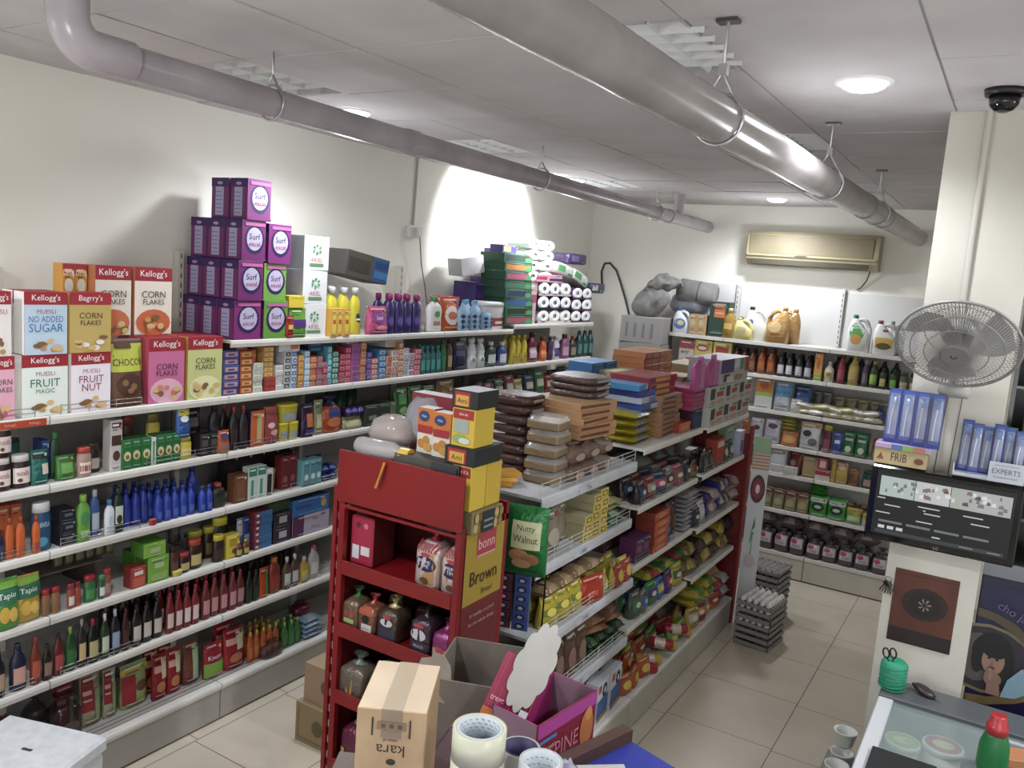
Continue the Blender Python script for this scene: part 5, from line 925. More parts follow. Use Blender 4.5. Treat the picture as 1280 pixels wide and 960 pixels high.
R_(s, 797, 815, 2, 1, .13, C('4a1a48', ('r', .2, .4, .8, .7, '7a3a70'), side='5a2050'), 'soup_carton', 'purple carton', d=.1, cat='carton'); R_(s, 816, 834, 1, 5, .046, C('b8481c', ('e', .5, .5, .3, .3, 'c87048'), side='8a2a1c'), 'soup_carton', 'bright orange carton', d=.12, inn=0, cat='carton')
R_(s, 834, 841, 1, 2, .05, C('2a3a88', ('r', .2, .3, .8, .7, '5a68a8')), 'soup_carton', 'narrow blue carton', d=.1, cat='carton'); R_(s, 841, 855, 2, 1, .22, Pk('4a2824', ('r', .2, .3, .8, .6, '6a4030')), 'masala_pouch', 'brown masala pouch', d=.06, inn=.05)
R_(s, 855, 876, 1, 8, .029, Pw('a8a4a8', 'b8b4b8', seed=3), 'napkin_pack', 'white flat packet', d=.16, inn=.01)
R_(s, 800, 850, 4, 1, .24, C('6a3a38', ('r', .1, .3, .9, .8, '7a4a44')), 'soup_carton', 'reddish carton at the back', d=.1, inn=.22, cat='carton')
c2 = [('4a5a48', 'grey-green'), ('6a6a5c', 'ash'), ('2a7a44', 'green'), ('2a5ac0', 'blue'), ('4a2a80', 'violet'), ('b0a828', 'yellow'), ('a8342c', 'red')]
fill(g(1, 3), 795, 866, 7, .14, c2, 'p', 'snack_pouch', 'tilted snack pouch', back=1); fill(g(1, 3), 815, 866, 3, .05, [('a8a02c', 'lemon'), ('2f7a40', 'leaf green'), ('a83434', 'scarlet')], 'w', 'snack_packet', 'lying packet over the pouches', up=.155, d=.14)
s = gb(BM)
R_(s, 781, 815, 3, 1, .11, Pk('b04a1c', ('e', .5, .5, .3, .2, 'c8a838'), seed=2), 'snack_bag', 'orange-red snack bag', d=.09, inn=.01, yaw=.4, back=1)
fill(s, 781, 865, 6, .10, [('a87820', 'amber'), ('a8242c', 'crimson'), ('c0a428', 'yellow'), ('b85028', 'orange'), ('3a8a34', 'green'), ('8a2028', 'dark red')], 'p', 'snack_bag', 'upright snack bag behind', inn=.14, back=1)
for i in range(6):
    b = MB(); L_ = .16; b.tube([(-L_ / 2, 0, .032), (-L_ / 2 + .01, 0, .032), (L_ / 2 - .01, 0, .032), (L_ / 2, 0, .032)], [.018, .032, .032, .018], mat(['b02430', 'c09a28', 'a82a34', 'b8a030', 'a82430', 'c08838'][i], 'f'), 14); b.tube([(-.03, 0, .032), (.03, 0, .032)], .0326, mat('c8b8a0', 'f'), 14)
    o = link('biscuit_roll', b); y = along('x', 806 + 9.5 * i, -1.58, .25); o.location = (-1.585 - .02 * (i % 2), y, .209 + .062 * (1 if i in (2, 4) else 0)); o.rotation_euler = (0, 0, .5 + .25 * math.sin(i * 2.1)); tag(o, "%s biscuit roll, %s of six rolls tumbled on gondola's middle base shelf" % (['red', 'yellow', 'red', 'yellow', 'red', 'orange'][i], ['leftmost', 'second from left', 'third from left', 'fourth from left', 'fifth from left', 'rightmost'][i]), 'biscuit roll', 'biscuit rolls tumbled on the base shelf')
R_(s, 845, 866, 2, 1, .10, Pk('5a8a34', ('r', .2, .3, .8, .6, 'b0b048')), 'snack_bag', 'green snack bag', d=.08, inn=.03)
# far bay lower
s = g(2, 1)
R_(s, 897, 908, 1, 1, .18, C('b02c1c', ('r', .1, .7, .9, .9, 'c8c0b8')), 'noodle_carton', 'vivid red carton', d=.08, cat='carton'); R_(s, 908, 922, 2, 1, .13, Pk('3a3434', ('e', .5, .5, .3, .2, 'a8a8a8')), 'coffee_pouch', 'black and white pouch', d=.06)
R_(s, 914, 928, 1, 1, .22, C('7a9a78', ('r', .1, .1, .9, .5, '8aa88a'), kind='p'), 'tea_carton', 'tall sage carton', d=.06, inn=.06, cat='carton'); R_(s, 926, 932, 1, 1, .17, C('b0b0d0', ('r', .3, .1, .7, .6, '4a6ab0')), 'tea_carton', 'narrow lilac carton', d=.05, cat='carton')
R_(s, 882, 897, 2, 1, .13, Pk('2c2c2a', ('r', .2, .3, .8, .6, '5a5448')), 'coffee_pouch', 'dark coffee pouch', d=.06, back=1)
s = g(2, 2)
fill(s, 871, 884, 2, .15, [('2a2c48', 'dark navy'), ('b0b0b8', 'white')], 'p', 'oats_pouch', 'oats pouch'); fill(s, 884, 926, 5, .09, [('2c2478', 'indigo'), ('b8a8a8', 'pale'), ('3a308a', 'violet-blue'), ('b88a78', 'salmon'), ('a8a89a', 'bone')], 'w', 'wafer_packet', 'leaning wafer packet', d=.15, lev=2)
R_(s, 880, 925, 4, 1, .22, Pk('4a5a30', ('r', .1, .3, .9, .6, '5a6a40')), 'spice_pouch', 'olive spice pouch behind', d=.06, inn=.15)
fill(g(2, 3), 862, 920, 6, .10, [('6a5828', 'bronze'), ('2c1c24', 'black-plum'), ('a08a2c', 'gold'), ('4a3a2c', 'brown'), ('b0982c', 'yellow'), ('3a2a34', 'dark violet')], 'w', 'chocolate_packet', 'flat chocolate packet', d=.15, lev=2); R_(g(2, 3), 870, 920, 4, 1, .22, C('4a1c30', ('r', .2, .2, .8, .7, '5a2840')), 'tea_carton', 'plum carton at the back', d=.08, inn=.2, cat='carton')
s = gb(BF)
fill(s, 866, 900, 4, .13, [('a88a24', 'golden'), ('a8202c', 'red'), ('a8a4ac', 'white'), ('c06a28', 'orange')], 'p', 'noodle_pack', 'noodle pack', back=1); R_(s, 868, 896, 2, 2, .06, Pw('b09a28', '3a8a34', seed=5), 'noodle_pack', 'yellow and green lying noodle pack', d=.16, up=.15, inn=.0, yaw=.3)
fill(s, 896, 912, 2, .10, [('b02830', 'cherry'), ('a8a8b0', 'silver')], 'w', 'napkin_pack', 'lying pack', lev=2, d=.16)
b = MB(); b.box(-.22, .22, 0, .003, 0, .3, MCARD); o = link('cardboard_sheet', b); o.location = (-1.66, 5.62, .36); o.rotation_euler = (-.95, 0, 1.2); tag(o, 'brown cardboard sheet lying over goods at the far base shelf', 'cardboard')
# hanging green walnut bag and strip at the near end
b = MB(); w_, h_ = .19, .30; R = [(0, .09, .006, 2), (.02, .092, .012, 2), (.10, .09, .04, 2.2), (.2, .088, .035, 2.2), (.27, .09, .012, 2), (h_, .092, .004, 2)]
b.loft(R, mat('1c7a34', 'f'), cy=.04, seg=20, noise=.003, seed=2); F = lambda x, z: sup(R, .08)(x, z) - .003
b.art([('r', .2, .42, .85, .80, 'c8c890'), ('t', 'Nutty', .52, .70, .10, '2a4a28', .5), ('t', 'Walnut', .52, .56, .10, '2a4a28', .55), ('e', .4, .32, .24, .10, 'b87a48'), ('e', .65, .28, .2, .09, 'a86a3c'), ('e', .45, .20, .22, .07, 'c08a58'), ('r', .05, .03, .95, .08, '10602a')], w_, h_, F)
o = link('walnut_bag', b); o.location = (-1.605, 2.87, 1.20); o.rotation_euler = (.04, 0, .25); tag(o, 'large glossy green walnut bag hanging at the near end of the gondola', 'nut bag')
for k in range(2):
    r = empty('sachet_strip', (-1.70 + .075 * k, 2.90 + .02 * k, .95)); r.rotation_euler = (0, 0, .3); b = MB(); b.box(-.035, .035, 0, .012, 0, .25, mat(['3a2430', '4a68b0'][k], 'f'), c=.002)
    b.art([('r', .05, .02 + .16 * i, .95, .16 + .16 * i, ['6a2a38', '38549c'][k]) for i in range(6)] + [('e', .5, .09 + .16 * i, .3, .05, '1c2450') for i in range(6)] + [('e', .5, .09 + .16 * i, .16, .028, 'a8a8c0') for i in range(6)], .07, .25); link('sachets', b, r)
    tag(r, ['dark red sachet strip hanging under the green walnut bag', 'blue sachet strip hanging beside the dark red strip'][k], 'sachet strip', 'sachet strips at the gondola end')
r = empty('wire_side_rack', (-1.60, 2.96, 0)); tag(r, 'thin dark wire display rack at the near end of the gondola', 'wire rack')
b = MB()
for x in (-.16, .06): b.tube([(x, 0, .0), (x, 0, 1.18)], .004, mat('2a2a2c', 'm'), 6)
for z in (.35, .60, .85, 1.16): b.tube([(-.16, 0, z), (.06, 0, z)], .003, mat('2a2a2c', 'm'), 6)
link('frame', b, r)

# ------------------------------------------------------------------ goods on the back wall shelves
BP = ["back wall's top shelf", "back wall's second shelf", "back wall's third shelf", "back wall's fourth shelf", "back wall's fifth shelf", "back wall's sixth shelf", "back wall's bottom shelf"]
k_ = [S('y', BY, z, p) for z, p in zip(BZ + [.218], BP)]
s = k_[0]
R_(s, 838, 859, 1, 1, .22, Jg('c0c4c8', '3a4a98', ('e', .45, .38, .36, .22, '4a68b0'), ('e', .5, .42, .2, .1, 'c8c060')), 'bleach_jug', 'white jug with blue label', d=.12)
R_(s, 859, 880, 2, 1, .18, C('b09060', ('e', .45, .6, .3, .15, 'c0a878'), ('r', .15, .2, .8, .35, '9a7a4c')), 'oil_can', 'tan oil can', d=.1, cat='can')
R_(s, 882, 907, 1, 1, .31, C('1e3c2c', ('r', .25, .55, .8, .95, 'c8622c'), ('r', .3, .65, .75, .7, 'd89060'), ('r', .2, .1, .8, .2, '2a4a38'), top='8a9090'), 'oil_tin', 'dark green tin with orange label', d=.15, inn=.03, cat='tin')
R_(s, 899, 916, 1, 1, .26, B('b88a28', 'c8b070', None, 'round', [('r', .2, .3, .8, .5, 'c8a040')], 'l'), 'oil_bottle', 'golden oil bottle', d=.1, inn=.0)
R_(s, 916, 926, 1, 1, .2, B('8a8074', '9a8c7c', 'a8a094', 'round', kind='l'), 'oil_bottle', 'murky clear bottle', d=.08, inn=.06)
R_(s, 914, 938, 1, 1, .185, Jg('c8b868', 'c8b868', ('r', .2, .3, .7, .6, 'a8985c')), 'oil_jug', 'small pale yellow jug', d=.1, inn=.0)
R_(s, 925, 954, 1, 1, .29, Jg('c8c8b8', '1c1c1c', ('e', .3, .55, .12, .08, '3a5a98')), 'oil_jug', 'large translucent jug with black cap', d=.13, inn=.05)
R_(s, 954, 983, 1, 1, .31, Jg('b88a48', 'b88a48', ('e', .4, .45, .3, .16, 'c8a468'), ('r', .25, .22, .65, .28, '8a4a20'), kind='f', flip=True), 'oil_jug', 'golden oil jug in front', d=.12, inn=.0)
R_(s, 962, 992, 1, 1, .30, Jg('a87a40', 'b88a48', kind='f', flip=True), 'oil_jug', 'golden oil jug behind', d=.1, inn=.14)
R_(s, 1055, 1085, 1, 1, .30, Jg('d0d2d0', '3a8a4a', ('e', .42, .55, .33, .24, '4aa03c'), ('e', .4, .34, .24, .14, 'c88a3c'), ('t', 'Saffola', .42, .66, .06, 'e0e8e0', .5)), 'oil_jug', 'white oil jug with green label', d=.13, inn=.01)
R_(s, 1086, 1118, 1, 1, .27, Jg('d0d2d0', 'a83a3c', ('r', .15, .2, .85, .5, 'c8a030'), ('e', .5, .25, .3, .10, '5a4a28'), ('r', .4, .68, .62, .74, 'a83a3c')), 'oil_jug', 'white oil jug with yellow and red label', d=.13, inn=.02)
R_(S('y', 7.33, 2.0, BP[0]), 1104, 1128, 1, 1, .27, Jg('c4c6c4', '8a8a8a'), 'oil_jug', 'white oil jug behind the yellow label', d=.12, inn=.0)
# corner pile of cartons and cloth bags
for k in range(3):
    b = MB(); b.box(-.20, .20, 0, .30, 0, .235, mat('8f8c88', 'c'), mat('85827e', 'c'), mat('989590', 'c'), c=.003); b.art([('r', .12 + .2 * i, .2, .18 + .2 * i, .75, '6f7274') for i in range(4)], .40, .235)
    o = link('grey_carton', b); o.location = (-2.92 + .01 * k, 7.02, 1.412 + .237 * k); o.rotation_euler = (0, 0, .04 * (-1) ** k); tag(o, 'grey closed carton, %s of three stacked in the far corner' % ['bottom', 'middle', 'topmost'][k], 'carton', 'grey cartons in the far corner')
b = MB(); b.box(-.21, .21, 0, .33, 0, 1.41, mat('7a7672', 'c'), mat('72706c', 'c'), c=.004); b.art([('r', .0, .48, 1, .5, '5a5652')], .58, 1.17); o = link('tall_carton', b); o.location = (-2.92, 7.01, .0); tag(o, 'tall dim carton on the floor carrying the grey corner cartons', 'carton')
def cloth(name, loc, sx, sy, sz, seed, label):
    rr = random.Random(seed); b = MB(); nu, nv = 44, 16; V = []
    ph = [rr.uniform(0, 6.28) for _ in range(8)]
    for j in range(nv):
        t = j / (nv - 1); q = max(.0, math.sin(PI * (.07 + .90 * t))) ** .55
        for i in range(nu):
            a = 2 * PI * i / nu
            f = 1 + .10 * math.sin(3 * a + ph[0] + 2.5 * t) + .07 * math.sin(7 * a + ph[1] - 4 * t) + .045 * math.sin(13 * a + ph[2] + 7 * t) + .03 * math.sin(21 * a + ph[3] - 9 * t)
            z = sz * t * (1 + .12 * math.sin(2 * a + ph[4]) * t) + .012 * math.sin(5 * a + 9 * t + ph[5])
            V.append((sx * q * f * math.cos(a) + .03 * math.sin(5 * t + ph[6]), sy * q * f * math.sin(a), max(z, 0)))
    F = [(j * nu + i, j * nu + (i + 1) % nu, (j + 1) * nu + (i + 1) % nu, (j + 1) * nu + i) for j in range(nv - 1) for i in range(nu)]
    mm = noisy('cloth_%d' % seed, '6f6d6b', '858381', 14, .9, .5); b.add(V, F, mm, True); b.add(V, [tuple(range((nv - 1) * nu, nv * nu)), tuple(range(nu - 1, -1, -1))], mm)
    b.tube([(sx * .5 * math.cos(k) + .02, sy * .5 * math.sin(k), sz * (.86 + .05 * math.sin(2 * k))) for k in [2 * PI * q / 24 for q in range(24)]], .012, mm, 6, True)
    o = link(name, b); o.location = loc; tag(o, label, 'cloth bag')
cloth('cloth_bag', (-2.90, 7.17, 2.125), .16, .12, .27, 1, 'slouching grey cloth bag on the corner cartons'); cloth('cloth_bag', (-2.80, 7.19, 2.36), .15, .11, .14, 2, 'crumpled grey cloth bag topping the corner pile')
b = MB(); b.tube([(-.19, 0, .1), (-.17, 0, .1), (.15, 0, .1), (.17, 0, .1)], [.08, .105, .105, .08], noisy('roll_cloth', '6c6a68', '7e7c7a', 8, .9, .25), 20); b.tube([(.0, 0, .1), (.012, 0, .1)], .107, mat('4c4a48', 'w'), 20); o = link('cloth_roll', b); o.location = (-2.53, 7.36, 2.27); o.rotation_euler = (0, .10, .15); tag(o, 'thick rolled grey cloth lying above the dark green tin', 'cloth roll')
b = MB(); R = [(0, .16, .1, 2.5), (.05, .19, .12, 2.5), (.14, .17, .11, 2.2), (.2, .08, .06, 2)]; b.loft(R, mat('7c8498', 'l'), cy=0, seg=22, noise=.014, seed=5); o = link('plastic_bag', b); o.location = (-2.60, 7.40, 2.185); tag(o, 'bluish crumpled plastic bag under the rolled cloth', 'plastic bag')
# second
s = k_[1]
R_(s, 846, 865, 1, 1, .22, C('b0aca0', ('r', 0, .65, 1, 1, 'a82c34'), ('t', 'wer', .4, .5, .15, '3a3a38', .6), ('r', .5, .1, .9, .3, 'b83028')), 'flour_pack', 'white pack with red top', d=.1, cat='pack')
R_(s, 865, 887, 1, 1, .235, C('b8a840', ('e', .45, .7, .36, .13, 'a83040'), ('e', .45, .7, .26, .07, 'd0b8b0')), 'spice_box', 'yellow box with red oval', d=.1, cat='box')
R_(s, 888, 911, 1, 1, .235, C('b8a840', ('r', .15, .6, .85, .8, 'a83030'), ('e', .5, .3, .3, .1, 'c8b868')), 'spice_box', 'yellow box with red band', d=.1, cat='box')
R_(s, 912, 942, 3, 1, .2, B('6a3a1c', '3a2018', '8a5a34'), 'syrup_bottle', 'amber bottle', d=.07, back=1)
R_(s, 943, 966, 2, 1, .215, B('8a3a1c', '6a2818', 'b0582c', 'round'), 'squash_bottle', 'red-orange squash bottle', d=.08, back=1)
R_(s, 968, 989, 2, 1, .20, B('16121a', '241c24', 'c0bcc0', 'round'), 'syrup_bottle', 'black bottle with plain white label', d=.08, back=1)
R_(s, 990, 1013, 2, 1, .20, B('16121a', '241c24', 'b0acb4', 'round', [('p', [(.35, .2), (.6, .42), (.5, .2)], '3a3440')]), 'syrup_bottle', 'black bottle with printed white label', d=.08, back=1)
R_(s, 1015, 1025, 1, 1, .23, C('c8843a', ('r', 0, 0, 1, .25, '8ab02c'), ('e', .5, .6, .25, .15, 'a85a28')), 'juice_pack', 'slim orange pack with green base', d=.06, cat='pack')
R_(s, 1027, 1040, 1, 1, .17, B('c0b8a0', 'd0ccc0', 'a89c58', 'sauce', [('e', .5, .38, .25, .1, '5a4a30')]), 'dressing_bottle', 'cream dressing bottle', d=.07)
R_(s, 1043, 1054, 1, 1, .24, B('8a2430', '7a1c28', 'a04048', 'round'), 'squash_bottle', 'tall crimson squash bottle', d=.07)
R_(s, 1057, 1071, 1, 1, .245, B('a8902c', 'b8a02c', 'a8885c', 'sauce'), 'squash_bottle', 'tall yellow squash bottle', d=.08)
R_(s, 1074, 1083, 1, 1, .22, B('4a4450', '8a8a94', '6a6470', 'round'), 'squash_bottle', 'grey-violet bottle', d=.06)
R_(s, 1083, 1095, 1, 1, .22, B('2c3a1c', 'a8983c', '8ab03c', 'round'), 'oil_bottle', 'green-labelled bottle with gold cap', d=.07)
R_(s, 1096, 1106, 1, 1, .17, B('1f2c1c', '3a3a28', 'b0a060', 'flat'), 'oil_bottle', 'dark bottle with tan label', d=.06)
R_(s, 1109, 1119, 1, 1, .17, B('1c3a20', '2a5a2c', '6aa83c', 'flat'), 'oil_bottle', 'dark bottle with bright green label', d=.06)
R_(s, 1121, 1146, 2, 1, .155, B('4a4a2c', '3a4a2c', 'b0987a', 'jar'), 'pickle_jar', 'pickle jar with beige label', d=.07, cat='jar')
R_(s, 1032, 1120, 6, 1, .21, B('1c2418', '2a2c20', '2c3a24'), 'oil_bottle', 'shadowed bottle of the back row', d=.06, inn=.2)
# third
s = k_[2]
R_(s, 941, 963, 1, 1, .27, C('b8b8b0', ('r', 0, .5, 1, 1, 'b8602c'), ('r', 0, .42, 1, .52, '7aa82c'), ('e', .5, .75, .25, .12, '9a4a20')), 'rice_bag', 'orange, green and white bag', d=.09, cat='bag')
R_(s, 963, 986, 1, 1, .25, Pk('a8b0b8', ('r', 0, .5, 1, .95, '4a88b8'), ('t', 'AASH', .5, .65, .12, '2a4a88')), 'flour_bag', 'light blue and silver bag', d=.1)
R_(s, 986, 1010, 1, 1, .23, Pk('2a4a80', ('r', .2, .3, .8, .6, '3a6098')), 'flour_bag', 'deep blue bag', d=.1, inn=.06)
R_(s, 985, 1000, 1, 1, .12, Pk('a8a89c'), 'flour_bag', 'small grey bag in front', d=.06)
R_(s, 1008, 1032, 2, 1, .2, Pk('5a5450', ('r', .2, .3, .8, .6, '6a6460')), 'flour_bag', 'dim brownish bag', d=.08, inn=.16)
nm = ['lowest', 'low', 'mid', 'upper']
for i in range(13):
    b = MB(); w_, h_ = rs.uniform(.15, .2), .046; parts = pillow(w_, h_, .11, ['b8b078', 'c8c4b0', 'c8bcb4', 'beb47c', 'ccc6a0'][i % 5], ['c0bcae'] if i % 2 else (), 'p', i); col_ = i % 7; tier = i // 7
    o = link('sugar_packet', parts[0][1]); x = along('y', 998 + 15.5 * col_ + 6 * tier, BY, 1.45); o.location = (x, BY + .02, 1.437 + .048 * tier); o.rotation_euler = (0, [.10, -.12, .16, -.10, .08, -.14, .1][col_] if tier else [.03, -.02, .03, -.02, .02, -.03, .02][col_], rs.uniform(-.25, .25))
    tag(o, "cream flat packet, %s of %s layer, on back wall's third shelf" % (['leftmost', 'second from left', 'third from left', 'fourth from left', 'fifth from left', 'sixth from left', 'rightmost'][col_], 'lower' if tier == 0 else 'upper'), 'packet', 'cream flat packets on the back wall')
R_(s, 1087, 1101, 1, 1, .15, Sk('2a4a98', seed=3), 'sweet_bag', 'blue gathered bag behind packets', d=.08, inn=.1)
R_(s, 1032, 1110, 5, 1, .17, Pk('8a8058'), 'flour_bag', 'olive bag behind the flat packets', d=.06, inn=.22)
# fourth
s = k_[3]
R_(s, 925, 934, 1, 1, .18, Pk('a85028'), 'snack_pouch', 'orange pouch half behind the gondola', d=.06); R_(s, 934, 951, 1, 1, .20, Pk('a8a8b4', ('e', .5, .6, .25, .1, '3a3444'), ('r', .2, .1, .8, .3, 'b8b8c4')), 'flour_pouch', 'silver pouch with dark emblem', d=.08)
R_(s, 952, 973, 1, 1, .21, Pk('b0aab8', ('e', .5, .72, .3, .1, '4a3454'), ('r', .15, .15, .85, .3, '8a84a0')), 'flour_pouch', 'wide silver pouch with violet emblem', d=.08)
R_(s, 973, 995, 1, 1, .13, Pk('b8602c', ('e', .5, .5, .4, .3, 'c08038')), 'papad_pack', 'orange pack under the olive packs', d=.08); R_(s, 973, 994, 1, 4, .03, Pw('a8a040', 'b8b058', seed=2), 'papad_pack', 'olive flat pack', d=.14, up=.135)
R_(s, 996, 1023, 1, 1, .23, Pk('b8b8bc', ('r', 0, .82, 1, .95, 'c89a2c'), ('e', .35, .6, .2, .12, '2a2a30'), ('e', .65, .3, .22, .14, '5a5a60')), 'papad_pack', 'white pack with gold band and ball', d=.08)
R_(s, 1025, 1037, 1, 1, .23, B('5a2030', 'a89a2c', '8a3c48', 'jar'), 'jelly_jar', 'maroon jar with mustard lid', d=.07, cat='jar'); R_(s, 1038, 1050, 1, 1, .185, Pk('2a4aa0', ('r', .2, .5, .8, .65, 'b0b8c8')), 'salt_pouch', 'blue pouch', d=.07)
R_(s, 1050, 1082, 2, 1, .20, Pk('1f6a38', ('e', .5, .3, .25, .14, 'b0c0a8'), ('r', .2, .65, .8, .75, 'a8b8a8')), 'salt_pouch', 'dark green pouch with white print', d=.07, back=1)
R_(s, 1086, 1102, 1, 1, .18, B('7a4a28', '9a2c1c', '8a6a3c', 'jar'), 'jelly_jar', 'brown jar with red lid', d=.07, cat='jar')
# fifth
s = k_[4]
R_(s, 958, 980, 1, 1, .20, Pk('b8bcc0', kind='p', seed=2), 'sugar_bag', 'plain white plastic bag', d=.08); R_(s, 962, 996, 2, 1, .07, C('b8b8b4', ('r', .1, .2, .9, .5, 'a8a8a8')), 'butter_box', 'low white box', d=.06, inn=-.0, cat='box'); R_(s, 980, 1000, 1, 1, .19, Pk('8a3428', ('e', .3, .5, .2, .14, 'b09080')), 'snack_pouch', 'brick red pouch', d=.07, inn=.08)
R_(s, 1000, 1019, 1, 1, .18, C('a08858', ('r', .1, .1, .9, .9, 'aa925f')), 'grain_box', 'plain tan box', d=.09, inn=.04, cat='box'); R_(s, 1017, 1036, 1, 1, .09, C('c0b8b8', ('r', 0, .5, 1, .9, 'b02434')), 'butter_box', 'white box with red band', d=.06, cat='box'); R_(s, 1021, 1034, 1, 1, .10, C('a82434', ('r', .2, .2, .8, .8, 'c0b0b0')), 'butter_box', 'red box on the banded white box', d=.06, up=.091, inn=.01, cat='box')
R_(s, 1036, 1042, 1, 1, .2, Pk('b89030'), 'snack_pouch', 'amber pouch', d=.05); R_(s, 1041, 1057, 1, 1, .18, Pk('b89a58', ('r', .1, .4, .9, .6, 'c8a028'), ('e', .5, .75, .25, .1, 'c8b898')), 'snack_pouch', 'straw pouch with yellow band', d=.07); R_(s, 1058, 1072, 1, 1, .15, Pk('7a4a28', ('r', .1, .7, .9, .85, 'a8642c')), 'snack_pouch', 'brown pouch', d=.07)
R_(s, 1075, 1090, 1, 1, .15, B('1f4a38', '2a4a38', 'a88a8c', 'jar'), 'ghee_jar', 'dark green jar with pink label', d=.08, cat='jar')
# sixth
s = k_[5]
R_(s, 948, 1008, 4, 1, .17, Pk('8a8058', ('r', .05, .75, .95, .98, '7a2424'), ('e', .5, .4, .35, .2, '9a9068'), kind='f', seed=4), 'dal_bag', 'khaki bag with dark red header', d=.09, back=1)
R_(s, 1008, 1055, 2, 1, .17, Pk('2f9a28', ('r', .05, .72, .95, .92, 'b8c0b8'), ('e', .5, .5, .36, .22, '16241c'), ('e', .5, .5, .2, .08, 'a8b0a8')), 'dal_bag', 'vivid green bag with black oval', d=.09, back=1)
R_(s, 1008, 1030, 1, 3, .035, Pw('2f9a28', '3aa834', seed=3), 'dal_packet', 'vivid green flat packet', d=.1, up=.172, inn=.06)
R_(s, 1055, 1075, 1, 1, .135, Pk('7aa82c', ('r', 0, .7, 1, .95, 'c88a2c'), ('r', .1, .2, .9, .5, 'a8b888')), 'dal_bag', 'lime bag with orange top', d=.08); R_(s, 1032, 1082, 3, 4, .035, Pw('9a4a38', 'b0a088', seed=6), 'dal_packet', 'brick and cream flat packet', d=.1, inn=.13); R_(s, 1076, 1086, 1, 1, .11, C('b0b4c0', ('r', 0, .5, 1, 1, 'b8902c')), 'spice_box', 'small white box', d=.06, cat='box')
# bottom
s = k_[6]
pr = [('r', .12, .3, .88, .72, 'b8b0b4'), ('e', .35, .6, .2, .1, 'b02c44'), ('t', 'fresh', .5, .42, .12, '4a3a48', .6)]
R_(s, 925, 1003, 4, 1, .20, Sk('5a4c54', *pr, kind='f', seed=3), 'rice_bag', 'clear bag with red and white label', d=.12, yaw=.15, back=1); R_(s, 1004, 1108, 5, 1, .17, Sk('5c5058', *pr, kind='f', seed=8), 'rice_bag', 'clear bag with white label', d=.12, yaw=.2, back=1)
R_(s, 940, 1100, 5, 1, .09, Pw('6a5a60', 'a89ca0', seed=5), 'rice_packet', 'clear packet lying over the bags', d=.14, up=.205, inn=.05, yaw=.3)

# ------------------------------------------------------------------ egg trays
def egg_tray(rows=6, cols=5, p=.046):
    m = MB(); nx, ny = cols * 6 + 1, rows * 6 + 1; V = []
    for j in range(ny):
        for i in range(nx):
            x, y = i / 6 * p, j / 6 * p; c = math.cos(2 * PI * i / 6) * .5 + .5; q = math.cos(2 * PI * j / 6) * .5 + .5
            V.append((x - cols * p / 2, y - rows * p / 2, .006 + .034 * max(c * q, (c + q - 1) * .45 if c + q > 1 else 0) + .002))
    F = [(j * nx + i, j * nx + i + 1, (j + 1) * nx + i + 1, (j + 1) * nx + i) for j in range(ny - 1) for i in range(nx - 1)]
    me = noisy('egg_pulp', '7c7874', '8c8884', 30, .95, .4); m.add(V, F, me, True)
    m.add([(x, y, z - .003) for x, y, z in V], [f[::-1] for f in F], me, True)
    W2, D2 = cols * p / 2 + .008, rows * p / 2 + .008
    for a in ((-W2, W2, -D2, -D2 + .01), (-W2, W2, D2 - .01, D2), (-W2, -W2 + .01, -D2, D2), (W2 - .01, W2, -D2, D2)): m.box(a[0], a[1], a[2], a[3], .003, .029, me, c=.002)
    return m
def egg():
    m = MB(); R = [(.0, .004, .004, 2), (.003, .011, .011, 2), (.010, .0175, .0175, 2), (.020, .0205, .0205, 2), (.030, .020, .020, 2), (.042, .0155, .0155, 2), (.050, .008, .008, 2), (.053, .003, .003, 2)]
    m.loft(R, mat('d0cdca', 'p'), seg=14); return m
tm = egg_tray().mesh('egg_tray'); em = egg().mesh('egg'); em.materials[0] = noisy('eggshell', 'cfccc8', 'dad7d2', 12, .5, .02)
def stack(cx, cy, rz, n, base, full, who, dz=.047, empty_top=0):
    for k in range(n):
        o = link('egg_tray', tm); o.location = (cx + rs.uniform(-.004, .004), cy + rs.uniform(-.004, .004), base + dz * k); o.rotation_euler = (0, 0, rz)
        pos = 'bottom' if k == 0 else 'topmost' if k == n - 1 else ORD[k] + ' up'
        tag(o, 'grey pulp egg tray, %s in the %s egg stack on the floor' % (pos, who), 'egg tray', 'egg trays of the %s stack' % who)
        if k >= n - empty_top: continue
        for j in range(6):
            for i in range(5):
                top = k == n - 1
                if not top and not ((j == 0 or i == 4) and k in (n - 2, n - 4)): continue
                e = link('egg', em); lx, ly = (i - 2) * .046, (j - 2.5) * .046
                e.location = (cx + lx * math.cos(rz) - ly * math.sin(rz), cy + lx * math.sin(rz) + ly * math.cos(rz), base + dz * k + .010); e.rotation_euler = (0, 0, rs.uniform(0, 6))
                tag(e, 'white egg sitting in the %s tray of the %s egg stack' % (pos, who), 'egg', 'white eggs in the %s tray of the %s stack' % (pos, who))
stack(-1.275, 5.74, -.12, 7, .0, 1, 'nearer'); stack(-1.36, 6.22, -.1, 9, .0, 1, 'farther', empty_top=3)

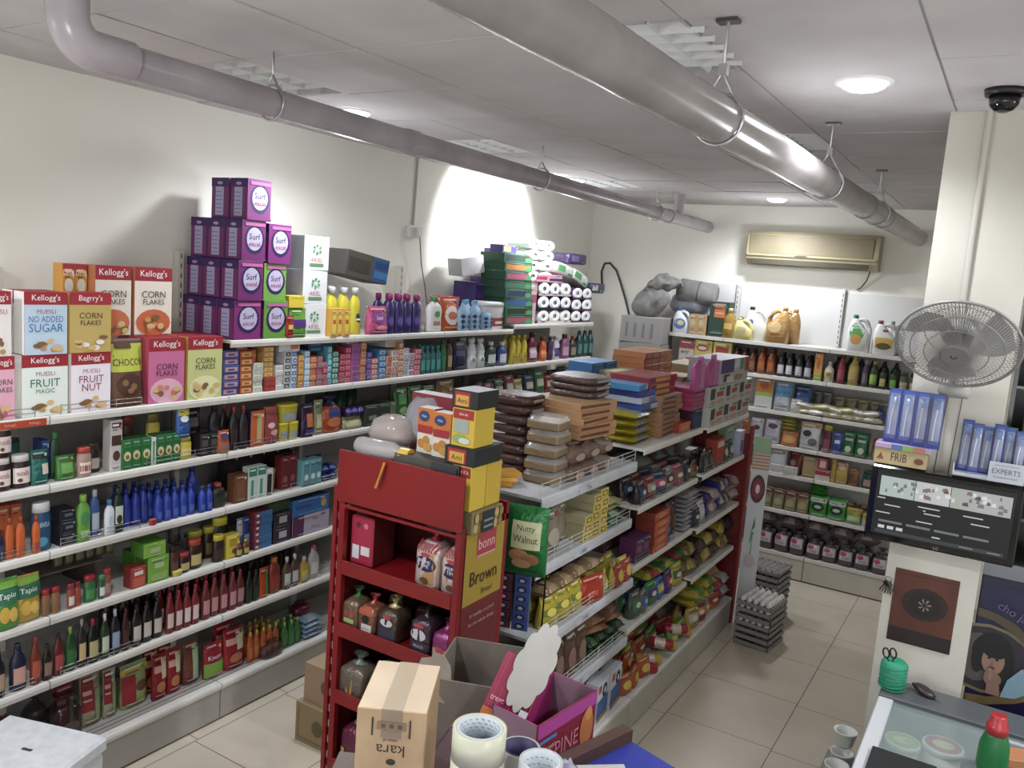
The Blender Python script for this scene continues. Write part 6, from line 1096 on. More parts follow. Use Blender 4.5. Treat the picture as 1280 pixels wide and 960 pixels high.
# ------------------------------------------------------------------ red bread rack
RX0, RX1, RY0, RY1 = -2.19, -1.60, 2.40, 2.72; RED = noisy('red_paint', '6a0f12', '771215', 3, .42, .04)
rk = empty('bread_rack', ((RX0 + RX1) / 2, 2.56, 0)); tag(rk, 'tall red metal bread rack standing at the near end of the gondola', 'bread rack'); ro = rk.location.copy()
def K(name, b, p=None): b.xf(Matrix.Translation(-ro)); return link(name, b, p or rk)
for (x, y) in ((RX0, RY0), (RX1 - .028, RY0), (RX0, RY1 - .028), (RX1 - .028, RY1 - .028)):
    b = MB(); t_ = 1.50 if x == RX0 and y == RY0 else 1.515; b.box(x, x + .028, y, y + .028, 0, t_, RED, c=.002); K('post', b)
b = MB(); b.add([(RX0 - .035, RY0 + .0, 0), (RX0 - .015, RY0, 0), (RX0 - .010, RY0, 1.56), (RX0 - .028, RY0, 1.56), (RX0 - .035, RY0 + .03, 0), (RX0 - .015, RY0 + .03, 0), (RX0 - .010, RY0 + .03, 1.56), (RX0 - .028, RY0 + .03, 1.56)], [(0, 1, 2, 3), (7, 6, 5, 4), (1, 5, 6, 2), (4, 0, 3, 7), (3, 2, 6, 7)], RED)
for q in range(22): b.box(RX0 - .013, RX0 - .001, RY0 + .012, RY0 + .016, .06 + .068 * q, .09 + .068 * q, mat('b8a8a4', 'p'))
K('slotted_post', b)
b = MB(); b.box(RX0 - .003, RX1 + .004, RY0 - .012, RY0, 1.505, 1.71, RED, c=.002); K('header_board', b)
SZ = [1.49, 1.245, .985, .70, .40, .12]
for i, z in enumerate(SZ):
    b = MB(); b.box(RX0 + .002, RX1 - .002, RY0 + .002, RY1, z - .012, z, RED)
    if i: b.box(RX0 + .028, RX1 - .028, RY0 - .002, RY0 + .006, z - .038, z + .02, RED, c=.001)
    K('shelf', b)
b = MB(); b.box(RX0 + .028, RX1 - .028, RY1 - .006, RY1, .1, 1.49, mat('5a1416', 'p')); K('back_panel', b)
b = MB(); b.box(RX0 + .004, RX0 + .010, RY0 + .03, RY1 - .03, .1, 1.49, mat('6a1518', 'p')); K('side_panel', b)
b = MB(); b.box(RX1 - .006, RX1 + .001, RY0 + .03, RY1 - .03, .1, 1.49, mat('6e1a1b', 'p'))
s0 = len(b.v); D_ = RY1 - RY0 - .06
b.art([('r', 0, .80, 1, 1, '9a7c18'), ('r', .28, .93, .78, .99, 'a83038'), ('t', 'bonn', .53, .96, .030, 'd0a0a0', .42), ('r', .3, .925, .76, .93, 'c88a8a'), ('t', 'Brown', .5, .87, .040, '3a2010', .7), ('t', 'Bread', .6, .825, .016, '4a3018', .4), ('t', 'So healthy, so good', .5, .765, .014, 'b08a88', .85), ('t', 'for the whole family', .5, .74, .014, 'b08a88', .8),
       ('p', [(.1, .1), (.14, .1), (.35, .70), (.32, .70)], '7c2a26'), ('e', .5, .5, .3, .06, '743028'), ('e', .5, .35, .32, .07, '7a2824'), ('e', .5, .2, .28, .05, '702a22')], D_, 1.39)
b.xf(Matrix.Translation((RX1 + .0016, RY0 + .03 + D_ / 2, .1)) @ Matrix.Rotation(PI / 2, 4, 'Z'), s0); K('side_panel', b)
b = MB(); b.box(RX0, RX1, RY1 - .02, RY1, 1.49, 1.56, RED); K('rear_rail', b)
# loaves
def loaf(x, z, w, h, d, wrap, art_, tie, lk, y=.03, seed=1, rz=0):
    r = empty('bread_loaf', (x, RY0 + y, z)); r.rotation_euler = (0, 0, rz); tag(r, lk, 'bread')
    b = MB(); a, c = w / 2, d / 2; R = [(0, a * .9, c * .92, 5), (.01, a, c, 6), (h * .7, a, c, 6), (h * .86, a * .96, c * .96, 5), (h, a * .55, c * .5, 2.4)]
    b.loft(R, mat(wrap, 'f'), cy=c, seg=22, noise=.002, seed=seed); b.art(art_, w, h, sup(R, d)); link('wrapper', b, r)
    b = MB(); R2 = [(h * .985, a * .55, c * .5, 2), (h * 1.08, .008, .008, 2), (h * 1.14, .009, .009, 2), (h * 1.24, a * .35, c * .25, 2), (h * 1.3, a * .55, c * .35, 2)]; b.loft(R2, mat(tie, 'f'), cy=c, seg=16, noise=.004, seed=seed, cap=False); link('tied_end', b, r)
    return r
PT = [('r', 0, 0, 1, .76, 'a87a40'), ('e', .5, .52, .44, .17, '241c50'), ('e', .5, .72, .2, .05, 'b03038'), ('t', 'PRIME', .5, .57, .08, 'd8d0d8', .66), ('t', 'TIME', .5, .48, .07, 'd8d0d8', .5), ('e', .5, .16, .18, .07, '5a3a20')] + [('r', .04 + .12 * i, .80, .10 + .12 * i, .97, 'a82c38') for i in range(8)]
loaf(-1.74 - .035, 1.247, .115, .175, .11, 'c8b0a8', PT, 'b02c38', "loaf in striped tan wrapper, middle of bread rack's upper shelf", seed=1, rz=-.1)
loaf(-1.625 - .02 - .01, 1.247, .10, .175, .11, 'c8b0a8', PT, 'b02c38', "loaf in striped tan wrapper at the right of bread rack's upper shelf", seed=2)
r = empty('bread_loaf', (-2.10, RY0 + .04, 1.247)); tag(r, 'pink-red wrapped box loaf with white stickers on the bread rack', 'bread'); b = MB(); b.box(-.058, .058, 0, .14, 0, .20, mat('a81c38', 'p'), mat('5a1418', 'p'), c=.006); b.art([('r', .12, .12, .42, .40, 'b8b8c0'), ('r', .5, .22, .88, .40, 'c0b8c0'), ('e', .35, .82, .1, .06, '5a1424'), ('e', .7, .82, .1, .06, 'c85a68')], .116, .20); link('wrapper', b, r)
b = MB(); b.loft([(.2, .02, .02, 2), (.22, .035, .03, 2), (.25, .03, .02, 2)], mat('a09aa0', 'l'), cy=.05, seg=12, noise=.006, seed=3); b.xf(Matrix.Translation((-.05, 0, 0))); link('tied_end', b, r)
BL = [(-2.12, .085, .12, '6a5038', '3a6a34', [('e', .5, .5, .3, .12, 'a83038'), ('r', .2, .2, .8, .35, '8a9a58')], 'loaf with green tie at the left of bread rack middle shelf'), (-2.035, .09, .115, '7a4a34', 'a83a2c', [('r', .1, .7, .9, .95, 'b0482c'), ('e', .5, .55, .2, .14, '1c1414'), ('r', .3, .05, .85, .38, 'b8b0b4'), ('t', 'BAKED DAILY', .57, .22, .08, '8a4a4a', .45)], 'loaf with orange top and white sticker on bread rack middle shelf'),
      (-1.93, .10, .13, '4a3828', 'a8985c', [('e', .5, .6, .3, .12, 'b0b0b8'), ('r', .1, .12, .9, .45, '2a2a44'), ('e', .5, .78, .2, .06, 'a83038')], 'loaf with dark label and straw tie on bread rack middle shelf'), (-1.77, .10, .14, '3c2430', '241a20', [('e', .45, .55, .36, .16, 'b0b0bc'), ('r', .05, .12, .95, .36, '2a2038'), ('e', .45, .80, .25, .06, 'a83038'), ('t', 'MULTI', .5, .24, .08, 'b0b0b8', .7)], 'dark plum loaf with oval label on bread rack middle shelf'), (-1.672, .085, .115, '8a2468', '8a2468', [('r', .1, .1, .9, .45, 'a88a70'), ('e', .5, .4, .25, .12, 'b03048')], 'magenta topped loaf at the right of bread rack middle shelf')]
for i, (x, w, h, c, t_, a_, lk) in enumerate(BL): loaf(x, .987, w, h, .11, c, a_, t_, lk, seed=i + 4, y=.012)
loaf(-1.86, .987, .09, .12, .1, '4a2a28', [], '5a3430', 'brown loaf at the rear between the dark-label loaves on bread rack', y=.15, seed=12); loaf(-2.0, .987, .09, .12, .1, '5a4030', [], '6a5040', 'brown loaf at the rear left on bread rack middle shelf', y=.15, seed=13)
loaf(-2.10, .702, .13, .125, .13, '6a5c50', [('r', .35, .1, .6, .6, 'a8802c')], '7a8078', 'wide clear-wrapped loaf at the left of bread rack lower shelf', seed=15, y=.012); loaf(-1.97, .702, .11, .12, .13, '5a4430', [('e', .5, .5, .35, .2, '7a5a38')], '8a8a34', 'loaf with olive tie on bread rack lower shelf', seed=16, y=.03); loaf(-1.83, .702, .11, .13, .13, '4a3028', [], '5a4038', 'dim loaf behind the cardboard carton on bread rack lower shelf', seed=17)
loaf(-2.08, .402, .12, .17, .13, '6a1a3c', [('r', 0, .05, .25, .45, 'a89030')], 'a8988c', 'maroon wrapped loaf on bread rack lowest visible shelf', seed=18, y=.012); loaf(-1.95, .402, .11, .15, .13, '3a2030', [], '5a3440', 'dim plum loaf on bread rack lowest visible shelf', seed=19)
# on the rack's top tray
def boxat(name, x, y, z, w, d, h, col, art_, lk, cat, side=None, top=None, rz=0, sart=None, kind='c'):
    b = MB(); k = lambda c: mat(c, kind) if c else None
    b.box(-w / 2, w / 2, 0, d, 0, h, k(col), k(side), k(top), c=.0015); b.art(art_, w, h)
    if sart: s0 = len(b.v); b.art(sart, d, h); b.xf(Matrix.Translation((w / 2, d / 2, 0)) @ Matrix.Rotation(PI / 2, 4, 'Z'), s0)
    o = link(name, b); o.location = (x, y, z); o.rotation_euler = (0, 0, rz); tag(o, lk, cat); return o
mit = lambda t: [('r', .05, .72, .95, .97, 'a81c20'), ('t', t, .5, .85, .07, 'e0d0c0', .75), ('r', .12, .36, .75, .70, '8a9890'), ('e', .4, .2, .34, .12, '7a9a4a'), ('e', .6, .16, .25, .08, 'b8bcb0')]
nt = [('e', .2 + .14 * (i % 5), .15 + .17 * (i // 5), .07, .07, ['b0904c', '8a6a34', 'c8ac70'][i % 3]) for i in range(20)] + [('r', .62, 0, 1, 1, '2a2e34'), ('r', .68, .55, .95, .62, '7a7e84'), ('r', .68, .3, .95, .37, '7a7e84')]
boxat('nut_carton', -1.80, 2.425, 1.4905, .30, .07, .215 + .03, '4a463c', nt, 'black and nut-patterned carton behind the red header board', 'carton', side='24282c', top='2c3034')
boxat('fish_carton', -1.625, 2.44, 1.4905, .085, .20, .08, '7a6a40', [('e', .3, .4, .2, .3, 'b09458')], 'nut-patterned carton at the foot of the yellow carton tower', 'carton', sart=[('e', .1 + .16 * (i % 6), .25 + .5 * (i // 6), .07, .22, ['b0904c', '8a6a34'][i % 2]) for i in range(12)] + [('r', .25, 0, .65, 1, '24282e'), ('r', .3, .2, .6, .3, '7a7e84'), ('r', .3, .5, .6, .6, '7a7e84')])
boxat('fish_carton', -1.645, 2.44, 1.572, .085, .10, .165, 'c8a01c', [('r', 0, .75, .95, .98, 'a01c20'), ('t', 'Filet Kit', .5, .87, .08, 'd8c8b8', .7)], 'yellow carton, front one at the base of the carton tower', 'carton', side='c8a41c')
boxat('fish_carton', -1.645, 2.545, 1.572, .085, .10, .165, 'c8a01c', [], 'yellow carton, rear one at the base of the carton tower', 'carton', side='c09818')
am = [('r', 0, 0, 1, 1, '1c1c1e'), ('r', .1, .1, .72, .9, 'a82018'), ('r', .16, .12, .66, .72, 'c8902c'), ('t', 'Ami', .41, .42, .3, '1c1814', .4)]
boxat('paste_carton', -1.66, 2.44, 1.738, .13, .18, .065, '1c1c1e', am, 'black and orange carton midway up the carton tower', 'carton', top='1f1f22')
boxat('fish_carton', -1.66, 2.45, 1.804, .10, .13, .14, 'c8a01c', mit('fish kit'), 'upper yellow carton with red banner on the carton tower', 'carton', side='c8a41c')
boxat('paste_carton', -1.66, 2.45, 1.945, .11, .14, .065, '1c1c1e', am, 'black and orange carton topping the carton tower', 'carton', top='b8b8bc', side='1c1c1e')
pb = [('r', 0, .5, 1, 1, 'c86018'), ('e', .4, .82, .34, .12, '24386c'), ('t', 'Pilsb', .4, .82, .05, 'c8d0e0', .5), ('r', .05, .45, .95, .62, 'a81c20'), ('e', .3, .22, .24, .10, 'b87424'), ('e', .7, .16, .26, .10, 'c0802c'), ('e', .6, .32, .2, .08, 'b87020')]
boxat('cookie_carton', -1.865, 2.50, 1.735, .075, .06, .175, 'c8c0b0', pb, 'orange cookie carton with blue emblem, left of the pair', 'carton', side='a84a18', top='d0ccc8'); boxat('cookie_carton', -1.782, 2.49, 1.735, .08, .06, .17, 'c8c0b0', pb, 'orange cookie carton with blue emblem, right of the pair', 'carton', side='b85818', top='d0ccc8')
boxat('cookie_carton', -1.93, 2.62, 1.70, .20, .08, .24, '8a1c28', [('e', .3, .85, .2, .06, 'a84a50')], 'dark red carton behind the orange cookie cartons', 'carton', top='c0bcc0')
boxat('rack_support_carton', -1.84, 2.55, 1.4905, .30, .09, .205, '6a5a48', [], 'plain brown carton under the orange cookie cartons', 'carton')
boxat('small_carton', -1.84, 2.505, 1.4905, .2, .04, .243, '5a4a3a', [], 'dim brown carton wedged behind the nut-patterned carton', 'carton')
# bottle lying, white bag
r = empty('lying_bottle', (-2.14, 2.44, 1.73)); r.rotation_euler = (0, 0, .05); tag(r, 'clear bottle with yellow cap lying on the red rack top', 'bottle'); b = MB(); b.tube([(0, 0, 0), (.02, 0, 0), (.17, 0, 0), (.20, 0, -.002), (.215, 0, -.002)], [.03, .036, .036, .022, .018], mat('b8b0b0', 'l'), 16); link('body', b, r); b = MB(); b.tube([(.205, 0, -.002), (.25, 0, -.002)], .026, mat('d0a018', 'p'), 14); link('cap', b, r)
b = MB(); b.tube([(0, 0, 0), (-.012, -.006, -.05), (-.03, -.010, -.10)], .006, mat('c8781c', 'p'), 8); o = link('orange_strap', b); o.location = (-1.955, 2.38, 1.70); tag(o, 'orange strap hanging over the red header board', 'strap')
b = MB(); R = [(0, .09, .07, 2.2), (.03, .11, .08, 2.2), (.08, .085, .07, 2), (.10, .04, .03, 2)]; b.loft(R, mat('b8a8a0', 'l'), seg=18, noise=.006, seed=1); o = link('plastic_bag', b); o.location = (-2.06, 2.55, 1.745); tag(o, 'pinkish clear plastic bag lying behind the lying bottle', 'plastic bag')
b = MB(); R = [(0, .08, .07, 2.2), (.05, .10, .09, 2.2), (.13, .09, .07, 2), (.18, .05, .03, 2)]; b.loft(R, mat('a8a8b4', 'l'), seg=20, noise=.012, seed=6); o = link('plastic_bag', b); o.location = (-1.96, 2.64, 1.745 + .0); tag(o, 'silvery crumpled plastic bag beside the orange cookie cartons', 'plastic bag')
boxat('support_carton', -2.10, 2.43, 1.4905, .13, .26, .20, '8a6c50', [], 'brown carton under the lying bottle', 'carton'); 
# cartons on the floor behind the rack
for k, (z, h) in enumerate(((0, .21), (.212, .20))): boxat('floor_carton', -2.72 + .02 * k, 2.90 + .03 * k, z, .30, .24, h, '8a7048' if k == 0 else '9a7858', [('r', .06, .1, .94, .14, '6a5a38'), ('r', .06, .1, .08, .9, '6a5a38'), ('r', .92, .1, .94, .9, '6a5a38'), ('e', .5, .5, .12, .2, '5a4a28')] if k == 0 else [('e', .5, .5, .12, .2, '5a4a38')], 'brown carton with leaf print, %s on the floor left of the rack' % ('lower' if k == 0 else 'upper'), 'carton', top='a08a68')

# ------------------------------------------------------------------ packing counter in front
tb = empty('packing_table', (-1.25, 1.6, 0)); tag(tb, 'blue-topped packing table with a brown wooden edge', 'table')
P_ = Vector((-.85, 2.30)); u_ = Vector((math.cos(-.29), math.sin(-.29))); v_ = Vector((-math.sin(-.29), math.cos(-.29)))
def tp(a, c): q = P_ + u_ * a + v_ * c; return (q.x + 1.25, q.y - 1.6)
def slab(z0, z1, m_, a0, a1, c0, c1, n, par=tb):
    b = MB(); q = [tp(a0, c0), tp(a1, c0), tp(a1, c1), tp(a0, c1)]; b.add([(x, y, z) for z in (z0, z1) for x, y in q], [(3, 2, 1, 0), (4, 5, 6, 7), (0, 1, 5, 4), (1, 2, 6, 5), (2, 3, 7, 6), (3, 0, 4, 7)], m_); return link(n, b, par)
slab(1.00, 1.035, mat('1c2a9a', 'c'), 0, .5, -1.25, 0, 'table_top'); slab(.985, 1.075, mat('4a2c20', 'c'), -.04, 0, -.42, .0, 'wooden_edge')
for a, c in ((.05, -1.2), (.45, -1.2), (.05, -.05), (.45, -.05)): slab(0, 1.0, mat('3a2a24', 'c'), a - .02, a + .02, c - .02, c + .02, 'leg')
boxat('counter_block', -1.245, 1.47, 0, .24, .34, 1.034, '6a5a4c', [], 'brown closed counter block under the taped cardboard carton', 'counter', rz=.5)
boxat('counter_block', -1.25, 1.80, 0, .24, .24, .90, '5a4c44', [], 'low brown counter block under the glossy plastic wraps', 'counter', rz=.3)
TZ = 1.036
# kara carton
r = empty('coconut_carton', (-1.205, 1.55, TZ + .0)); r.rotation_euler = (0, 0, .50); tag(r, 'brown taped cardboard carton with upside-down dark lettering, in front', 'carton')
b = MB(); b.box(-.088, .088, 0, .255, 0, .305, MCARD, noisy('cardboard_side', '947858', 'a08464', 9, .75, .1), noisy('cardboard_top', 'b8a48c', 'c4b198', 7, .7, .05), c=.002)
b.art([('t', 'kara', .50, .645, .10, '3a2a1c', .46, PI), ('e', .52, .545, .07, .028, '3a2a1c'), ('t', 'natural', .5, .735, .03, '5a4630', .3, PI), ('r', .22, .77, .245, .93, '3a2a1c'), ('r', .76, .77, .785, .93, '3a2a1c'), ('r', .30, .83, .72, .90, '8a6e4e'), ('r', .36, .85, .42, .885, '5a4630'), ('r', .48, .85, .54, .885, '5a4630'), ('r', .60, .85, .66, .885, '5a4630'), ('t', 'COCONUT', .5, .36, .035, '5a4630', .3, PI)], .176, .305); link('carton', b, r)
b = MB(); b.box(-.026, .026, -.0012, .256, .2995, .3062, mat('c0ac8e', 'l')); b.box(-.026, .026, -.0014, 0, .23, .3062, mat('b09a7a', 'l')); link('packing_tape', b, r)
# tape rolls
def tape(x, y, z, ro_, ri, h, c, ci, lk, n=1):
    for k in range(n):
        r = empty('tape_roll', (x, y, z + k * (h + .001))); tag(r, lk[k], 'tape roll', 'adhesive tape rolls on the packing table')
        for nm_, a, c_, m_ in (('tape', ro_, ri + .006, mat(c, 'l' if False else 'p')), ('core', ri + .006, ri, mat(ci, 'c'))):
            b = MB(); N = 40; V = [(math.cos(2 * PI * i / N) * q, math.sin(2 * PI * i / N) * q, zz) for q, zz in ((a, 0), (a, h), (c_, h), (c_, 0)) for i in range(N)]
            b.add(V, [(m2 * N + i, m2 * N + (i + 1) % N, ((m2 + 1) % 4) * N + (i + 1) % N, ((m2 + 1) % 4) * N + i) for m2 in range(4) for i in range(N)], m_, True)
            if nm_ == 'core' and ci != '241c50':
                for q in range(7):
                    for w_ in range(20): a0 = 2 * PI * w_ / 20 + q * .16; b.add([(math.cos(a0) * (ri - .0006), math.sin(a0) * (ri - .0006), .006 + q * h / 7.5), (math.cos(a0 + .17) * (ri - .0006), math.sin(a0 + .17) * (ri - .0006), .008 + q * h / 7.5), (math.cos(a0 + .17) * (ri - .0006), math.sin(a0 + .17) * (ri - .0006), .010 + q * h / 7.5), (math.cos(a0) * (ri - .0006), math.sin(a0) * (ri - .0006), .008 + q * h / 7.5)], [(3, 2, 1, 0)], mat('7c98b0', 'c'))
            link(nm_, b, r)
tape(-.985, 1.615, TZ, .066, .050, .077, 'bcbba0', 'b4bcc0', ['large cream tape roll, lowest of the tall four-roll stack', 'large cream tape roll, second up in the tall stack', 'large cream tape roll, third up in the tall stack', 'large cream tape roll, topmost of the tall stack'], 4)
tape(-.835, 1.66, TZ, .053, .042, .13, 'a9aca8', 'b4bcc0', ['pale grey tape roll at the right, lower of its pair', 'pale grey tape roll at the right, upper of its pair'], 2)
tape(-.95, 1.765, TZ, .052, .040, .10, '9a9690', '241c50', ['lower tape roll with purple core between the pale rolls', 'upper tape roll with purple core between the pale rolls'], 2)
# open cardboard box with the pink display box
r = empty('open_carton', (-1.34, 2.22, .735)); tag(r, 'open grey-brown cardboard carton behind the tape rolls', 'carton'); r.rotation_euler = (0, 0, .35)
G1 = noisy('dull_card', '6a6058', '766c62', 8, .8, .08)
for nm_, a in (('side', (-.17, -.164, -.10, .22)), ('side', (.124, .13, -.10, .22)), ('side', (-.17, .13, -.10, -.094)), ('side', (-.17, .13, .214, .22))):
    b = MB(); b.box(a[0], a[1], a[2], a[3], 0, .40, G1); link(nm_, b, r)
b = MB(); b.box(-.17, .13, -.10, .22, 0, .005, G1); link('bottom', b, r)
b = MB(); pts = [(-.06, 0), (.05, -.01), (.075, .05), (.06, .10), (.045, .16), (.01, .20), (-.03, .205), (-.05, .18), (-.09, .17), (-.10, .13), (-.07, .08)]; b.prism(pts, 0, .003, noisy('flap', '8c8074', '988c80', 8, .8, .06)); fl_ = link('torn_flap', b, r); fl_.location = (-.15, -.105, .33); fl_.rotation_euler = (-.15, .12, .15); fl_.scale = (.72, 1, .72)
boxat('under_carton', -1.36, 2.14, 0, .27, .28, .73, '8a7458', [('r', 0, .48, 1, .5, '6a5840')], 'tall brown carton on the floor under the open carton', 'carton', rz=.35)
# pink display
r = empty('display_box', (-1.012, 2.165, .965)); tag(r, 'magenta open display box with pale lettering and orange figure', 'display box'); r.rotation_euler = (0, 0, 1.44)
MG = mat('a8246c', 'p')
for a in ((-.155, -.150, 0, .17), (.150, .155, 0, .17), (-.155, .155, .165, .17)):
    b = MB(); b.box(a[0], a[1], a[2], a[3], 0, .185, MG, mat('8a6a78', 'p')); link('panel', b, r)
b = MB(); b.box(-.155, .155, -.003, .003, 0, .185, mat('8a1834', 'p')); b.art([('r', 0, .76, 1, 1, 'a8308a'), ('t', 'SPINE', .45, .40, .28, 'c8707a', .5), ('e', .84, .42, .12, .34, 'b8642c'), ('e', .86, .68, .06, .12, 'c87838'), ('r', .02, .66, .3, .72, '2a7ab0'), ('t', 'treat', .2, .54, .09, 'c88a90', .3)], .31, .185, lambda x, z: -.0035); link('front_panel', b, r)
b = MB(); b.box(-.15, .15, 0, .165, .0, .004, mat('5a4a44', 'c')); link('bottom', b, r)
boxat('display_support', -1.015, 2.165, 0, .30, .15, .963, '6a5a48', [], 'narrow carton column standing under the magenta display box', 'carton', rz=1.44)
# tilted striped header card with cloud-shaped white back
r = empty('header_card', (-1.183, 2.06, 1.085)); tag(r, 'pink striped header card with white cloud-shaped blank leaning on the box', 'display card'); r.rotation_euler = (-.30, -.0, .42)
b = MB(); st = [('r', .02 + .07 * i, 0, .045 + .07 * i, 1, ['a8304a', 'b83a5a'][i % 2]) for i in range(14)]
b.box(-.072, .072, 0, .004, 0, .20, mat('b01c4c', 'p')); b.art(st + [('r', 0, 0, 1, .13, 'c8601c'), ('t', 'treat', .22, .30, .07, 'd8b0b8', .3), ('r', .76, .20, .94, .32, 'c8c8d0')], .144, .20); b.xf(Matrix.Rotation(.33, 4, 'Y')); link('card', b, r)
b = MB(); out = []
for i in range(110):
    a = 2 * PI * i / 110; k = 1 + .14 * abs(math.sin(a * 5.5)); out.append((.053 * k * math.cos(a), .128 * k * math.sin(a)))
b.prism(out, -.014, -.009, noisy('blank_card', 'a9a6a0', 'b4b1aa', 7, .7, .03)); b.xf(Matrix.Translation((.082, -.0, .175)) @ Matrix.Rotation(.36, 4, 'Y')); link('blank_panel', b, r)
# crumpled paper and yellow strip
def crumple(name, loc, sx, sy, h, c, lk, kind='c', seed=1, cat='paper'):
    b = MB(); R = [(0, sx, sy, 2.4), (h * .3, sx * .95, sy * .9, 2.2), (h * .7, sx * .7, sy * .6, 2), (h, sx * .25, sy * .2, 2)]; b.loft(R, mat(c, kind), seg=16, noise=min(sx, sy) * .22, seed=seed, smooth=False); o = link(name, b); o.location = loc; tag(o, lk, cat)
crumple('crumpled_paper', (-.91, 1.98, TZ + .0), .06, .04, .07, '9a94a8', 'lilac crumpled paper by the magenta display box', seed=2); crumple('plastic_wrap', (-1.22, 1.90, .902), .11, .09, .22, '9a7a88', 'glossy pinkish plastic wrap between the carton and tape rolls', 'l', 3, 'plastic wrap'); crumple('plastic_wrap', (-1.17, 1.99, .902), .05, .05, .18, 'b8b0b4', 'white plastic scrap beside the plastic wrap', 'p', 4, 'plastic wrap'); crumple('plastic_wrap', (-1.17, 1.83, .902), .07, .04, .14, '8a1c50', 'magenta sachets heap before the plastic wrap', 'f', 6, 'sachet heap')
boxat('paper_sheet', -.80, 2.00, TZ, .16, .10, .03, 'a8a49c', [], 'pale folded paper pad at the table corner', 'paper', rz=.7); boxat('yellow_strip', -.78, 1.83, TZ, .12, .05, .09, 'c0b01c', [], 'yellow card strip beside the pale paper pad', 'card', rz=.3)
# white foam box at the photo's corner
r = empty('foam_box', (-2.83, 1.53, 0)); tag(r, 'white foam ice box standing before the left wall shelves', 'foam box'); r.rotation_euler = (0, 0, .32)
FM = noisy('foam', 'b4b6b8', 'c0c2c4', 30, .8, .1); b = MB(); b.box(-.23, .19, -.16, .17, 0, .55, FM, c=.01); link('box', b, r); b = MB(); b.box(-.24, .20, -.17, .18, .555, .615, FM, c=.012); b.box(-.02, .02, .0, .012, .6152, .617, mat('3a3a3a', 'c')); link('lid', b, r)
boxat('purple_carton', -3.14, 1.50, .208, .12, .10, .16, '4a2aa0', [], 'violet carton corner at the very edge of the photo', 'carton', rz=1.3)

# ------------------------------------------------------------------ right side: monitor, fan, freezer
MON = empty('monitor', (-.165, 3.56, 1.49)); MON.rotation_euler = (.05, 0, 0); tag(MON, 'black monitor on the pillar showing camera feeds', 'monitor')
b = MB(); b.box(-.262, .262, 0, .05, 0, .305, mat('0c0c0e', 'g'), c=.006); b.box(-.15, .15, .05, .09, .05, .25, mat('141416', 'p'), c=.01); link('casing', b, MON)
b = MB(); b.box(-.238, .238, -.0015, 0, .028, .285, emis('0a0b0c', .6)); 
def E(x0, z0, x1, z1, c, s=1.0): b.add([(-.238 + .476 * x0, -.0022, .028 + .257 * z0), (-.238 + .476 * x1, -.0022, .028 + .257 * z0), (-.238 + .476 * x1, -.0022, .028 + .257 * z1), (-.238 + .476 * x0, -.0022, .028 + .257 * z1)], [(0, 1, 2, 3)], emis(c, s))
rr = random.Random(2)
E(.03, .62, .29, .93, 'a8b4b0'); E(.295, .62, .55, .93, 'b8bab8'); E(.555, .62, .74, .93, 'a0a89c'); E(.62, .62, .98, .93, 'a8a8a8')
_e = E
def E2(*a): 
    pass
for i in range(44):
    x = rr.uniform(.04, .93); z = rr.uniform(.64, .86); w_ = rr.uniform(.015, .05); b.add([(-.238 + .476 * x, -.0028, .028 + .257 * z), (-.238 + .476 * (x + w_), -.0028, .028 + .257 * z), (-.238 + .476 * (x + w_ * .8), -.0028, .028 + .257 * (z + .06)), (-.238 + .476 * (x + .1 * w_), -.0028, .028 + .257 * (z + .05))], [(0, 1, 2, 3)], emis(rr.choice(['6a7a70', 'c8c8c8', '8a6a6a', '4a5450', 'd8dcdc', '787878']), .9))
for x, z, w_ in ((.02, .57, .06), (.08, .47, .12), (.33, .53, .16), (.38, .44, .12), (.66, .52, .14), (.72, .42, .13), (.02, .34, .11), (.33, .30, .12), (.37, .48, .02)): E(x, z, x + w_, z + .018, 'b8b8b8')
for i in range(4): E(.05 + .21 * i, .20, .23 + .21 * i, .235, '6a6e70')
for i in range(3): E(.05 + .07 * i, .10, .10 + .07 * i, .15, 'c0c0c0')
E(.03, .02, .97, .08, '3a3c3e', .8); E(.46, .10, .52, .12, 'c0c0c0'); E(.66, .04, .76, .06, '8a8a8a'); E(.86, .04, .95, .055, '9a9a9a'); link('screen', b, MON)
b = MB(); b.art([('t', 'LG', .5, .5, .5, '8a8a8c', .5)], .06, .022, lambda x, z: -.001, z0=.004); link('logo', b, MON)
b = MB(); b.box(-.10, -.04, .09, .14, .10, .20, mat('1c1c1e', 'm')); link('wall_mount', b, MON)
